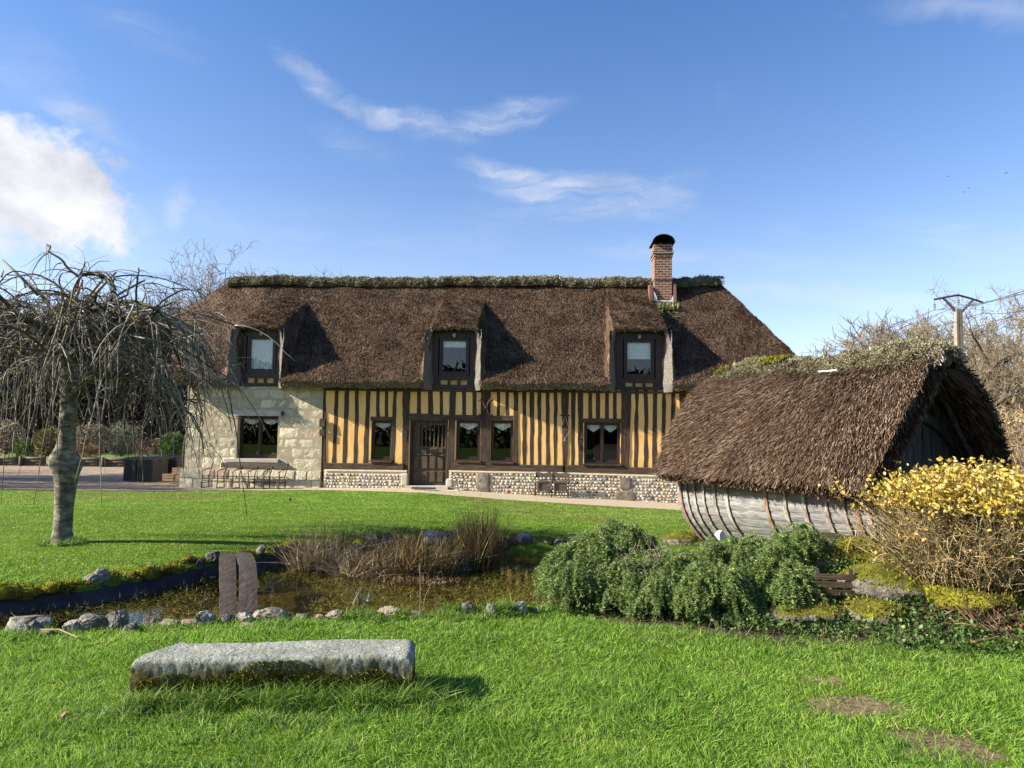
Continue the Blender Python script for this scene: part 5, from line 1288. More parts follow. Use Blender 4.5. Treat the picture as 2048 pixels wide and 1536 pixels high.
    p = MB(); p.tube([(0.14, -0.04, APEX-0.22), (0.14, -0.62, APEX-0.95), (0.14, -1.30, APEX-1.70)], 0.028, 6); p.tube([(0.22, 0.06, APEX-0.35), (0.22, 0.66, APEX-1.0), (0.22, 1.26, APEX-1.65)], 0.028, 6); p.tube([(-0.02, 0, APEX-0.16), (0.6, 0, APEX-0.18)], 0.035, 6); p.prism([(0.02, -0.15, APEX-0.34), (0.02, 0.13, APEX-0.34), (0.02, 0.0, APEX-0.12)], (0.02, 0, 0)); p.build('roof_pole', M['darkwood'], hut)
build_hut()

# ------------------------------------------------------------------ stone bench
def build_bench():
    A = at_z(262, 1319, 0.27); B = at_z(826, 1311, 0.27); C = at_z(828, 1285, 0.27); D = at_z(321, 1283, 0.27)
    ctr = (A+B)/2; ang = math.atan2((B-A)[1], (B-A)[0]); Ln = np.linalg.norm((B-A)[:2])
    t = thing('stone_bench', 'long grey granite block bench with moss on its front, standing in grass', 'bench', (ctr[0], ctr[1], 0), ang)
    nx, nd = 230, 44
    # closed section swept along x
    def sec(x):
        k = (x+Ln/2)/Ln
        dep = 0.35+0.012*math.sin(x*3); h = 0.27+0.004*math.sin(x*5)
        r = 0.03
        pts = []
        for cx, cy, a0 in ((r, h-r, 180), (dep-r, h-r, 90)):
            for a in np.linspace(a0, a0-90, 8): pts.append((cx+r*math.cos(math.radians(a)), cy+r*math.sin(math.radians(a))))
        fr = [(0.02, -0.10), (0.012, 0.0), (0.004, 0.06), (0, 0.12), (0, 0.15), (0, 0.17), (0, 0.19), (0, 0.21), (0, 0.225)]
        bk = [(dep, 0.16), (dep, 0.05), (dep, -0.10)]
        return np.array(fr+pts[:8]+[(r+(dep-2*r)*q, h) for q in np.linspace(0.03, 0.97, 40)]+pts[8:]+bk)
    xs = np.linspace(-Ln/2, Ln/2, nx)
    G = np.array([[(x, p[0], p[1]) for p in sec(x)] for x in xs])
    # the left end tapers back, corners worn
    kk = np.clip((-Ln/2+0.22-G[..., 0])/0.22, 0, 1)
    G[..., 0] += np.where(kk > 0, G[..., 1]*0.50*kk, 0)
    e = np.clip((np.abs(G[..., 0])-(Ln/2-0.05))/0.05, 0, 1)**2
    G[..., 2] -= np.where(G[..., 2] > 0.2, e*0.03, 0)
    fl = G.reshape(-1, 3); ctr_ = np.array([0, 0.18, 0.1])
    dv = G-ctr_; dv[..., 0] = np.where(np.abs(G[..., 0]) > Ln/2-0.06, np.sign(G[..., 0])*0.3, 0); dv = unit(dv)
    G = G+dv*((fbm(fl, 5, 4).reshape(G.shape[:2])-0.5)*0.014+(fbm(fl, 60, 3).reshape(G.shape[:2])-0.5)*0.008+np.minimum(fbm(fl, 22, 2, 8.0).reshape(G.shape[:2])-0.30, 0.0)*0.028)[..., None]
    m = MB(); m.grid(G.transpose(1, 0, 2)[:, ::-1])
    for e, o in ((0, 1), (-1, -1)):
        P = G[e]; c = P.mean(0); m.add(np.vstack([P, c[None]]), [np.array([[i, i+1, len(P)][::o] for i in range(len(P)-1)])])
    m.build('slab', M['granite'], t, smooth=True)
    mo = MB(); n = 9000; x = U(-Ln/2+0.03, Ln/2-0.05, n); z = U(-0.02, 0.25, n)
    cover = fbm(np.stack([x*1.0, 0*x, z*1.4], -1), 4.2, 4)
    lim = 0.16*np.exp(-((x-0.02)/0.22)**2)+0.11+0.05*np.exp(-((x-0.62)/0.14)**2)+0.05*np.exp(-((x+0.6)/0.1)**2)
    ok = (z < lim+0.10*(cover-0.4)+0.01); x, z = x[ok], z[ok]; n = len(x)
    dd = unit(np.stack([RNG.normal(0, 0.6, n), np.full(n, -1.0), RNG.normal(0.1, 0.6, n)], -1))
    mo.scatter(np.array([(-1, 0, 0), (1, 0, 0), (0.1, 1, 0)]), [(0, 1, 2)], np.stack([x, 0*x+0.004, z], -1), basis_from(dd), np.stack([U(0.003, 0.008, n), U(0.010, 0.028, n), U(0.004, 0.01, n)], -1))
    tag(mo.build('moss', M['mossfuzz'], t), kind='stuff')
    return ctr, ang, Ln
BENCH = build_bench()

# ------------------------------------------------------------------ pond edge stones, planks, reeds
MOSSY, NEARST = [], []
def place_stone(name, p, size, mat, label, group, seed, rough=0.28, ridged=False, rz=None, sub=3, moss=0, flat=0.5, cat='stone'):
    P, F = lump(sub, size, rough, 1.4, seed, flat, ridged)
    a = seed*2.3 if rz is None else rz
    m = MB(); m.add(P, F); o = m.build(name, mat, smooth=not ridged); o.location = tuple(p); o.rotation_euler = (0, 0, a)
    tag(o, label, cat, group)
    if moss:
        V, Fm = ico(2); n = moss
        i = RNG.integers(0, len(P), n); pos = P[i]+RNG.normal(0, 0.006, (n, 3)); up = pos[:, 2] > -size[2]*0.25; pos = pos[up]; n = len(pos)
        q = MB(); dd = unit(pos/np.array(size)**2+RNG.normal(0, 3.0, (n, 3))+np.array([0, 0, 3.0]))
        q.scatter(np.array([(-1, 0, 0), (1, 0, 0), (0.1, 1, 0)]), [(0, 1, 2)], pos, basis_from(dd), np.stack([U(0.004, 0.009, n), U(0.012, 0.035, n), U(0.005, 0.01, n)], -1))
        tag(q.build('moss', M['mossfuzz'], o), kind='stuff')
    return o
def edge_pts(i0, i1, step):
    pts = []
    for i in range(i0, i1):
        a, b = POND[i], POND[i+1]; n = max(1, int(np.hypot(*(b-a))/step))
        for t in np.linspace(0, 1, n, endpoint=False): pts.append(a*(1-t)+b*t)
    return pts
def build_edges():
    g = np.random.default_rng(11)
    # mossy bank from the left edge of the picture to the plank bridge and a little beyond
    pts = edge_pts(14, 19, 0.085); c = POND.mean(0)
    k = 0
    for p in pts:
        if p[0] < -5.7: continue
        out = unit(p-c)
        q = p+out*g.uniform(-0.02, 0.20); sz = g.uniform(0.05, 0.125)
        z = 0.0+g.uniform(-0.03, 0.04)
        r = g.random()
        if r < 0.80: place_stone('mossy_stone', (q[0], q[1], z), (sz*1.25, sz, sz*0.85), M['moss'], 'yellow-green moss-covered stone in the row along the far left pond bank', 'mossy stones along the far left bank of the pond', k*0.71+1, 0.30, moss=420)
        else: place_stone('bank_stone', (q[0], q[1], z+0.05), (sz*0.85, sz*0.7, sz*0.7), M['rock'], 'small bare grey stone among the mossy stones of the far left pond bank', 'bare stones among the mossy bank', k*0.93+2, 0.3, True)
        k += 1
    # grey stones on the far right bank
    for p in edge_pts(9, 15, 0.13):
        if p[0] > 1.2: continue
        q = p+unit(p-c)*g.uniform(-0.06, 0.18); sz = g.uniform(0.05, 0.145)
        if p[0] < -2.0: lab, grp = 'dark rough stone on the far pond bank between plank bridge and reeds', 'dark stones on the far bank left of the reeds'
        elif p[0] < 0.0: lab, grp = 'grey rough stone on the far pond bank behind the reeds', 'grey stones behind the reeds'
        else: lab, grp = 'dark grey stone on the far pond bank between the reeds and the weeping cedar', 'grey stones right of the reeds'
        place_stone('bank_stone', (q[0], q[1], gz(q[0], q[1])+0.0), (sz*1.2, sz, sz*0.8), M['mossrock' if g.random() < 0.6 else 'rock'], lab, grp, k*0.77+3, 0.34, True); k += 1
    # named rocks of the near edge: px centre, py base, px width, px height, material
    near = [(45, 1262, 84, 42, 'rock', 'largest pale grey rock at the left end of the near pond edge'),
            (88, 1268, 22, 13, 'brownrock', 'small brown stone just right of the largest pale rock'), (140, 1262, 44, 26, 'rock', 'pitted low grey rock beside the largest pale rock of the near pond edge'), (182, 1259, 50, 34, 'rock', 'craggy dark grey rock left of the patch of sky reflected in the pond'),
            (228, 1257, 52, 34, 'rock', 'pointed pale rock in front of the patch of sky reflected in the pond'), (258, 1262, 30, 16, 'rock', 'small white triangular stone in the grass below the pointed pale rock'),
            (303, 1252, 36, 22, 'brownrock', 'rounded brown stone right of the pointed pale rock'), (338, 1252, 44, 18, 'brownrock', 'flat low brown stone in the middle between pale rock and plank bridge'), (378, 1250, 40, 16, 'brownrock', 'flat tan stone second from the plank bridge'),
            (410, 1249, 40, 34, 'rock', 'tall slanting grey rock just left of the plank bridge'), (452, 1246, 30, 20, 'rock', 'grey stone under the foot of the left bridge plank'), (486, 1244, 40, 28, 'rock', 'dark pointed grey rock under the foot of the right bridge plank'),
            (492, 1252, 24, 12, 'brownrock', 'small brown stone in the grass in front of the bridge foot'),
            (540, 1240, 72, 30, 'brownrock', 'broad smooth brown boulder right of the plank bridge'), (600, 1236, 26, 14, 'rock', 'small pale stone first to the right of the broad brown boulder'), (668, 1236, 42, 18, 'brownrock', 'low tan stone below the pale dead stems in the water'),
            (640, 1238, 22, 13, 'brownrock', 'small brown stone left of the low tan stone'), (745, 1234, 30, 16, 'brownrock', 'brown stone right of the clump of broad grass at the pond edge'), (775, 1232, 40, 18, 'brownrock', 'rust-stained stone in the middle of the near pond edge'),
            (838, 1232, 26, 15, 'rock', 'white-grey stone below the tall thin stem in the pond'), (936, 1228, 34, 24, 'rock', 'pale upright stone on the near edge, left of the grey round one'), (984, 1226, 26, 20, 'rock', 'grey round stone between two pale stones near the weeping cedar'), (1040, 1222, 36, 20, 'rock', 'flat pale stone among grass nearest to the weeping cedar'), (1076, 1221, 14, 9, 'rock', 'tiny white stone at the tip of the weeping cedar')]
    for i, (px, py, w, h, mt, lab) in enumerate(near):
        p = gpt(px, py+3); D = p[1]; sx = w/2/FPX*D*0.95; sz_ = h/FPX*D*0.85
        place_stone('pond_rock', (p[0], p[1]+sx*0.4, p[2]+sz_*0.16), (sx, sx*0.7, sz_*0.72), M[mt], lab, 'rocks along the near pond edge', i*1.37+5, 0.36, True, rz=(i*0.9) % 0.7-0.35, sub=4, flat=0.6, cat='rock')
    # two bridge planks
    for (a, b, w0, w1, lab, bow) in (((456, 1232), (455, 1108), 31, 30, 'left of the two dark planks bridging the pond, plain brown', 0.05), ((494, 1226), (484, 1105), 36, 28, 'right bridge plank over the pond, speckled with white lichen', 0.13)):
        p = at_z(a[0], a[1], -0.02); q = at_z(b[0], b[1], 0.16); n = 24
        t = np.linspace(0, 1, n); path = p[None]*(1-t[:, None])+q[None]*t[:, None]
        path[:, 2] += bow*np.sin(np.pi*t)*0.8; 
        dr = unit(q-p); sd = unit(np.cross(dr, [0, 0, 1.0])); w = (w0*(1-t)/FPX*p[1]+w1*t/FPX*q[1])/2
        if bow > 0.1: path = path+sd*(0.035*np.sin(np.pi*t*0.9)[:, None])
        jl = 0.012*(fbm(np.stack([t*9, 0*t, 0*t], -1), 1.0, 3, a[0])-0.5); up = np.array([0, 0, 0.055])
        G = np.array([path-sd*w[:, None]+jl[:, None]*sd-up, path-sd*w[:, None]+jl[:, None]*sd, path-sd*(w*0.3)[:, None]+np.array([0, 0, 0.004]), path+sd*(w*0.4)[:, None]+np.array([0, 0, 0.004]), path+sd*w[:, None], path+sd*w[:, None]-up, path-sd*w[:, None]+jl[:, None]*sd-up])
        m = MB(); ct = (p+q)/2; m.grid(G-ct)
        m.add(G[:6, 0]-ct, [np.array([[0, 1, 2, 3, 4, 5]])]); m.add(G[:6, -1]-ct, [np.array([[5, 4, 3, 2, 1, 0]])])
        o = m.build('bridge_plank', M['plank'], loc=tuple(ct)); tag(o, lab, 'plank', 'planks bridging the pond')
build_edges()

def blade_strip(mb, base, d0, L, w, bend, nseg=4, fold=None):
    """curved tapering blades; arrays of equal length"""
    n = len(base); t = np.linspace(0, 1, nseg+1)
    side = unit(np.cross(d0, RNG.normal(size=(n, 3))))
    P = base[:, None]+d0[:, None]*(L[:, None]*t)[..., None]+bend[:, None]*(L[:, None]*t**2)[..., None]
    wd = w[:, None]*(1-t**1.6*0.92)
    A = P-side[:, None]*wd[..., None]; B = P+side[:, None]*wd[..., None]
    V = np.stack([A, B], 2).reshape(n, -1, 3); k = 2*(nseg+1)
    f = np.array([[2*i, 2*i+1, 2*i+3, 2*i+2] for i in range(nseg)])
    F = (f[None]+np.arange(n)[:, None, None]*k).reshape(-1, 4)
    mb.add(V.reshape(-1, 3), [F])
def reed_clump(name, px, py, rx, ry, n, hmin, hmax, mat, label, messy=0.35, w=0.006, group=None, zb=POND_Z-0.05, cat='reeds', broken=0.3):
    p = at_z(px, py, POND_Z); m = MB()
    a = U(0, 2*math.pi, n); r = np.sqrt(U(0, 1, n)); x = r*np.cos(a)*rx; y = r*np.sin(a)*ry
    base = np.stack([x, y, np.full(n, zb)], -1)
    d = unit(np.stack([x/rx*0.25+RNG.normal(0, messy*0.5, n), y/ry*0.2+RNG.normal(0, messy*0.5, n), np.ones(n)], -1))
    hump = 1-0.35*r**2
    L = U(hmin, hmax, n)*hump; bend = np.stack([RNG.normal(0, messy*0.6, n), RNG.normal(0, messy*0.6, n), -np.abs(RNG.normal(0, messy*0.35, n))], -1)
    br = RNG.random(n) < broken; bend[br] *= 2.4; d[br] = unit(d[br]+RNG.normal(0, messy, (br.sum(), 3))*np.array([1, 1, 0.3]))
    blade_strip(m, base, d, L, U(w*0.5, w, n), bend, 5)
    o = m.build(name, mat, loc=(p[0], p[1], 0)); return tag(o, label, cat, group)
def build_reeds():
    reed_clump('reed_clump', 640, 1136, 0.36, 0.26, 900, 0.28, 0.78, M['reed'], 'pale dry reed clump at the left end of the reed bed', 0.42)
    reed_clump('reed_clump', 652, 1126, 0.10, 0.12, 60, 0.5, 0.82, M['rush'], 'thin dark tall rushes rising behind the pale dry reed clump', 0.12)
    reed_clump('reed_clump', 735, 1146, 0.42, 0.28, 1100, 0.24, 0.60, M['reed'], 'low tangled broken reeds in the middle of the pond', 0.55)
    reed_clump('reed_clump', 830, 1145, 0.48, 0.30, 1400, 0.32, 0.74, M['rush'], 'brown mid-height reeds between the low tangle and the tall dark rushes', 0.30)
    reed_clump('reed_clump', 905, 1136, 0.26, 0.24, 420, 0.2, 0.48, M['greygrass'], 'greenish grey reeds leaning right beside the tall dark rushes', 0.40)
    reed_clump('rush_clump', 958, 1132, 0.24, 0.26, 1100, 0.5, 1.02, M['rush'], 'tall dark brown rush clump at the right end of the reed bed', 0.20, cat='rushes', broken=0.12)
    for px, py, h, lab in ((840, 1222, 0.42, 'single tall thin dry stem standing in the pond by the near edge'), (1098, 1228, 0.26, 'pale cut stem standing at the left tip of the weeping cedar')):
        p = at_z(px, py, -0.05); m = MB(); m.tube([(0, 0, -0.1), (0.0, 0, h*0.5), (-0.012, 0, h)], [0.006, 0.005, 0.004], 5); m.tube([(0.01, 0, -0.05), (0.05, 0, h*0.35), (0.10, 0, h*0.6)], [0.004, 0.003, 0.002], 4)
        tag(m.build('dried_reed', M['reed'], loc=tuple(p)), lab, 'stem')
    p = at_z(725, 1205, POND_Z); m = MB(); n = 40
    b = np.stack([RNG.normal(0, 0.05, n), RNG.normal(0, 0.04, n), np.full(n, -0.03)], -1); blade_strip(m, b, unit(np.stack([RNG.normal(0, 0.3, n), RNG.normal(0, 0.2, n), np.ones(n)], -1)), U(0.06, 0.2, n), U(0.004, 0.010, n), RNG.normal(0, 0.3, (n, 3)))
    tag(m.build('dead_rush_tuft', M['greygrass'], loc=tuple(p)), 'small pale tuft of dead stems standing in the open pond water', 'stems')
    p = at_z(862, 1166, POND_Z+0.004); m = MB(); m.box((-0.05, -0.015, 0), (0.05, 0.015, 0.012), 0.004); tag(m.build('floating_label', M['white_plastic'], loc=tuple(p)), 'small white plastic tag floating on the pond before the reeds', 'tag')
    # low dark mat of vegetation before the reeds
    p = at_z(835, 1165, POND_Z); m = MB(); n = 900; a = U(0, 6.28, n); r = np.sqrt(U(0, 1, n)); b = np.stack([r*np.cos(a)*0.5, r*np.sin(a)*0.16, U(-0.01, 0.03, n)], -1)
    blade_strip(m, b, unit(RNG.normal(0, 1, (n, 3))+np.array([0, 0, 0.7])), U(0.02, 0.07, n), U(0.004, 0.010, n), RNG.normal(0, 0.2, (n, 3)), 2)
    tag(m.build('water_weed_mat', M['rustbush'], loc=tuple(p)), 'dark reddish mat of water weed in front of the reeds', 'weeds')
    # submerged and floating pond weed, uncountable
    n = 230000; x = U(-7.2, 1.5, n); y = U(5.2, 10.4, n); s = pond_sd(x, y)
    dens = fbm(np.stack([x*1.0, y*1.6, 0*x], -1), 1.3, 4); ok = (s > 0.16) & (dens > 0.33+0.18*RNG.random(n)); x, y, dens = x[ok], y[ok], dens[ok]; n = len(x)
    hgt = np.where(RNG.random(n) < 0.035, U(0.005, 0.045, n), U(-0.05, 0.002, n))
    b = np.stack([x, y, POND_Z+hgt-0.008], -1); d = unit(np.stack([RNG.normal(0, 1, n), RNG.normal(0, 0.7, n), np.where(hgt > 0.005, 1.2, 0.15)], -1))
    m = MB(); blade_strip(m, b, d, U(0.02, 0.075, n), U(0.0010, 0.0022, n), RNG.normal(0, 0.25, (n, 3)), 2)
    weed = mat_noise('pond_weed', [(0.2, (0.045, 0.042, 0.012)), (0.5, (0.14, 0.13, 0.032)), (0.85, (0.34, 0.33, 0.11))], 1.2, island=0.6, bump=0, coord='World')
    tag(m.build('pond_weed', weed), 'olive pond weed under and on the water', 'pond weed', kind='stuff')
build_reeds()
# ------------------------------------------------------------------ weeping tree at the left
CAP, TREE_SEED = 99.0, 23
def droop(p, d, L, n, g, wig=0.05, kink=0.0):
    """a path that starts along d and falls more and more"""
    P = [np.array(p, float)]; d = unit(np.array(d, float)); st = L/n
    for i in range(n):
        d = unit(d+np.array([0, 0, -g*st*(1.0+i*0.15)])+RNG.normal(0, wig, 3))
        if kink and RNG.random() < kink: d = unit(d+RNG.normal(0, 0.35, 3))
        P.append(P[-1]+d*st)
    P = np.array(P); top = P[:, 2] > CAP; P[top, 2] = CAP+(P[top, 2]-CAP)*0.35
    return P
def build_weeping_tree():
    global CAP, RNG
    keep = RNG; RNG = np.random.default_rng(TREE_SEED); CAP = 3.5
    b = gpt(122, 1086); 
    t = thing('weeping_tree', 'bare weeping tree with grafted trunk and long hanging twigs on the left lawn', 'tree', tuple(b))
    def zz(py): return 1.6+(853-py)/FPX*b[1]-b[2]
    def xx(px, py): return at_d(px, py, b[1])[0]-b[0]
    rows = [(1092, 97, 149), (1080, 101, 146), (1060, 105, 142), (1020, 107, 143), (985, 109, 148), (960, 109, 154), (945, 107, 159), (932, 103, 163), (920, 102, 163), (908, 107, 156), (895, 114, 153), (880, 118, 153), (850, 121, 154), (815, 122, 156), (780, 121, 158), (750, 116, 160), (720, 118, 156), (690, 122, 152), (650, 126, 146), (620, 130, 144)]
    path, rad = [], []
    for py, x0, x1 in rows:
        path.append((xx((x0+x1)/2, py), 0.03*math.sin(py*0.02), zz(py))); rad.append((xx(x1, py)-xx(x0, py))/2*0.92)
    pz = [p[2] for p in path]; den = np.linspace(pz[0], pz[-1], 60)
    P = np.stack([np.interp(den, pz, [p[i] for p in path]) for i in range(3)], -1); R = np.interp(den, pz, rad)
    th = np.arange(25)*2*math.pi/24
    G = np.stack([P[:, 0, None]+R[:, None]*np.cos(th), P[:, 1, None]+R[:, None]*np.sin(th), np.broadcast_to(P[:, 2, None], (60, 25))], -1)
    fl = G.reshape(-1, 3); nz = fbm(fl*np.array([1, 1, 0.7]), 5, 4).reshape(60, 25)
    bul = np.exp(-((den-zz(922))/0.13)**2)[:, None]
    nz[:, -1] = nz[:, 0]
    c = P[:, None]*np.array([1, 1, 0])+G*np.array([0, 0, 1])
    G = c+(G-c)*(1+(nz-0.5)*(0.18+0.7*bul))[..., None]
    m = MB(); m.grid(G.transpose(1, 0, 2)[::-1].transpose(1, 0, 2)); m.build('trunk', M['bark'], t, smooth=True)
    top = P[-1]
    limbs, br, tw = MB(), MB(), MB()
    limb_paths = []
    # heavy lower limbs seen in the picture, then a spiral of others
    specs = [((150, 785), (1.0, -0.25, 0.10), 1.55, 0.075, 0.10), ((128, 770), (-1.0, -0.1, 0.25), 1.3, 0.07, 0.25), ((150, 720), (0.8, 0.5, 0.55), 1.7, 0.06, 0.32), ((128, 700), (-0.8, 0.4, 0.6), 1.7, 0.06, 0.32),
             ((140, 690), (0.25, -0.9, 0.55), 1.35, 0.055, 0.30), ((132, 680), (-0.45, -0.85, 0.6), 1.3, 0.055, 0.32)]
    for (px, py), d, L, r, g in specs:
        limb_paths.append((droop((xx(px, py), 0, zz(py)), d, L, 12, g, 0.07, 0.22), r))
    for i in range(17):
        a = i*2.4+0.3; e = U(0.25, 1.0); z0 = U(zz(760), top[2])
        k = (z0-den[0])/(den[-1]-den[0]); q = np.array([np.interp(z0, den, P[:, j]) for j in range(3)])
        limb_paths.append((droop(q, (math.cos(a), math.sin(a), e), U(1.5, 2.5), 12, U(0.22, 0.55), 0.07, 0.18), U(0.028, 0.048)))
    for Pth, r in limb_paths: limbs.tube(Pth, np.linspace(r, r*0.30, len(Pth)), 8)
    sec = []
    for Pth, r in limb_paths:
        for _ in range(11):
            i = int(RNG.integers(2, len(Pth)-1)); p = Pth[i]; out = unit(np.array([p[0]-top[0]+RNG.normal(0, 0.35), p[1]+RNG.normal(0, 0.35), 0.0]))
            d = out*U(0.5, 1.2)+np.array([RNG.normal(0, 0.5), RNG.normal(0, 0.5), U(-0.1, 1.0)])
            L = U(0.7, 1.85); q = droop(p, d, L, 14, U(0.5, 2.4), 0.08, 0.08)
            r0 = U(0.010, 0.020); br.tube(q, np.linspace(r0, r0*0.35, len(q)), 5); sec.append(q)
    for q in sec:
        for _ in range(int(RNG.integers(2, 6))):
            i = int(RNG.integers(2, len(q)-1)); p = q[i]; tan = unit(q[i]-q[i-1])
            mode = RNG.random()
            d = tan*0.6+RNG.normal(0, 0.65, 3)+np.array([0, 0, 0.45 if mode < 0.35 else -0.2])
            L = U(0.2, 0.95); w = droop(p, d, L, 10, U(0.5, 4.0), 0.07, 0.07)
            r0 = U(0.0038, 0.0085); tw.tube(w, np.linspace(r0, r0*0.45, len(w)), 4, cap=False)
    for q in sec:
        for _ in range(7):
            i = int(RNG.integers(2, len(q)-1)); d = unit(q[i]-q[i-1])*0.5+RNG.normal(0, 0.75, 3)+np.array([0, 0, 0.1]); L = U(0.15, 0.6)
            w = droop(q[i], d, L, 6, U(0.0, 3.0), 0.12, 0.12); r0 = U(0.0022, 0.0042); tw.tube(w, np.linspace(r0, r0*0.5, len(w)), 3, cap=False)
    # long single whips and a few upright shoots
    for (x0, y0, x1, y1, off) in ((470, 650, 590, 722, -0.5), (455, 770, 498, 1036, -0.9), (215, 640, 300, 750, -1.3), (185, 700, 205, 1000, -1.2), (430, 740, 540, 880, -0.6), (360, 640, 395, 780, -0.8), (140, 640, 70, 1012, -1.4), (60, 720, 12, 940, -0.9), (300, 760, 410, 870, -0.4), (120, 640, 50, 900, -1.5), (400, 690, 470, 860, -0.7), (345, 760, 403, 998, -0.5), (235, 690, 145, 960, -1.1)):
        p0 = at_d(x0, y0, b[1]+off)-b; p1 = at_d(x1, y1, b[1]+off)-b; tt = np.linspace(0, 1, 14)
        q = p0[None]*(1-tt[:, None])+p1[None]*tt[:, None]; q[:, 2] += 0.12*np.sin(np.pi*tt)*np.linalg.norm(p1-p0); q += np.cumsum(RNG.normal(0, 0.006, q.shape), 0)
        br.tube(q, np.linspace(0.011, 0.004, 14), 5)
        j = top*0.7+p0*0.3; q2 = droop(j, p0-j+np.array([0, 0, 0.6]), np.linalg.norm(p0-j), 2, 0, 0)
        br.tube(np.array([j, (j+p0)/2+np.array([0, 0, 0.18]), p0]), [0.016, 0.013, 0.011], 5)
    for (px, py, h, off) in ((255, 590, 0.62, 0.1), (120, 570, 0.55, 0), (205, 560, 0.55, -0.2), (52, 560, 0.5, 0.3), (232, 545, 0.32, -0.3), (165, 560, 0.3, 0.2), (5, 520, 0.3, 0), (290, 560, 0.22, 0.4)):
        p = at_d(px, py, b[1]+off)-b; q = droop(p, (U(-0.2, 0.2), 0, 1), h, 6, -0.1, 0.05); br.tube(q, np.linspace(0.015, 0.006, 7), 5)
        j = p*0.45+top*0.55; br.tube(np.array([j-np.array([0, 0, 0.1]), (j+p)/2+np.array([0, 0, -0.04]), p]), [0.024, 0.02, 0.015], 6)
    CAP = 99.0; RNG = keep
    limbs.build('limbs', M['mossbark'], t, smooth=True)
    br.build('branches', M['twig'], t, smooth=True); tw.build('twigs', M['twig'], t)
build_weeping_tree()

# ------------------------------------------------------------------ bare trees far behind
def bare_tree(name, h, spread, trunk_r, seed, twigs=2600, min_r=0.012, trunk_mat='farbark', twig_mat='fartwig', trunk_share=0.3, up=0.25, levels=4, parent=None, kmax=7):
    g = np.random.default_rng(seed); limbs = MB(); fine = MB()
    def grow(p, d, L, r, lev):
        n = 5; P = [p]; dd = d
        for i in range(n):
            dd = unit(dd+g.normal(0, 0.13, 3)+np.array([0, 0, up*0.12])); P.append(P[-1]+dd*L/n)
        P = np.array(P)
        (limbs if lev < 2 else fine).tube(P, np.linspace(r, max(r*0.55, min_r*0.6), n+1), 6 if lev < 2 else 3, cap=False)
        if lev >= levels: return
        k = int(g.integers(kmax-3, kmax))
        for i in range(k):
            j = int(g.integers(2, n+1)) if lev else int(g.integers(2, n+1))
            q = P[j]; ax = unit(g.normal(size=3)); nd = unit(dd*0.75+ax*g.uniform(0.55, 1.0)*spread+np.array([0, 0, up]))
            grow(q, nd, L*g.uniform(0.48, 0.78), max(r*g.uniform(0.38, 0.54), min_r), lev+1)
    trunk_h = h*trunk_share
    Pt = np.array([(0, 0, -0.3), (0.02, 0, trunk_h*0.5), (0.03, 0.02, trunk_h)])
    limbs.tube(Pt, [trunk_r*1.15, trunk_r, trunk_r*0.85], 10)
    for i in range(6):
        a = i*2*math.pi/6+g.uniform(-0.4, 0.4); e = g.uniform(0.5, 1.6)
        grow(Pt[-1]-np.array([0, 0, g.uniform(0, trunk_h*0.25)]), unit(np.array([math.cos(a)*spread, math.sin(a)*spread, e])), h*0.30, trunk_r*0.55, 0)
    grow(Pt[-1], np.array([0, 0, 1.0]), h*0.32, trunk_r*0.7, 0)
    t = thing(name, None, 'tree')
    limbs.build('trunk', M[trunk_mat], t, smooth=True); fine.build('twigs', M[twig_mat], t)
    V = np.vstack(limbs.v+fine.v); t['_h'] = float(V[:, 2].max())
    return t
def put(t, px, py_top, D, label, group=None, first=False, sx=1.0):
    o = t if first else copy_tree(t)
    p = at_d(px, 860, D); z = gz(p[0], p[1]); o.location = (p[0], p[1], z-0.1)
    ztop = at_d(px, py_top, D)[2]; s = (ztop-z)/t['_h']; o.scale = (s*sx, s*sx, s); o.rotation_euler = (0, 0, U(0, 6.28))
    tag(o, label, 'tree', group); return o
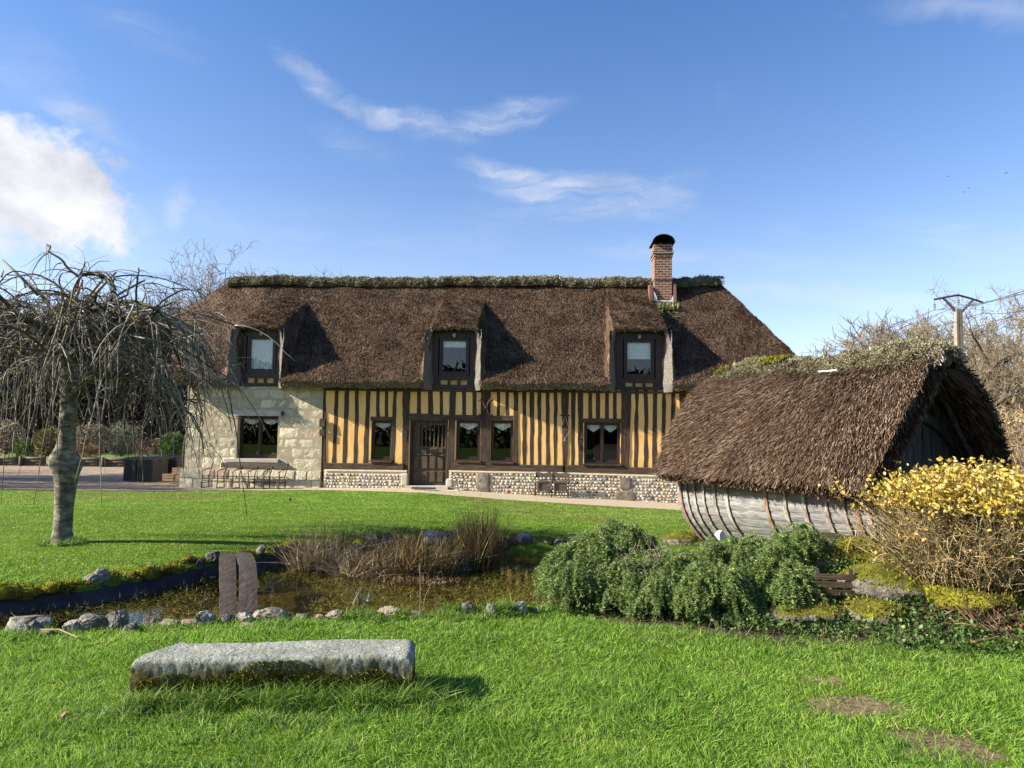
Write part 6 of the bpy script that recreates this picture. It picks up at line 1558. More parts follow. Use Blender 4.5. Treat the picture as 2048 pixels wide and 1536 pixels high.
def build_far_trees():
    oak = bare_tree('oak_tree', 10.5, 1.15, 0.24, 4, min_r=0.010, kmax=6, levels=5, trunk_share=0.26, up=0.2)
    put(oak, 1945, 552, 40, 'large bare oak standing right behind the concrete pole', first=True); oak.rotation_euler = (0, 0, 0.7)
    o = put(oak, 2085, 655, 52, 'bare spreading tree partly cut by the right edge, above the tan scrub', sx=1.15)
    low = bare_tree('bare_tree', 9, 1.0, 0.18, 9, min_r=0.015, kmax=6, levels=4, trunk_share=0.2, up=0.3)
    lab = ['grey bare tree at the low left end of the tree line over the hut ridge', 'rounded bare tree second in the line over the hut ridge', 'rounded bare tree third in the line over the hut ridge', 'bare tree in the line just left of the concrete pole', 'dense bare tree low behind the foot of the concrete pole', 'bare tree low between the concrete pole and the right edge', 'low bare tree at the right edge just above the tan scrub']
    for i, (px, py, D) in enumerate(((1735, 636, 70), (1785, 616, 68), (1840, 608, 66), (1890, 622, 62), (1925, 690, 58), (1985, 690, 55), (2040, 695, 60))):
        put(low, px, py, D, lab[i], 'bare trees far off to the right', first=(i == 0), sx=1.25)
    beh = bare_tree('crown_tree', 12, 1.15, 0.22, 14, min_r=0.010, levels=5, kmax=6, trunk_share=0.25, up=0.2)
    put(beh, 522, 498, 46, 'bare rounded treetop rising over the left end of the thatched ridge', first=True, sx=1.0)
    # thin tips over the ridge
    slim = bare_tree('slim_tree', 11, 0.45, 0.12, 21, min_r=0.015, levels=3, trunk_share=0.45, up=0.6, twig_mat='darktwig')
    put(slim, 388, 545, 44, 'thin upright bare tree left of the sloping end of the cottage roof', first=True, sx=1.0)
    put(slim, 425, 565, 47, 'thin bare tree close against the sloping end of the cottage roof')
    # the wood behind the drive
    wood = [bare_tree('wood_tree', 10, 0.55, 0.14, 31+i, min_r=0.016, levels=3, trunk_share=0.35, up=0.5, trunk_mat='darktwig', twig_mat='darktwig') for i in range(3)]
    k = 0; used = [False]*3
    g = np.random.default_rng(8)
    for D, n in ((44, 15), (50, 15), (57, 14)):
        for i in range(n):
            px = -160+i*(680/n)+g.uniform(-14, 14)
            j = int(g.integers(0, 3))
            top = (600 if px < 300 else 575)+g.uniform(-35, 55)
            lab = 'slender bare tree among the dark wood beyond the drive, seen through the weeping tree'
            o = put(wood[j], px, top, D+g.uniform(-2, 2), lab, 'slender bare trees of the dark wood beyond the drive', first=not used[j], sx=1.25); used[j] = True
    for x, y in ((-24, 19.3), (-27, 21.5), (-31, 20), (-23.5, 22.6), (-29, 22.8), (-34, 21)):
        o = copy_tree(wood[k % 3]); k += 1; o.location = (x, y, -0.3); o.scale = (1.2, 1.2, 9.5/o['_h']); o.rotation_euler = (0, 0, x)
        tag(o, 'slender bare tree left of the picture whose shade lies on the drive', 'tree', 'trees left of the drive')
    # brown undergrowth on the wood floor reads as one mass
    m = MB(); n = 60000; x = U(-62, -10, n); y = 40+U(0, 22, n); hmax = 3.5+5.0*fbm(np.stack([x*0.14, y*0.05, 0*x], -1), 1.0, 3)
    z = ground_z(x, y)+U(0, 1, n)**1.15*hmax
    d = unit(RNG.normal(0, 1, (n, 3))+np.array([0, 0, 1.2]))
    m.scatter(np.array([(-1, 0, 0), (1, 0, 0), (0.2, 1, 0)]), [(0, 1, 2)], np.stack([x, y, z], -1), basis_from(d), np.stack([U(0.02, 0.06, n), U(0.25, 0.9, n), U(0.02, 0.03, n)], -1))
    brush = mat_noise('brown_brush', [(0.25, (0.022, 0.016, 0.013)), (0.55, (0.065, 0.046, 0.036)), (0.85, (0.15, 0.11, 0.085))], 0.6, island=0.7, bump=0)
    n = 24000; x = U(-85, -8, n); y = 64+U(0, 5, n); z = ground_z(x, y)+U(0, 1, n)*(7+3*fbm(np.stack([x*0.2, 0*x, 0*x], -1), 1.0, 3)); d = unit(RNG.normal(0, 0.6, (n, 3))+np.array([0, 0, 1.0]))
    m.scatter(np.array([(-1, 0, 0), (1, 0, 0), (0.2, 1, 0)]), [(0, 1, 2)], np.stack([x, y, z], -1), basis_from(d), np.stack([U(0.05, 0.16, n), U(0.5, 1.8, n), U(0.02, 0.03, n)], -1))
    tag(m.build('undergrowth', brush), 'brown leafless undergrowth filling the wood beyond the drive', 'undergrowth', kind='stuff')
    m = MB(); n = 9000; x = U(22, 80, n); y = U(50, 75, n); z = ground_z(x, y)+U(0, 1, n)*4.5; d = unit(RNG.normal(0, 1, (n, 3))+np.array([0, 0, 1.0]))
    m.scatter(np.array([(-1, 0, 0), (1, 0, 0), (0.2, 1, 0)]), [(0, 1, 2)], np.stack([x, y, z], -1), basis_from(d), np.stack([U(0.03, 0.08, n), U(0.4, 1.2, n), U(0.02, 0.03, n)], -1))
    tag(m.build('hedge_undergrowth', M['fartwig']), 'bare brush beneath the far trees on the right', 'undergrowth', kind='stuff')
    # tall tan thicket behind the hut
    m = MB(); n = 30000; y = U(19, 27, n); x = 12.0+U(0, 18, n)+(y-19)*0.5; top = 2.55+0.7*fbm(np.stack([x, y, 0*x], -1), 0.7, 3)
    z = ground_z(x, y)+U(0.0, 1, n)**0.75*top
    d = unit(RNG.normal(0, 0.8, (n, 3))+np.array([0, 0, 0.9]))
    m.scatter(np.array([(-1, 0, 0), (1, 0, 0), (0.2, 1, 0)]), [(0, 1, 2)], np.stack([x, y, z], -1), basis_from(d), np.stack([U(0.008, 0.03, n), U(0.07, 0.28, n), U(0.02, 0.03, n)], -1))
    n2 = 1500; y = U(19, 27, n2); x = 12.0+U(0, 18, n2)+(y-19)*0.5; b = np.stack([x, y, ground_z(x, y)], -1)
    blade_strip(m, b, unit(np.stack([RNG.normal(0, 0.2, n2), RNG.normal(0, 0.2, n2), np.ones(n2)], -1)), U(1.4, 2.9, n2), np.full(n2, 0.012), RNG.normal(0, 0.12, (n2, 3)), 4)
    tag(m.build('tan_thicket', M['tanscrub']), 'tall tan winter thicket right of the hut', 'thicket', kind='stuff')
build_far_trees()
def build_back_hedge():
    # the dark wood behind the photographer, which the windows and the pond mirror
    m = MB(); n = 14000; x = U(-45, 45, n); y = -34+U(-3, 3, n); z = U(0, 1, n)**0.9*(7+3*fbm(np.stack([x*0.12, 0*x, 0*x], -1), 1.0, 3)); d = unit(RNG.normal(0, 1, (n, 3))+np.array([0, 0, 0.5]))
    m.scatter(np.array([(-1, 0, 0), (1, 0, 0), (0.2, 1, 0)]), [(0, 1, 2)], np.stack([x, y, z-0.2], -1), basis_from(d), np.stack([U(0.1, 0.3, n), U(0.5, 1.4, n), U(0.05, 0.1, n)], -1))
    tag(m.build('wood_behind', M['darktwig']), 'dark wood behind the photographer mirrored in the windows', 'wood', kind='stuff')
build_back_hedge()

# ------------------------------------------------------------------ garden beyond the drive
def leaf_bush(name, px, py_top, py_base, w_px, D, mat, n, lw, ll, label, cat='bush', drooping=False, core=True, flat=1.0):
    p = at_d(px, py_base, D); z0 = p[2]; zt = at_d(px, py_top, D)[2]; rx = w_px/2/FPX*D; rz = (zt-z0)/2
    t = thing(name, label, cat, (p[0], p[1], z0))
    m = MB(); a = unit(RNG.normal(size=(n, 3))); r = U(0.55, 1.05, n)**0.6
    pos = a*r[:, None]*np.array([rx, rx*0.8, rz]); pos = pos*(1+(fbm(pos, 2.2/rx, 3)-0.5)*0.55)[:, None]; pos[:, 2] += rz
    d = unit(a+RNG.normal(0, 0.6, (n, 3))+np.array([0, 0, -1.1 if drooping else 0.25]))
    m.scatter(np.array([(0, 0, 0), (-1, 0.45, 0), (0, 1, 0.1), (1, 0.45, 0)], float), [(0, 3, 2, 1)], pos, basis_from(d), np.stack([U(0.6, 1.2, n)*lw, U(0.6, 1.3, n)*ll, np.full(n, lw)], -1))
    m.build('foliage', mat, t)
    s = MB()
    for _ in range(14):
        q = droop((U(-0.1, 0.1)*rx, 0, -0.1), (U(-0.5, 0.5), U(-0.5, 0.5), 1), rz*1.5, 5, 0.0, 0.1); s.tube(q, np.linspace(0.02, 0.006, 6), 4)
    s.build('stems', M['deadtwig'], t)
    return t
def build_far_garden():
    leaf_bush('conifer_bush', 103, 858, 918, 62, 36, M['olivebush'], 2600, 0.03, 0.16, 'yellowish spreading conifer bush left of the weeping tree trunk, beyond the drive')
    leaf_bush('juniper_bush', 60, 878, 920, 60, 36.5, M['groundleaf'], 1600, 0.03, 0.14, 'dark green low bush left of the yellowish conifer, beyond the drive')
    leaf_bush('variegated_bush', 182, 849, 905, 66, 36, M['palebush'], 3200, 0.035, 0.09, 'pale variegated clipped bush just right of the trunk, beyond the drive')
    leaf_bush('brown_shrub', 172, 890, 920, 52, 34.6, M['rustbush'], 1500, 0.02, 0.10, 'low rusty brown shrub at the foot of the pale variegated bush')
    leaf_bush('tall_grass', 243, 846, 908, 56, 37, M['greygrass'], 2600, 0.010, 0.30, 'pale fountain of ornamental grass between variegated bush and laurel', 'grass clump', True)
    leaf_bush('laurel_bush', 346, 868, 920, 50, 27, M['evergreen'], 1500, 0.045, 0.11, 'bright green laurel bush at the corner of the stone wall')
    leaf_bush('dead_shrub', 300, 880, 918, 60, 33, M['rustbush'], 700, 0.008, 0.25, 'sparse brown twiggy shrub between tall grass and laurel')
    leaf_bush('pale_shrub', 12, 842, 905, 60, 37, M['palebush'], 1800, 0.03, 0.1, 'pale brown bush at the left edge beyond the drive')
    # bright turf behind the bed
    m = MB(); 
    P = [at_z(-80, 914, -0.05), at_z(335, 918, -0.05), at_z(335, 905, 0.05), at_z(-80, 901, 0.05)]
    m.add(np.array(P)+np.array([0, 0, 0.03]), [(0, 1, 2, 3)]); far = mat_noise('far_turf', [(0.3, (0.07, 0.13, 0.02)), (0.7, (0.11, 0.18, 0.03))], 1, coord='World', bump=0.5, bdist=0.05)
    tag(m.build('far_lawn', far), 'strip of bright grass before the wood', 'lawn', kind='structure')
    # log edging of the bed along the drive
    a = at_z(-120, 929, -0.15); b = at_z(262, 934, -0.15)
    for i in range(7):
        p = a+(b-a)*i/7; q = a+(b-a)*(i+1)/7*0.998+ (p-a)*0
        m = MB(); c = (p+q)/2; d = q-p; 
        for k in range(3):
            m.tube([-d/2+np.array([0, 0, 0.07+k*0.125]), np.array([0, 0.01, 0.075+k*0.125]), d/2+np.array([0, 0, 0.07+k*0.125])], 0.07, 8)
        m.box((-0.05-d[0]/2, -0.16, -0.05), (0.05-d[0]/2, -0.07, 0.42))
        o = m.build('log_edging', M['log'], loc=tuple(c), smooth=True); tag(o, 'low dark log wall section edging the planting bed along the far side of the drive', 'edging', 'log wall sections along the drive')
build_far_garden()

# ------------------------------------------------------------------ weeping cedars
def cedar(name, label, px, py, shape, n_br, n_shoot, seed, trunk=None, dead=None):
    g = np.random.default_rng(seed)
    p = gpt(px, py); t = thing(name, label, 'shrub', tuple(p))
    need, wood = MB(), MB()
    bases, dirs = [], []
    for (cx, cy, top, rx, ry, droopz) in shape:
        for _ in range(n_br):
            a = g.uniform(0, 2*math.pi); rr = math.sqrt(g.uniform(0.05, 1))*(g.uniform(1.15, 1.5) if g.random() < 0.10 else 1.0)
            e = np.array([cx+math.cos(a)*rx*rr, cy+math.sin(a)*ry*rr]); h = top*max(0.18, 1-0.55*rr**2.2)*g.uniform(0.72, 1.10)
            s = np.array([cx+math.cos(a)*rx*0.12, cy+math.sin(a)*ry*0.12, top*0.72]); q = np.array([e[0], e[1], h])
            t_ = np.linspace(0, 1, 7)[:, None]; P = s*(1-t_)+q*t_; P[:, 2] += 0.10*np.sin(np.pi*t_[:, 0])
            P += np.cumsum(g.normal(0, 0.008, P.shape), 0)
            wood.tube(P, np.linspace(0.010, 0.003, 7), 4, cap=False)
            for _ in range(n_shoot):
                k = int(g.integers(2, 7)); o = P[k]+g.normal(0, 0.025, 3)
                out = unit(np.array([math.cos(a)+g.normal(0, 0.6), math.sin(a)+g.normal(0, 0.6), g.uniform(-0.35, 0.45)]))
                L = g.uniform(0.07, 0.22)*droopz; m = 7; d = out; Q = [o]
                for i in range(m):
                    d = unit(d+np.array([0, 0, -0.30])+g.normal(0, 0.06, 3)); nx = Q[-1]+d*L/m
                    if nx[2] < 0.02: break
                    Q.append(nx)
                if len(Q) < 3: continue
                Q = np.array(Q); wood.tube(Q, np.linspace(0.0022, 0.0010, len(Q)), 3, cap=False)
                seg = len(Q)-1; cnt = int(L*430)
                f = g.uniform(0, seg, cnt); i0 = np.minimum(f.astype(int), seg-1); fr = (f-i0)[:, None]
                bases.append(Q[i0]*(1-fr)+Q[i0+1]*fr); dirs.append(unit(Q[i0+1]-Q[i0]))
    B = np.vstack(bases); D = np.vstack(dirs); n = len(B)
    r = unit(np.cross(D, g.normal(size=(n, 3)))); d = unit(D*g.uniform(0.15, 0.9, n)[:, None]+r)
    need.scatter(np.array([(-1, 0, 0), (1, 0, 0), (0, 1, 0)]), [(0, 1, 2)], B, basis_from(d), np.stack([g.uniform(0.0024, 0.0044, n), g.uniform(0.020, 0.040, n), np.full(n, 0.002)], -1))
    need.build('foliage', M['needle'], t); wood.build('branches', M['cedartwig'], t)
    if dead is not None:
        dm = MB()
        for _ in range(110):
            o = np.array(dead)+g.normal(0, 1, 3)*np.array([0.16, 0.08, 0.12]); q = [o]; dd = unit(g.normal(0, 1, 3)+np.array([0, -0.3, 0.1]))
            for _k in range(4): dd = unit(dd+g.normal(0, 0.35, 3)); q.append(q[-1]+dd*g.uniform(0.03, 0.07))
            dm.tube(np.array(q), np.linspace(0.004, 0.0018, 5), 4, cap=False)
        dm.build('dead_branches', M['deadtwig'], t)
    if trunk is not None:
        m = MB(); m.tube(trunk, np.linspace(0.05, 0.03, len(trunk)), 8); m.build('trunk', M['mossbark'], t, smooth=True)
    return t
def build_cedars():
    # lobes: centre x, y, top height, radii, shoot length factor (metres from the plant's base)
    cedar('weeping_cedar', 'low weeping cedar mound at the right end of the pond, left of its twin', 1210, 1212,
          [(-0.02, 0.55, 0.60, 0.42, 0.40, 1.1), (0.30, 0.75, 0.70, 0.36, 0.36, 1.0), (-0.24, 0.30, 0.45, 0.36, 0.38, 1.0), (0.10, 0.10, 0.36, 0.45, 0.32, 1.0), (-0.33, -0.02, 0.30, 0.28, 0.26, 0.9), (0.45, 0.15, 0.34, 0.30, 0.28, 0.9)], 34, 15, 5,
          [(0.1, 0.3, -0.1), (0.05, 0.35, 0.2), (0.1, 0.5, 0.5)], (0.42, -0.02, 0.36))
    cedar('weeping_cedar', 'larger weeping cedar with long drooping tips and bare leaning trunk in front of the hull', 1450, 1232,
          [(0.10, 0.25, 0.56, 0.45, 0.42, 1.5), (-0.35, 0.35, 0.47, 0.40, 0.40, 1.3), (-0.60, 0.05, 0.33, 0.30, 0.32, 1.1), (0.48, 0.35, 0.62, 0.38, 0.36, 1.5), (0.86, 0.55, 0.78, 0.28, 0.26, 1.2), (-0.15, -0.05, 0.42, 0.42, 0.28, 1.4), (0.52, 0.02, 0.50, 0.36, 0.30, 1.3)], 34, 16, 6,
          [(0.32, -0.42, -0.08), (0.24, -0.28, 0.08), (0.14, -0.05, 0.24), (0.1, 0.15, 0.36)])
build_cedars()

# ------------------------------------------------------------------ yellow-leaved bush at the right
def build_yellow_bush():
    c = gpt(1950, 1165); t = thing('yellow_bush', 'big twiggy bush with a cap of bright yellow leaves at the right edge', 'bush', tuple(c))
    g = np.random.default_rng(14); tw, lf = MB(), MB(); tips = []
    rx, ry, H = 1.15, 0.85, at_d(1930, 926, c[1]+0.1)[2]-c[2]
    for i in range(900):
        a = g.uniform(0, 6.28); r = math.sqrt(g.uniform(0, 1)); b = np.array([math.cos(a)*r*0.62+0.12, math.sin(a)*r*0.45+0.05, -0.05])
        d = np.array([math.cos(a)*r*0.50+g.normal(0, 0.2), math.sin(a)*r*0.45+g.normal(0, 0.2), 1.0]); L = H*g.uniform(0.45, 1.0)*(1-0.10*r)
        n = 8; P = [b]; d = unit(d)
        for k in range(n): d = unit(d+g.normal(0, 0.13, 3)); P.append(P[-1]+d*L/n)
        P = np.array(P); over = P[:, 2] > H; P[over, 2] = H-(P[over, 2]-H)*0.4
        tw.tube(P, np.linspace(g.uniform(0.0035, 0.0065), 0.0018, n+1), 4, cap=False); tips.append(P)
        for _ in range(9):
            k = int(g.integers(2, n+1)); q = P[k]; dd = unit(d+g.normal(0, 0.9, 3)); l = g.uniform(0.07, 0.28); Q = [q]
            for _k in range(4): dd = unit(dd+g.normal(0, 0.28, 3)); Q.append(Q[-1]+dd*l/4)
            Q = np.array(Q)
            if Q[-1][2] < H+0.05: tw.tube(Q, np.linspace(0.0028, 0.0013, 5), 3, cap=False); tips.append(Q)
    tw.build('stems', M['ytwig'], t)
    pts = np.vstack([P[len(P)//2:] for P in tips]); 
    lim = H*0.66+0.16*(fbm(pts, 2.4, 3)-0.5); ok = (pts[:, 2] > lim) & (g.random(len(pts)) < 0.96); pts = pts[ok]
    rep = np.repeat(pts, 6, 0)+g.normal(0, 0.045, (len(pts)*6, 3)); rep[:, 2] = np.minimum(rep[:, 2], H+0.03+g.normal(0, 0.012, len(rep))); n = len(rep)
    low = np.vstack(tips); low = low[(g.random(len(low)) < 0.035) & (low[:, 2] > H*0.25)]; rep = np.vstack([rep, low]); n = len(rep)
    d = unit(g.normal(0, 1, (n, 3))+np.array([-0.2, -0.3, 0.1])); sc = g.uniform(0.45, 1.15, n)
    leaf = np.array([(0, 0, 0), (-0.5, 0.35, 0.06), (-0.42, 0.7, 0.05), (0, 1, -0.05), (0.42, 0.7, 0.05), (0.5, 0.35, 0.06), (0, 0.5, -0.03)])
    lf.scatter(leaf, [(0, 6, 1), (1, 6, 2), (2, 6, 3), (3, 6, 4), (4, 6, 5), (5, 6, 0)], rep, basis_from(d), np.stack([sc*0.028, sc*0.042, sc*0.035], -1))
    lf.build('leaves', M['yleaf'], t)
    # long bare whips reaching left in front of the hull
    w = MB()
    for (x0, y0, x1, y1) in ((1800, 1040, 1708, 990), (1800, 1050, 1722, 972), (1790, 1060, 1735, 1000), (1810, 1000, 1742, 945), (1815, 990, 1758, 948), (1790, 1075, 1738, 1035), (1800, 1100, 1745, 1075), (1830, 1020, 1752, 985), (1830, 1140, 1755, 1050), (1840, 1150, 1765, 1088)):
        p0 = at_d(x0, y0, c[1]-0.1)-c; p1 = at_d(x1, y1, c[1]-0.3)-c; q = np.array([p0, (p0+p1)/2+RNG.normal(0, 0.03, 3)+np.array([0, 0, -0.02]), p1]); w.tube(q, [0.006, 0.005, 0.003], 4)
    w.build('whips', M['ytwig'], t)
build_yellow_bush()
# ------------------------------------------------------------------ rockery on the right
def build_rockery():
    spec = [(1625, 1128, 150, 56, 0.4, 'wide mossy boulder directly below the hull with a dark crate before it'), (1735, 1118, 110, 60, 0.25, 'rounded bright mossy stone under the near end of the hull'), (1838, 1146, 150, 70, 0.1, 'large mossy boulder in the middle of the rockery'), (1955, 1160, 140, 62, 0.0, 'mossy stone below the yellow bush, sloping to the right'),
            (1800, 1180, 200, 76, -0.30, 'broad lichen-spotted rock in the lower middle of the rockery'), (1960, 1205, 190, 60, -0.25, 'long bright green mossy slab slanting down towards the right edge'), (1625, 1232, 170, 50, -0.55, 'dark mossy stone in the shade at the foot of the larger cedar'), (1760, 1236, 120, 48, -0.5, 'dark stone in shade right of the crate'),
            (1575, 1150, 70, 50, 0.1, 'small mossy stone half hidden behind the larger cedar'), (1370, 1088, 90, 34, 0.6, 'brown mossy rock under the bow of the hull, behind the cedars')]
    for i, (px, py, w, h, dy, lab) in enumerate(spec):
        p = gpt(px, py); D = p[1]; sx = w/2/FPX*D; sz = h/2/FPX*D
        mt = M['moss'] if i in (1, 3, 5) else M['mossrock']
        place_stone('rockery_stone', (p[0], p[1]+sx*0.2, p[2]+sz*0.12), (sx*1.1, sx*0.8, sz*1.15), mt, lab, 'stones of the rockery', i*1.9+31, 0.30, False, rz=(i*0.37) % 0.6-0.3, sub=4, moss=3200 if i in (0, 1, 2, 3, 5) else 900, flat=0.55)
    # dark slatted crate
    p = gpt(1665, 1212); D = p[1]; w = 74/FPX*D; h = 44/FPX*D
    t = thing('slatted_crate', 'old dark slatted wooden crate leaning in the shade of the rockery', 'crate', (p[0], p[1]-0.05, p[2]+0.10), -0.12)
    dk = M['timber_flat']
    for k in range(3):
        m = MB(); m.box((-w/2, -0.012, k*h/3), (w/2, 0.008, k*h/3+h/3*0.72), 0.004); m.build('slat', dk, t)
    m = MB(); 
    for x in (-w/2+0.01, w/2-0.04): m.box((x, 0.009, -0.02), (x+0.03, 0.03, h+0.02))
    m.build('cleat', dk, t)
    # leafy ground cover and litter in the bed, uncountable
    n = 75000; x = U(0.6, 8.5, n); y = U(5.2, 8.4, n)
    front = 5.35+0.06*np.sin(x*3)+0.85*np.exp(-((x-1.1)/0.9)**2)+0.25*(x < 2.6); ok = (y > front) & (y < front+1.9) & (fbm(np.stack([x, y, 0*x], -1), 1.6, 3) > 0.30+0.22*RNG.random(n)); x, y = x[ok], y[ok]; n = len(x)
    z = ground_z(x, y)+U(0.0, 0.10, n)*(0.5+fbm(np.stack([x, y, 0*x], -1), 3.0, 2))
    d = unit(RNG.normal(0, 0.7, (n, 3))+np.array([0, -0.3, 0.5])); sc = U(0.5, 1.3, n)
    m = MB(); leaf = np.array([(0, 0, 0), (-0.5, 0.35, 0.08), (-0.36, 0.75, 0.05), (0, 1, -0.05), (0.36, 0.75, 0.05), (0.5, 0.35, 0.08)])
    m.scatter(leaf, [(0, 5, 4, 3, 2, 1)], np.stack([x, y, z], -1), basis_from(d), np.stack([sc*0.022, sc*0.034, sc*0.02], -1))
    tag(m.build('ground_cover', M['groundleaf']), 'small-leaved weeds carpeting the rockery bed', 'ground cover', kind='stuff')
    n = 5200; x = U(1.2, 8.5, n); y = U(5.35, 7.6, n); ok = y > 5.45+0.8*np.exp(-((x-1.1)/0.9)**2); x, y = x[ok], y[ok]; n = len(x)
    b = np.stack([x, y, ground_z(x, y)], -1); m = MB(); blade_strip(m, b, unit(RNG.normal(0, 0.8, (n, 3))+np.array([0, 0, 0.5])), U(0.04, 0.20, n), U(0.0012, 0.003, n), RNG.normal(0, 0.2, (n, 3)), 3)
    tag(m.build('twig_litter', M['deadtwig']), 'dead stalks and twig litter lying over the bed', 'litter', kind='stuff')
    # reddish dead stalks at the right
    p = gpt(2000, 1240); m = MB(); n = 420; b = np.stack([RNG.normal(0, 0.22, n), RNG.normal(0, 0.15, n), U(-0.02, 0.04, n)], -1)
    blade_strip(m, b, unit(RNG.normal(0, 0.7, (n, 3))+np.array([0, 0, 0.6])), U(0.08, 0.26, n), U(0.003, 0.007, n), RNG.normal(0, 0.3, (n, 3)), 3)
    red = mat_noise('red_stalk', [(0.2, (0.05, 0.028, 0.016)), (0.8, (0.19, 0.11, 0.065))], 3, island=0.8, bump=0)
    tag(m.build('dead_fern', red, loc=tuple(p)), 'reddish brown heap of dead stalks at the right end of the bed', 'dead plant')
    for px, py, h, n, lab in ((1415, 1060, 0.34, 40, 'tuft of green iris leaves by the bow of the hull'), (1352, 1082, 0.30, 16, 'thin green leaf tuft left of the mossy bow rock'), (1920, 1215, 0.22, 90, 'grassy green tuft in front of the long mossy slab'), (1760, 1108, 0.08, 120, 'small fresh green plant at the foot of the hull end')):
        p = gpt(px, py); m = MB(); b = np.stack([RNG.normal(0, 0.035, n), RNG.normal(0, 0.03, n), np.full(n, -0.02)], -1)
        blade_strip(m, b, unit(np.stack([RNG.normal(0, 0.35, n), RNG.normal(0, 0.3, n), np.ones(n)], -1)), U(h*0.5, h*1.1, n), U(0.004, 0.009, n), RNG.normal(0, 0.2, (n, 3)), 4)
        tag(m.build('leaf_tuft', M['tall_blade'], loc=tuple(p)), lab, 'plant')
    # garden spotlight
    c = at_d(1441, 1071, 8.4); t = thing('garden_spotlight', 'white round garden spotlight standing between the cedar and the hull', 'spotlight', tuple(c), 0.5)
    th = np.linspace(0, 2*math.pi, 25); pr = [(0.001, -0.02), (0.035, -0.02), (0.042, -0.03), (0.058, -0.03), (0.064, -0.015), (0.060, 0.02), (0.04, 0.06), (0.001, 0.07)]
    m = MB(); m.grid(np.array([[(r*0.82*math.cos(a), y, r*math.sin(a)) for a in th] for r, y in pr])); m.build('housing', M['white_plastic'], t, smooth=True)
    m = MB(); m.grid(np.array([[(r*0.82*math.cos(a), y, r*math.sin(a)) for a in th] for r, y in ((0.001, -0.026), (0.036, -0.024))])); m.build('lens', mat_noise('lamp_lens', [(0.3, (0.50, 0.58, 0.68)), (0.7, (0.66, 0.72, 0.80))], 4, rough=0.2, bump=0), t)
    m = MB(); m.tube([(-0.06, 0.05, 0.0), (-0.07, 0.06, -0.2), (-0.05, 0.06, -0.55)], 0.016, 6); V, F = ico(2); m.add(V*0.035+np.array([-0.075, 0.05, -0.03]), F); m.build('mount', M['black_metal'], t, smooth=True)
build_rockery()

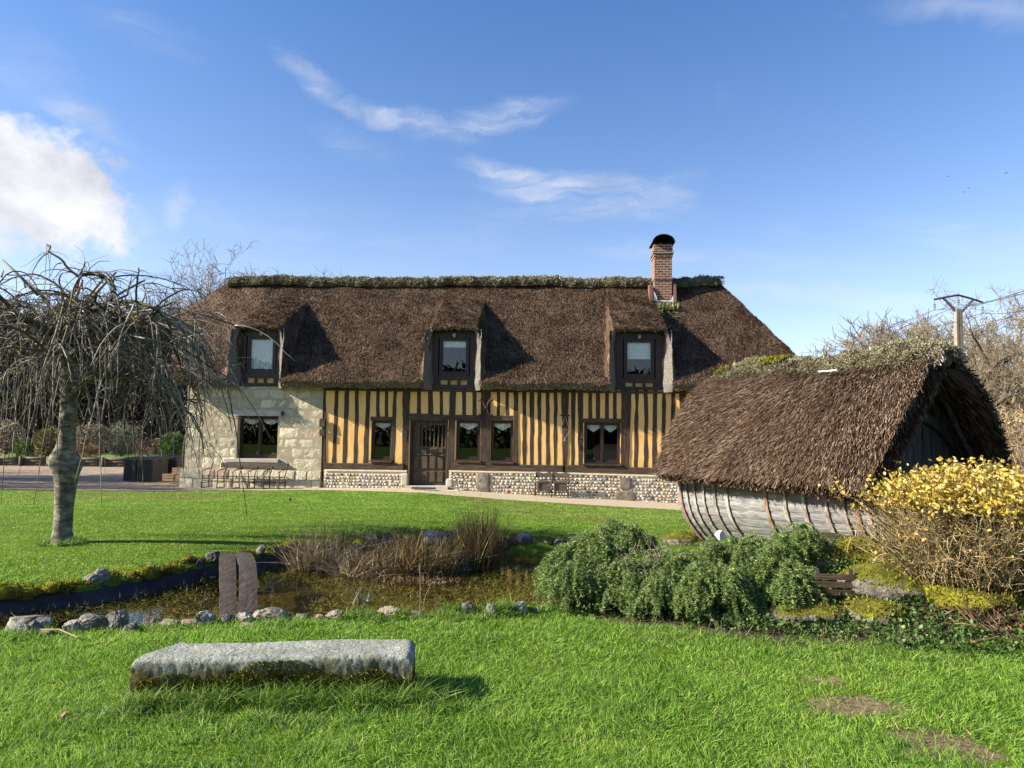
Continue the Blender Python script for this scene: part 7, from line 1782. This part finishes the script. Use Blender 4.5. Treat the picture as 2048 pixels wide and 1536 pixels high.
# ------------------------------------------------------------------ seats by the wall, mat, chests, crates
def build_seat_row():
    # row of four plain iron seats with curved arms
    a = to_world(hu(409, 950, -0.55), -0.55, 0); b = to_world(hu(562, 950, -0.55), -0.55, 0); L = np.linalg.norm(b-a); z = gz(*a[:2])
    z = at_plane(480, 977, to_world(0, -0.62, 0), E2)[2]
    t = thing('iron_seat_row', 'row of linked dark iron seats with curved arms against the stone wall', 'seats', (a[0], a[1], z), -YAW)
    sp = M['spoke']; n = 5; st = L/n; SH = hz(480, 953, -0.55)-z; BH = hz(480, 925, -0.5)-z
    for i in range(n+1):
        x = i*st; m = MB()
        m.tube([(x, -0.16, 0.0), (x+0.01, -0.15, SH*0.6), (x+0.01, -0.14, SH+0.02), (x+0.005, -0.17, SH+0.14), (x+0.05, -0.02, SH+0.20), (x+0.11, 0.10, SH+0.22)], 0.014, 6)
        m.tube([(x+0.07, 0.16, 0.0), (x+0.06, 0.14, SH), (x+0.09, 0.19, SH+0.18), (x+0.13, 0.24, BH)], 0.014, 6)
        m.tube([(x, -0.16, 0.16), (x+0.066, 0.155, 0.16)], 0.010, 5); m.tube([(x, -0.18, 0.01), (x+0.03, 0.0, 0.012), (x+0.07, 0.18, 0.01)], 0.012, 5)
        m.build('leg_frame', sp, t, smooth=True)
    for i in range(n):
        m = MB(); x0, x1 = i*st+0.02, (i+1)*st-0.0
        m.add([(x0, -0.17, SH), (x1, -0.17, SH), (x1+0.05, 0.15, SH-0.02), (x0+0.05, 0.15, SH-0.02), (x0, -0.17, SH+0.022), (x1, -0.17, SH+0.022), (x1+0.05, 0.15, SH), (x0+0.05, 0.15, SH)], [(0, 3, 2, 1), (4, 5, 6, 7), (0, 1, 5, 4), (1, 2, 6, 5), (2, 3, 7, 6), (3, 0, 4, 7)])
        m.build('seat', sp, t)
    m = MB(); m.tube([(0.0, -0.155, 0.22), (L, -0.155, 0.22)], 0.009, 5); m.tube([(0.06, 0.15, 0.17), (L+0.06, 0.15, 0.17)], 0.009, 5); m.build('stretcher', sp, t)
    m = MB(); m.box((0.38, 0.21, BH-0.17), (L+0.10, 0.235, BH-0.02), 0.006); m.build('back_board', M['seat'], t)
    # pair of folding wooden seats
    a = to_world(hu(1071, 970, -0.4), -0.40, 0); z = at_plane(1070, 996, to_world(0, -0.42, 0), E2)[2]
    W = hu(1137, 970, -0.4)-hu(1071, 970, -0.4); T = hz(1104, 945, -0.4)-z
    t = thing('folding_seats', 'pair of folded wooden seats in an iron frame before the flint base', 'seats', (a[0], a[1], z), -YAW)
    for k in range(3):
        x = k*W/2; m = MB(); m.tube([(x-0.012, -0.05, 0), (x, -0.01, T*0.55), (x+0.012, 0.06, T)], 0.014, 6); m.tube([(x+0.0, -0.06, 0.004), (x, 0.20, 0.02), (x+0.006, 0.05, T*0.45)], 0.010, 5); m.build('leg_frame', M['spoke'], t, smooth=True)
    for k in range(2):
        x = k*W/2; m = MB(); x0, x1 = x+0.045, x+W/2-0.03
        z0, z1 = T*0.28, T*0.68
        m.box((x0, -0.035, z0), (x1, -0.012, z1), 0.004)
        for (p, q, r, s) in ((x0, x0+0.05, z0, z1), (x1-0.05, x1, z0, z1), (x0, x1, z1-0.05, z1)): m.box((p, -0.058, r), (q, -0.036, s), 0.003)
        m.build('seat', M['seat'], t)
        m = MB(); xs = np.linspace(x+0.02, x+W/2-0.015, 13); top = T-0.01+0.018*np.sin((xs-x)/(W/2)*math.pi*3)
        m.prism([(p, 0.05, T-0.15) for p in xs]+[(p, 0.05, h) for p, h in zip(xs[::-1], top[::-1])], (0, 0.02, 0)); m.build('back_board', M['seat'], t)
        m = MB(); m.tube([(x0, -0.065, z0+0.12), (x1, -0.065, z0+0.03)], 0.006, 4); m.tube([(x0+0.02, -0.066, z1-0.08), (x1, -0.066, z0+0.1)], 0.006, 4); m.build('brace', M['spoke'], t)
    m = MB(); m.tube([(0, -0.02, T*0.22), (W, -0.02, T*0.22)], 0.012, 5); m.tube([(0, -0.04, T*0.13), (W, -0.04, T*0.13)], 0.010, 5); m.build('stretcher', M['spoke'], t)
    # door mat: iron scraper grid
    p = at_plane(847, 986, to_world(0, -0.75, 0), E2); z = gz(p[0], p[1])+0.035
    m = MB(); w = 0.34
    for k in range(14): m.box((-w+k*2*w/14+0.004, -0.10, 0), (-w+(k+1)*2*w/14-0.012, 0.10, 0.03), 0.003)
    m.box((-w, -0.11, 0.0), (w, -0.10, 0.034)); m.box((-w, 0.10, 0.0), (w, 0.11, 0.034))
    o = m.build('door_mat', M['iron'], loc=(p[0], p[1], z)); o.rotation_euler = (0, 0, -YAW); tag(o, 'dark ribbed scraper mat on the gravel before the front door', 'mat')
build_seat_row()

def chest(label, px0, px1, py0, py1, D, depth, rz=0.0, group=None):
    p0 = at_d(px0, py1, D); p1 = at_d(px1, py1, D); w = p1[0]-p0[0]; h = at_d(px0, py0, D)[2]-p0[2]; z = p0[2]
    t = thing('storage_chest', label, 'chest', (p0[0], p0[1], z), rz, group)
    m = MB(); m.box((0, 0, 0), (w, depth, h*0.88)); b = m.build('body', M['resin'], t)
    r = MB(); n = 16
    for k in range(n):
        x = 0.03+(w-0.06)*k/n; r.box((x+0.004, -0.012, 0.05), (x+(w-0.06)/n-0.006, 0.0, h*0.84))
    nd = int(depth/0.05)
    for k in range(nd):
        y = 0.03+(depth-0.06)*k/nd; r.box((w, y+0.004, 0.05), (w+0.012, y+(depth-0.06)/nd-0.006, h*0.84))
    r.build('ribbed_panel', M['resin'], b)
    l = MB(); e = 0.025; l.add([(-e, -e, h*0.88), (w+e, -e, h*0.88), (w+e, depth+e, h*0.88), (-e, depth+e, h*0.88), (-e, -e, h*0.93), (w+e, -e, h*0.93), (w+e, depth+e, h*0.95), (-e, depth+e, h*0.95), (0.05, 0.05, h), (w-0.05, 0.05, h), (w-0.05, depth-0.05, h), (0.05, depth-0.05, h)],
                        [(0, 3, 2, 1), (0, 1, 5, 4), (1, 2, 6, 5), (2, 3, 7, 6), (3, 0, 4, 7), (4, 5, 9, 8), (5, 6, 10, 9), (6, 7, 11, 10), (7, 4, 8, 11), (8, 9, 10, 11)])
    l.build('lid', M['resin'], t)
    k = MB(); k.box((w+0.012, depth*0.45, h*0.80), (w+0.03, depth*0.55, h*0.86)); k.build('handle', M['black_metal'], t)
    return t
def build_yard():
    chest('left front black resin storage chest left of the stone wall', 246, 271.5, 914, 962, 23.2, 0.75)
    chest('right front black resin storage chest, its long side seen in shade', 273, 302, 914, 963, 23.0, 1.1)
    chest('black resin storage chest standing behind, nearer the stone wall', 318, 352, 913, 958, 24.4, 1.6)
    for (px, py, w, h, D, lab) in ((340, 961, 22, 14, 22.6, 'wooden slatted crate standing on the ground beside the black chests'), (362, 961, 14, 12, 22.6, 'small wooden crate tucked against the stone wall corner'), (357, 947, 17, 12, 22.75, 'wooden crate topmost of the stack beside the black chests')):
        p = at_d(px, py, D); W = w/FPX*D; H = h/FPX*D
        t = thing('wooden_crate', lab, 'crate', tuple(p), -0.04)
        for z in np.linspace(0, H*0.70, 3):
            m = MB()
            for (a, b) in (((-W/2, -0.15, z), (W/2, -0.138, z+H*0.26)), ((-W/2, 0.138, z), (W/2, 0.15, z+H*0.26)), ((-W/2, -0.138, z), (-W/2+0.012, 0.138, z+H*0.26)), ((W/2-0.012, -0.138, z), (W/2, 0.138, z+H*0.26))): m.box(a, b)
            m.build('slat', M['crate'], t)
        m = MB(); m.box((-W/2+0.012, -0.138, 0.0), (W/2-0.012, 0.138, 0.015)); m.build('base', M['crate'], t)
        m = MB()
        for x in (-W/2+0.013, W/2-0.035):
            for y in (-0.137, 0.115): m.box((x, y, 0.015), (x+0.022, y+0.022, H*0.98))
        m.build('corner_post', M['crate'], t)
build_yard()

# ------------------------------------------------------------------ concrete pole and wires
def build_pole():
    D = 30.0; b = at_d(1918, 700, D); zt = at_d(1917, 618, D)[2]; z0 = gz(b[0], b[1])
    t = thing('utility_pole', 'concrete utility pole with a dark Y-shaped bracket right of the hut', 'pole', (b[0], b[1], z0))
    m = MB(); h = zt-z0; w = 0.16
    V = np.array([(-w*1.25, -0.13, -0.2), (w*1.25, -0.13, -0.2), (w*1.25, 0.13, -0.2), (-w*1.25, 0.13, -0.2), (-w*0.75, -0.10, h), (w*0.75, -0.10, h), (w*0.75, 0.10, h), (-w*0.75, 0.10, h)])
    m.add(V, [(0, 3, 2, 1), (4, 5, 6, 7), (0, 1, 5, 4), (1, 2, 6, 5), (2, 3, 7, 6), (3, 0, 4, 7)])
    for x in (-w*0.9, w*0.9): m.add([(x-0.03, -0.145, 0), (x+0.03, -0.145, 0), (x*0.75+0.02, -0.115, h-0.05), (x*0.75-0.02, -0.115, h-0.05)], [(0, 1, 2, 3)])
    m.build('post', M['concrete'], t)
    def lp(px, py, off=0.0): q = at_d(px, py, D+off); return q-np.array([b[0], b[1], z0])
    m = MB(); pts = [lp(1868, 599), lp(1893, 594), lp(1916, 590), lp(1942, 597), lp(1966, 605)]; m.tube(pts, 0.045, 4); m.build('cross_arm', M['steel'], t)
    m = MB(); m.tube([lp(1887, 596), lp(1914, 626), lp(1914, 642)], 0.055, 4); m.tube([lp(1946, 600), lp(1921, 626), lp(1921, 642)], 0.055, 4); m.build('arm_brace', M['steel'], t)
    V, F = ico(1)
    for px, py in ((1869, 601), (1916.5, 592), (1965, 607)):
        m = MB(); 
        for k, r in enumerate((0.03, 0.07, 0.07, 0.05)): m.add(V*np.array([r, r, 0.04])+lp(px, py+4+k*4.2), F)
        m.tube([lp(px, py), lp(px, py+20)], 0.014, 4); m.build('insulator', mat_noise('insulator_glass', [(0.3, (0.10, 0.13, 0.13)), (0.7, (0.2, 0.24, 0.24))], 5, rough=0.25, bump=0), t)
    far = at_d(1560, 716, 120.0)
    ends = [((1869, 620), (1600, 705), 110, (2120, 566)), ((1965, 626), (1640, 700), 112, (2120, 602)), ((1916.5, 612), (1620, 704), 111, (2120, 556))]
    labs = ['power wire on the left insulator of the concrete pole', 'power wire on the right insulator of the concrete pole', 'power wire on the middle insulator of the concrete pole']
    for (p, q, Dq, r), lab in zip(ends, labs):
        A = at_d(*p, D); B = at_d(*q, Dq); Cc = at_d(*r, 14.0); tt = np.linspace(0, 1, 16)
        P1 = B[None]*(1-tt[:, None])+A[None]*tt[:, None]; P1[:, 2] -= 0.6*np.sin(np.pi*tt); P2 = A[None]*(1-tt[:, None])+Cc[None]*tt[:, None]; P2[:, 2] -= 0.12*np.sin(np.pi*tt)
        P = np.vstack([P1, P2[1:]]); m = MB(); m.tube(P-A, np.concatenate([np.linspace(0.022, 0.011, 16), np.full(15, 0.010)]), 4)
        tag(m.build('power_wire', M['steel'], loc=tuple(A)), lab, 'wire', 'wires on the concrete pole')
build_pole()

# a few birds far up at the right
for i, (px, py, D, lab) in enumerate(((1896, 353, 90, 'tiny dark bird leftmost of the four in the blue sky'), (1937, 376, 95, 'tiny dark bird nearest the top of the close pair in the sky'), (1929, 384, 95, 'tiny dark bird lower one of the close pair in the sky'), (2012, 346, 85, 'tiny dark bird nearest the right edge of the sky'))):
    p = at_d(px, py, D); m = MB(); V, F = lump(2, (0.17, 0.06, 0.055), 0.05, 1, 2.0); m.add(V, F)
    for s in (-1, 1): m.add([(-0.05, s*0.03, 0.02), (0.07, s*0.03, 0.02), (0.03, s*0.26, 0.10), (-0.08, s*0.42, 0.05), (-0.05, s*0.03, 0.005), (0.07, s*0.03, 0.005), (0.03, s*0.26, 0.085), (-0.08, s*0.42, 0.04)], [(0, 1, 2, 3), (7, 6, 5, 4), (0, 4, 5, 1), (1, 5, 6, 2), (2, 6, 7, 3), (3, 7, 4, 0)])
    m.add([(-0.15, -0.02, 0.01), (-0.15, 0.02, 0.01), (-0.26, 0.05, 0.0), (-0.26, -0.05, 0.0)], [(0, 1, 2, 3)])
    o = m.build('bird', M['bird'], loc=tuple(p), smooth=True); o.rotation_euler = (0.1, 0, 0.3+i); o.scale = (0.6, 0.6, 0.6); tag(o, lab, 'bird', 'birds in the sky')

# ------------------------------------------------------------------ gravel, drive
def strip(name, poly_fn, mat, lift, label, cat):
    m = MB(); G = poly_fn(); G[..., 2] = ground_z(G[..., 0], G[..., 1])+lift; m.grid(G); o = m.build(name, mat, smooth=True); tag(o, label, cat, kind='structure'); return o
GRAV_U = [-10, -7.2, -5, -3, -1.2, 0.5, 2.2, 4.5, 7, 11.5]
GRAV_V = [-1.25, -1.22, -1.12, -0.95, -1.35, -1.75, -1.95, -2.1, -2.15, -2.1]
def grav_edge(u): return np.interp(u, GRAV_U, GRAV_V)
def gp():
    us = np.linspace(-8.2, 11.5, 160); ks = np.linspace(0, 1, 14); A, K = np.meshgrid(us, ks, indexing='ij')
    v = grav_edge(A)+0.05*(fbm(np.stack([A.ravel(), 0*A.ravel(), 0*A.ravel()], -1), 2.5, 3).reshape(A.shape)-0.5); Vv = v*(1-K)+0.0*K
    W_ = H0[None, None]+A[..., None]*E1+Vv[..., None]*E2; return W_
strip('gravel_path', gp, M['gravel'], 0.006, 'pale gravel strip along the front of the cottage', 'path')
def dp():
    A, K = np.meshgrid(np.linspace(0, 1, 60), np.linspace(0, 1, 50), indexing='ij')
    y = 19.9+0.0*A+K*15.2; xr = np.interp(y, [19.9, 21.9, 23, 35.1], [-9.3, -9.6, -9.6, -10.5]); x = -45+(xr+45)*A**0.6
    y = np.where(K == 0, y+0.12*(fbm(np.stack([x.ravel(), 0*x.ravel(), 0*x.ravel()], -1), 1.0, 3).reshape(x.shape)-0.5), y)
    return np.stack([x, y, 0*x], -1)
strip('driveway', dp, M['drive'], 0.010, 'reddish gravel driveway beyond the lawn at the left', 'driveway')

# ------------------------------------------------------------------ grass
def lawn_ok(x, y):
    s = pond_sd(x, y); ok = s < -0.02
    q = np.stack([x, y], -1)-H0[None, :2]; u = q@E1[:2]; v = q@E2[:2]
    ok &= ~((u > -8.3) & (v > grav_edge(u)-0.02)); ok &= ~((x < -9.0) & (y > 19.85))
    c, a, L = BENCH; dx, dy = x-c[0], y-c[1]; bx = dx*math.cos(a)+dy*math.sin(a); by = -dx*math.sin(a)+dy*math.cos(a)
    ok &= ~((np.abs(bx) < L/2-0.01) & (by > 0.015) & (by < 0.36))
    bed = np.hypot((x-4.2)/3.6, (y-6.9)/1.55)
    lim = 1.0+0.30*(fbm(np.stack([x, y, 0*x], -1), 1.4, 3)-0.5)
    ok &= ~((bed < lim) & (RNG.random(len(x)) > 0.10))
    ok &= ~((np.hypot((x-1.7)/1.9, (y-7.6)/1.05) < 1.0))
    hx = np.stack([x-HA[0], y-HA[1]], -1); hs_ = hx@HB[:2]; hn = np.abs(hx@HN[:2]); ok &= ~((hs_ > 0) & (hs_ < 3.2) & (hn < 0.9))
    return ok
def bare_keep(x, y):
    k = np.ones(len(x))
    for (cx, cy, rx, ry) in BARE:
        r = np.hypot((x-cx)/rx, (y-cy)/ry)+2.0*(fbm(np.stack([x, y, 0*x], -1), 5.5, 3)-0.5); k = np.minimum(k, np.clip((r-0.55)/0.7, 0.14, 1))
    return RNG.random(len(x)) < k
def build_grass():
    m = MB()
    bands = [(2.9, 3.9, 8500, 0.0021), (3.9, 5.2, 6500, 0.0023), (5.2, 7.2, 4200, 0.0029), (7.2, 10.5, 2300, 0.0040), (10.5, 15.0, 1050, 0.0062), (15.0, 21.0, 1500, 0.0085)]
    for y0, y1, dens, w in bands:
        xl, xr = -0.80*y1-1.6, 0.80*y1+1.6
        if y1 > 10.4: xr = min(xr, 8.5)
        n = int((y1-y0)*(xr-xl)*dens); x = U(xl, xr, n); y = U(y0, y1, n)
        ok = np.abs(x) < 0.80*y+1.6; x, y = x[ok], y[ok]; ok = lawn_ok(x, y) & bare_keep(x, y); x, y = x[ok], y[ok]; n = len(x)
        P = np.stack([x, y, 0*x], -1); cl = fbm(P, 1.5, 3); cf = fbm(P, 9.0, 2, 5.0)
        near = 1-sstep((y-6)/4)
        base_h = 0.020+0.020*near
        L = base_h*(0.55+0.9*cf+1.0*np.clip(cl-0.45, 0, 1)*2.2*near)*U(0.6, 1.5, n)
        b = np.stack([x, y, ground_z(x, y)-0.004], -1)
        lean = 0.42; wind = np.stack([fbm(P, 5.0, 2, 2.0)-0.5, fbm(P, 5.0, 2, 9.0)-0.5, 0*x], -1)*1.9
        d = unit(np.stack([RNG.normal(0, lean, n), RNG.normal(0, lean, n), np.ones(n)], -1)+wind)
        bend = np.stack([RNG.normal(0, 0.35, n), RNG.normal(0, 0.35, n), -U(0, 0.4, n)], -1)
        blade_strip(m, b, d, L, np.full(n, w)*U(0.7, 1.3, n), bend, 2)
    tag(m.build('lawn_grass', M['blade']), 'short mown grass blades of the lawn', 'grass', kind='stuff')
    # taller rough grass: round the bench, tree foot, pond edge and lawn rims
    m = MB()
    def tuft(x, y, n, r, h, w=0.0026, ry=None, lean=0.38):
        xx = x+RNG.normal(0, r, n); yy = y+RNG.normal(0, ry or r, n); ok = pond_sd(xx, yy) < 0.04; xx, yy = xx[ok], yy[ok]; k = len(xx)
        if not k: return
        b = np.stack([xx, yy, ground_z(xx, yy)-0.005], -1); d = unit(np.stack([RNG.normal(0, lean, k), RNG.normal(0, lean, k), np.ones(k)], -1))
        blade_strip(m, b, d, U(0.5, 1.15, k)*h, U(0.6, 1.2, k)*w, np.stack([RNG.normal(0, 0.4, k), RNG.normal(0, 0.4, k), -U(0, 0.5, k)], -1), 4)
    c, a, L = BENCH; ex = np.array([math.cos(a), math.sin(a)]); ey = np.array([-math.sin(a), math.cos(a)])
    for _ in range(110):
        t = U(-0.5, 0.5)*L; o = -abs(RNG.normal(0.03, 0.07)); p = c[:2]+ex*t+ey*o; tuft(p[0], p[1], 60, 0.028, U(0.10, 0.18)+0.05*float(RNG.random() < 0.2))
    for _ in range(24):
        p = c[:2]+ex*(L/2+U(0.02, 0.30))+ey*U(-0.2, 0.20); tuft(p[0], p[1], 50, 0.03, U(0.09, 0.17))
    for _ in range(16):
        p = c[:2]+ex*(L/2-0.03+U(0, 0.05))+ey*U(-0.06, 0.05); tuft(p[0], p[1], 40, 0.02, U(0.14, 0.21))
    for _ in range(34):
        p = c[:2]+ex*U(-0.65, 0.55)*L+ey*U(-0.48, -0.1); tuft(p[0], p[1], 45, 0.035, U(0.06, 0.11))
    for _ in range(8):
        p = c[:2]+ex*(-L/2-0.03)+ey*U(-0.05, 0.3); tuft(p[0], p[1], 30, 0.02, U(0.06, 0.10))
    tb = gpt(122, 1088)
    for _ in range(26): aa = U(0, 6.28); tuft(tb[0]+math.cos(aa)*0.24, tb[1]+math.sin(aa)*0.22, 40, 0.03, U(0.08, 0.16), 0.004)
    for p in edge_pts(1, 8, 0.07):
        o = unit(p-POND.mean(0)); q = p+o*U(0.02, 0.22); tuft(q[0], q[1], 36, 0.035, U(0.04, 0.11), 0.003)
    for px, py, h in ((690, 1238, 0.13), (720, 1236, 0.15), (735, 1240, 0.12), (560, 1250, 0.10), (1000, 1226, 0.20), (1018, 1224, 0.17), (880, 1236, 0.12), (905, 1232, 0.12), (920, 1240, 0.1), (965, 1240, 0.1), (320, 1262, 0.09), (800, 1236, 0.14)):
        p = gpt(px, py); tuft(p[0], p[1], 150, 0.05, h, 0.003)
    for p in edge_pts(8, 18, 0.06):
        o = unit(p-POND.mean(0)); q = p+o*U(0.12, 0.34); tuft(q[0], q[1], 30, 0.04, U(0.03, 0.07), 0.004)
    for px, py, h in ((735, 1068, 0.28), (800, 1066, 0.2), (870, 1070, 0.2), (760, 1072, 0.2), (690, 1072, 0.16)):
        p = gpt(px, py); tuft(p[0], p[1], 170, 0.10, h, 0.005)
    for _ in range(260):
        x = U(1.0, 5.6); y = 5.35+0.55*math.exp(-((x-1.1)/0.9)**2)+RNG.normal(0.0, 0.14)
        tuft(x, y, 34, 0.04, U(0.05, 0.10), 0.0028)
    for _ in range(420):
        y = U(3.0, 6.2); x = U(-0.75, 0.75)*y; tuft(x, y, 26, U(0.02, 0.05), U(0.04, 0.085), 0.0024)
    tag(m.build('rough_grass', M['tall_blade']), 'taller rough grass round bench, tree foot and pond edge', 'grass', kind='stuff')
build_grass()

# scraps of dead grass and moss lying in the lawn
def build_litter():
    n = 2600; y = 3.0+U(0, 1, n)**1.5*9; x = U(-0.76, 0.76, n)*y; ok = lawn_ok(x, y) & (fbm(np.stack([x, y, 0*x], -1), 2.3, 3) > 0.47); x, y = x[ok], y[ok]; n = len(x)
    b = np.stack([x, y, ground_z(x, y)+U(0.005, 0.03, n)], -1); m = MB()
    blade_strip(m, b, unit(RNG.normal(0, 1, (n, 3))+np.array([0, 0, 0.35])), U(0.02, 0.07, n), U(0.0012, 0.003, n), RNG.normal(0, 0.3, (n, 3)), 2)
    tag(m.build('dead_grass', M['reed']), 'straw-coloured scraps of dead grass in the lawn', 'dead grass', kind='stuff')
build_litter()

# fallen leaves
for i, (px, py, s, lab) in enumerate(((1641, 1264, 0.055, 'curled pale brown leaf standing up at the edge of the bed'), (1945, 1296, 0.05, 'brown leaf lying in the grass left of two pale ones at the right'), (1993, 1298, 0.045, 'pale leaf lying in the grass in the right corner of the bed'), (2030, 1302, 0.045, 'tan leaf nearest the right edge in the grass'), (129, 1440, 0.035, 'dark brown leaf on the near lawn at lower left'), (580, 1003, 0.07, 'white petal-like leaf on the far lawn'), (355, 998, 0.08, 'reddish leaf on the far lawn between weeping tree and stone wall'))):
    p = gpt(px, py); m = MB(); t = np.linspace(-1, 1, 7)
    G = np.array([[(x*s*0.5*math.sqrt(max(0.02, 1-y*y)), y*s*0.8, (x*x*0.35+0.2*y)*s+s*0.45) for x in (-1, -0.4, 0.4, 1)] for y in t]); m.grid(G); m.grid(G[:, ::-1]+np.array([0, 0, 0.001]))
    o = m.build('fallen_leaf', M['deadleaf'], loc=tuple(p), smooth=True); o.rotation_euler = (0.5 if i else 1.2, 0.3, i*1.3); tag(o, lab, 'leaf', 'fallen leaves')
p = gpt(80, 1268); q = gpt(155, 1284); m = MB(); m.tube([np.zeros(3)+[0, 0, 0.03], (q-p)*0.45+np.array([0, 0.03, 0.05]), q-p+np.array([0, 0, 0.03])], [0.008, 0.006, 0.004], 5); tag(m.build('dry_stalk', M['reed'], loc=tuple(p)), 'long pale dry stalk lying in the grass below the leftmost rock', 'stalk')
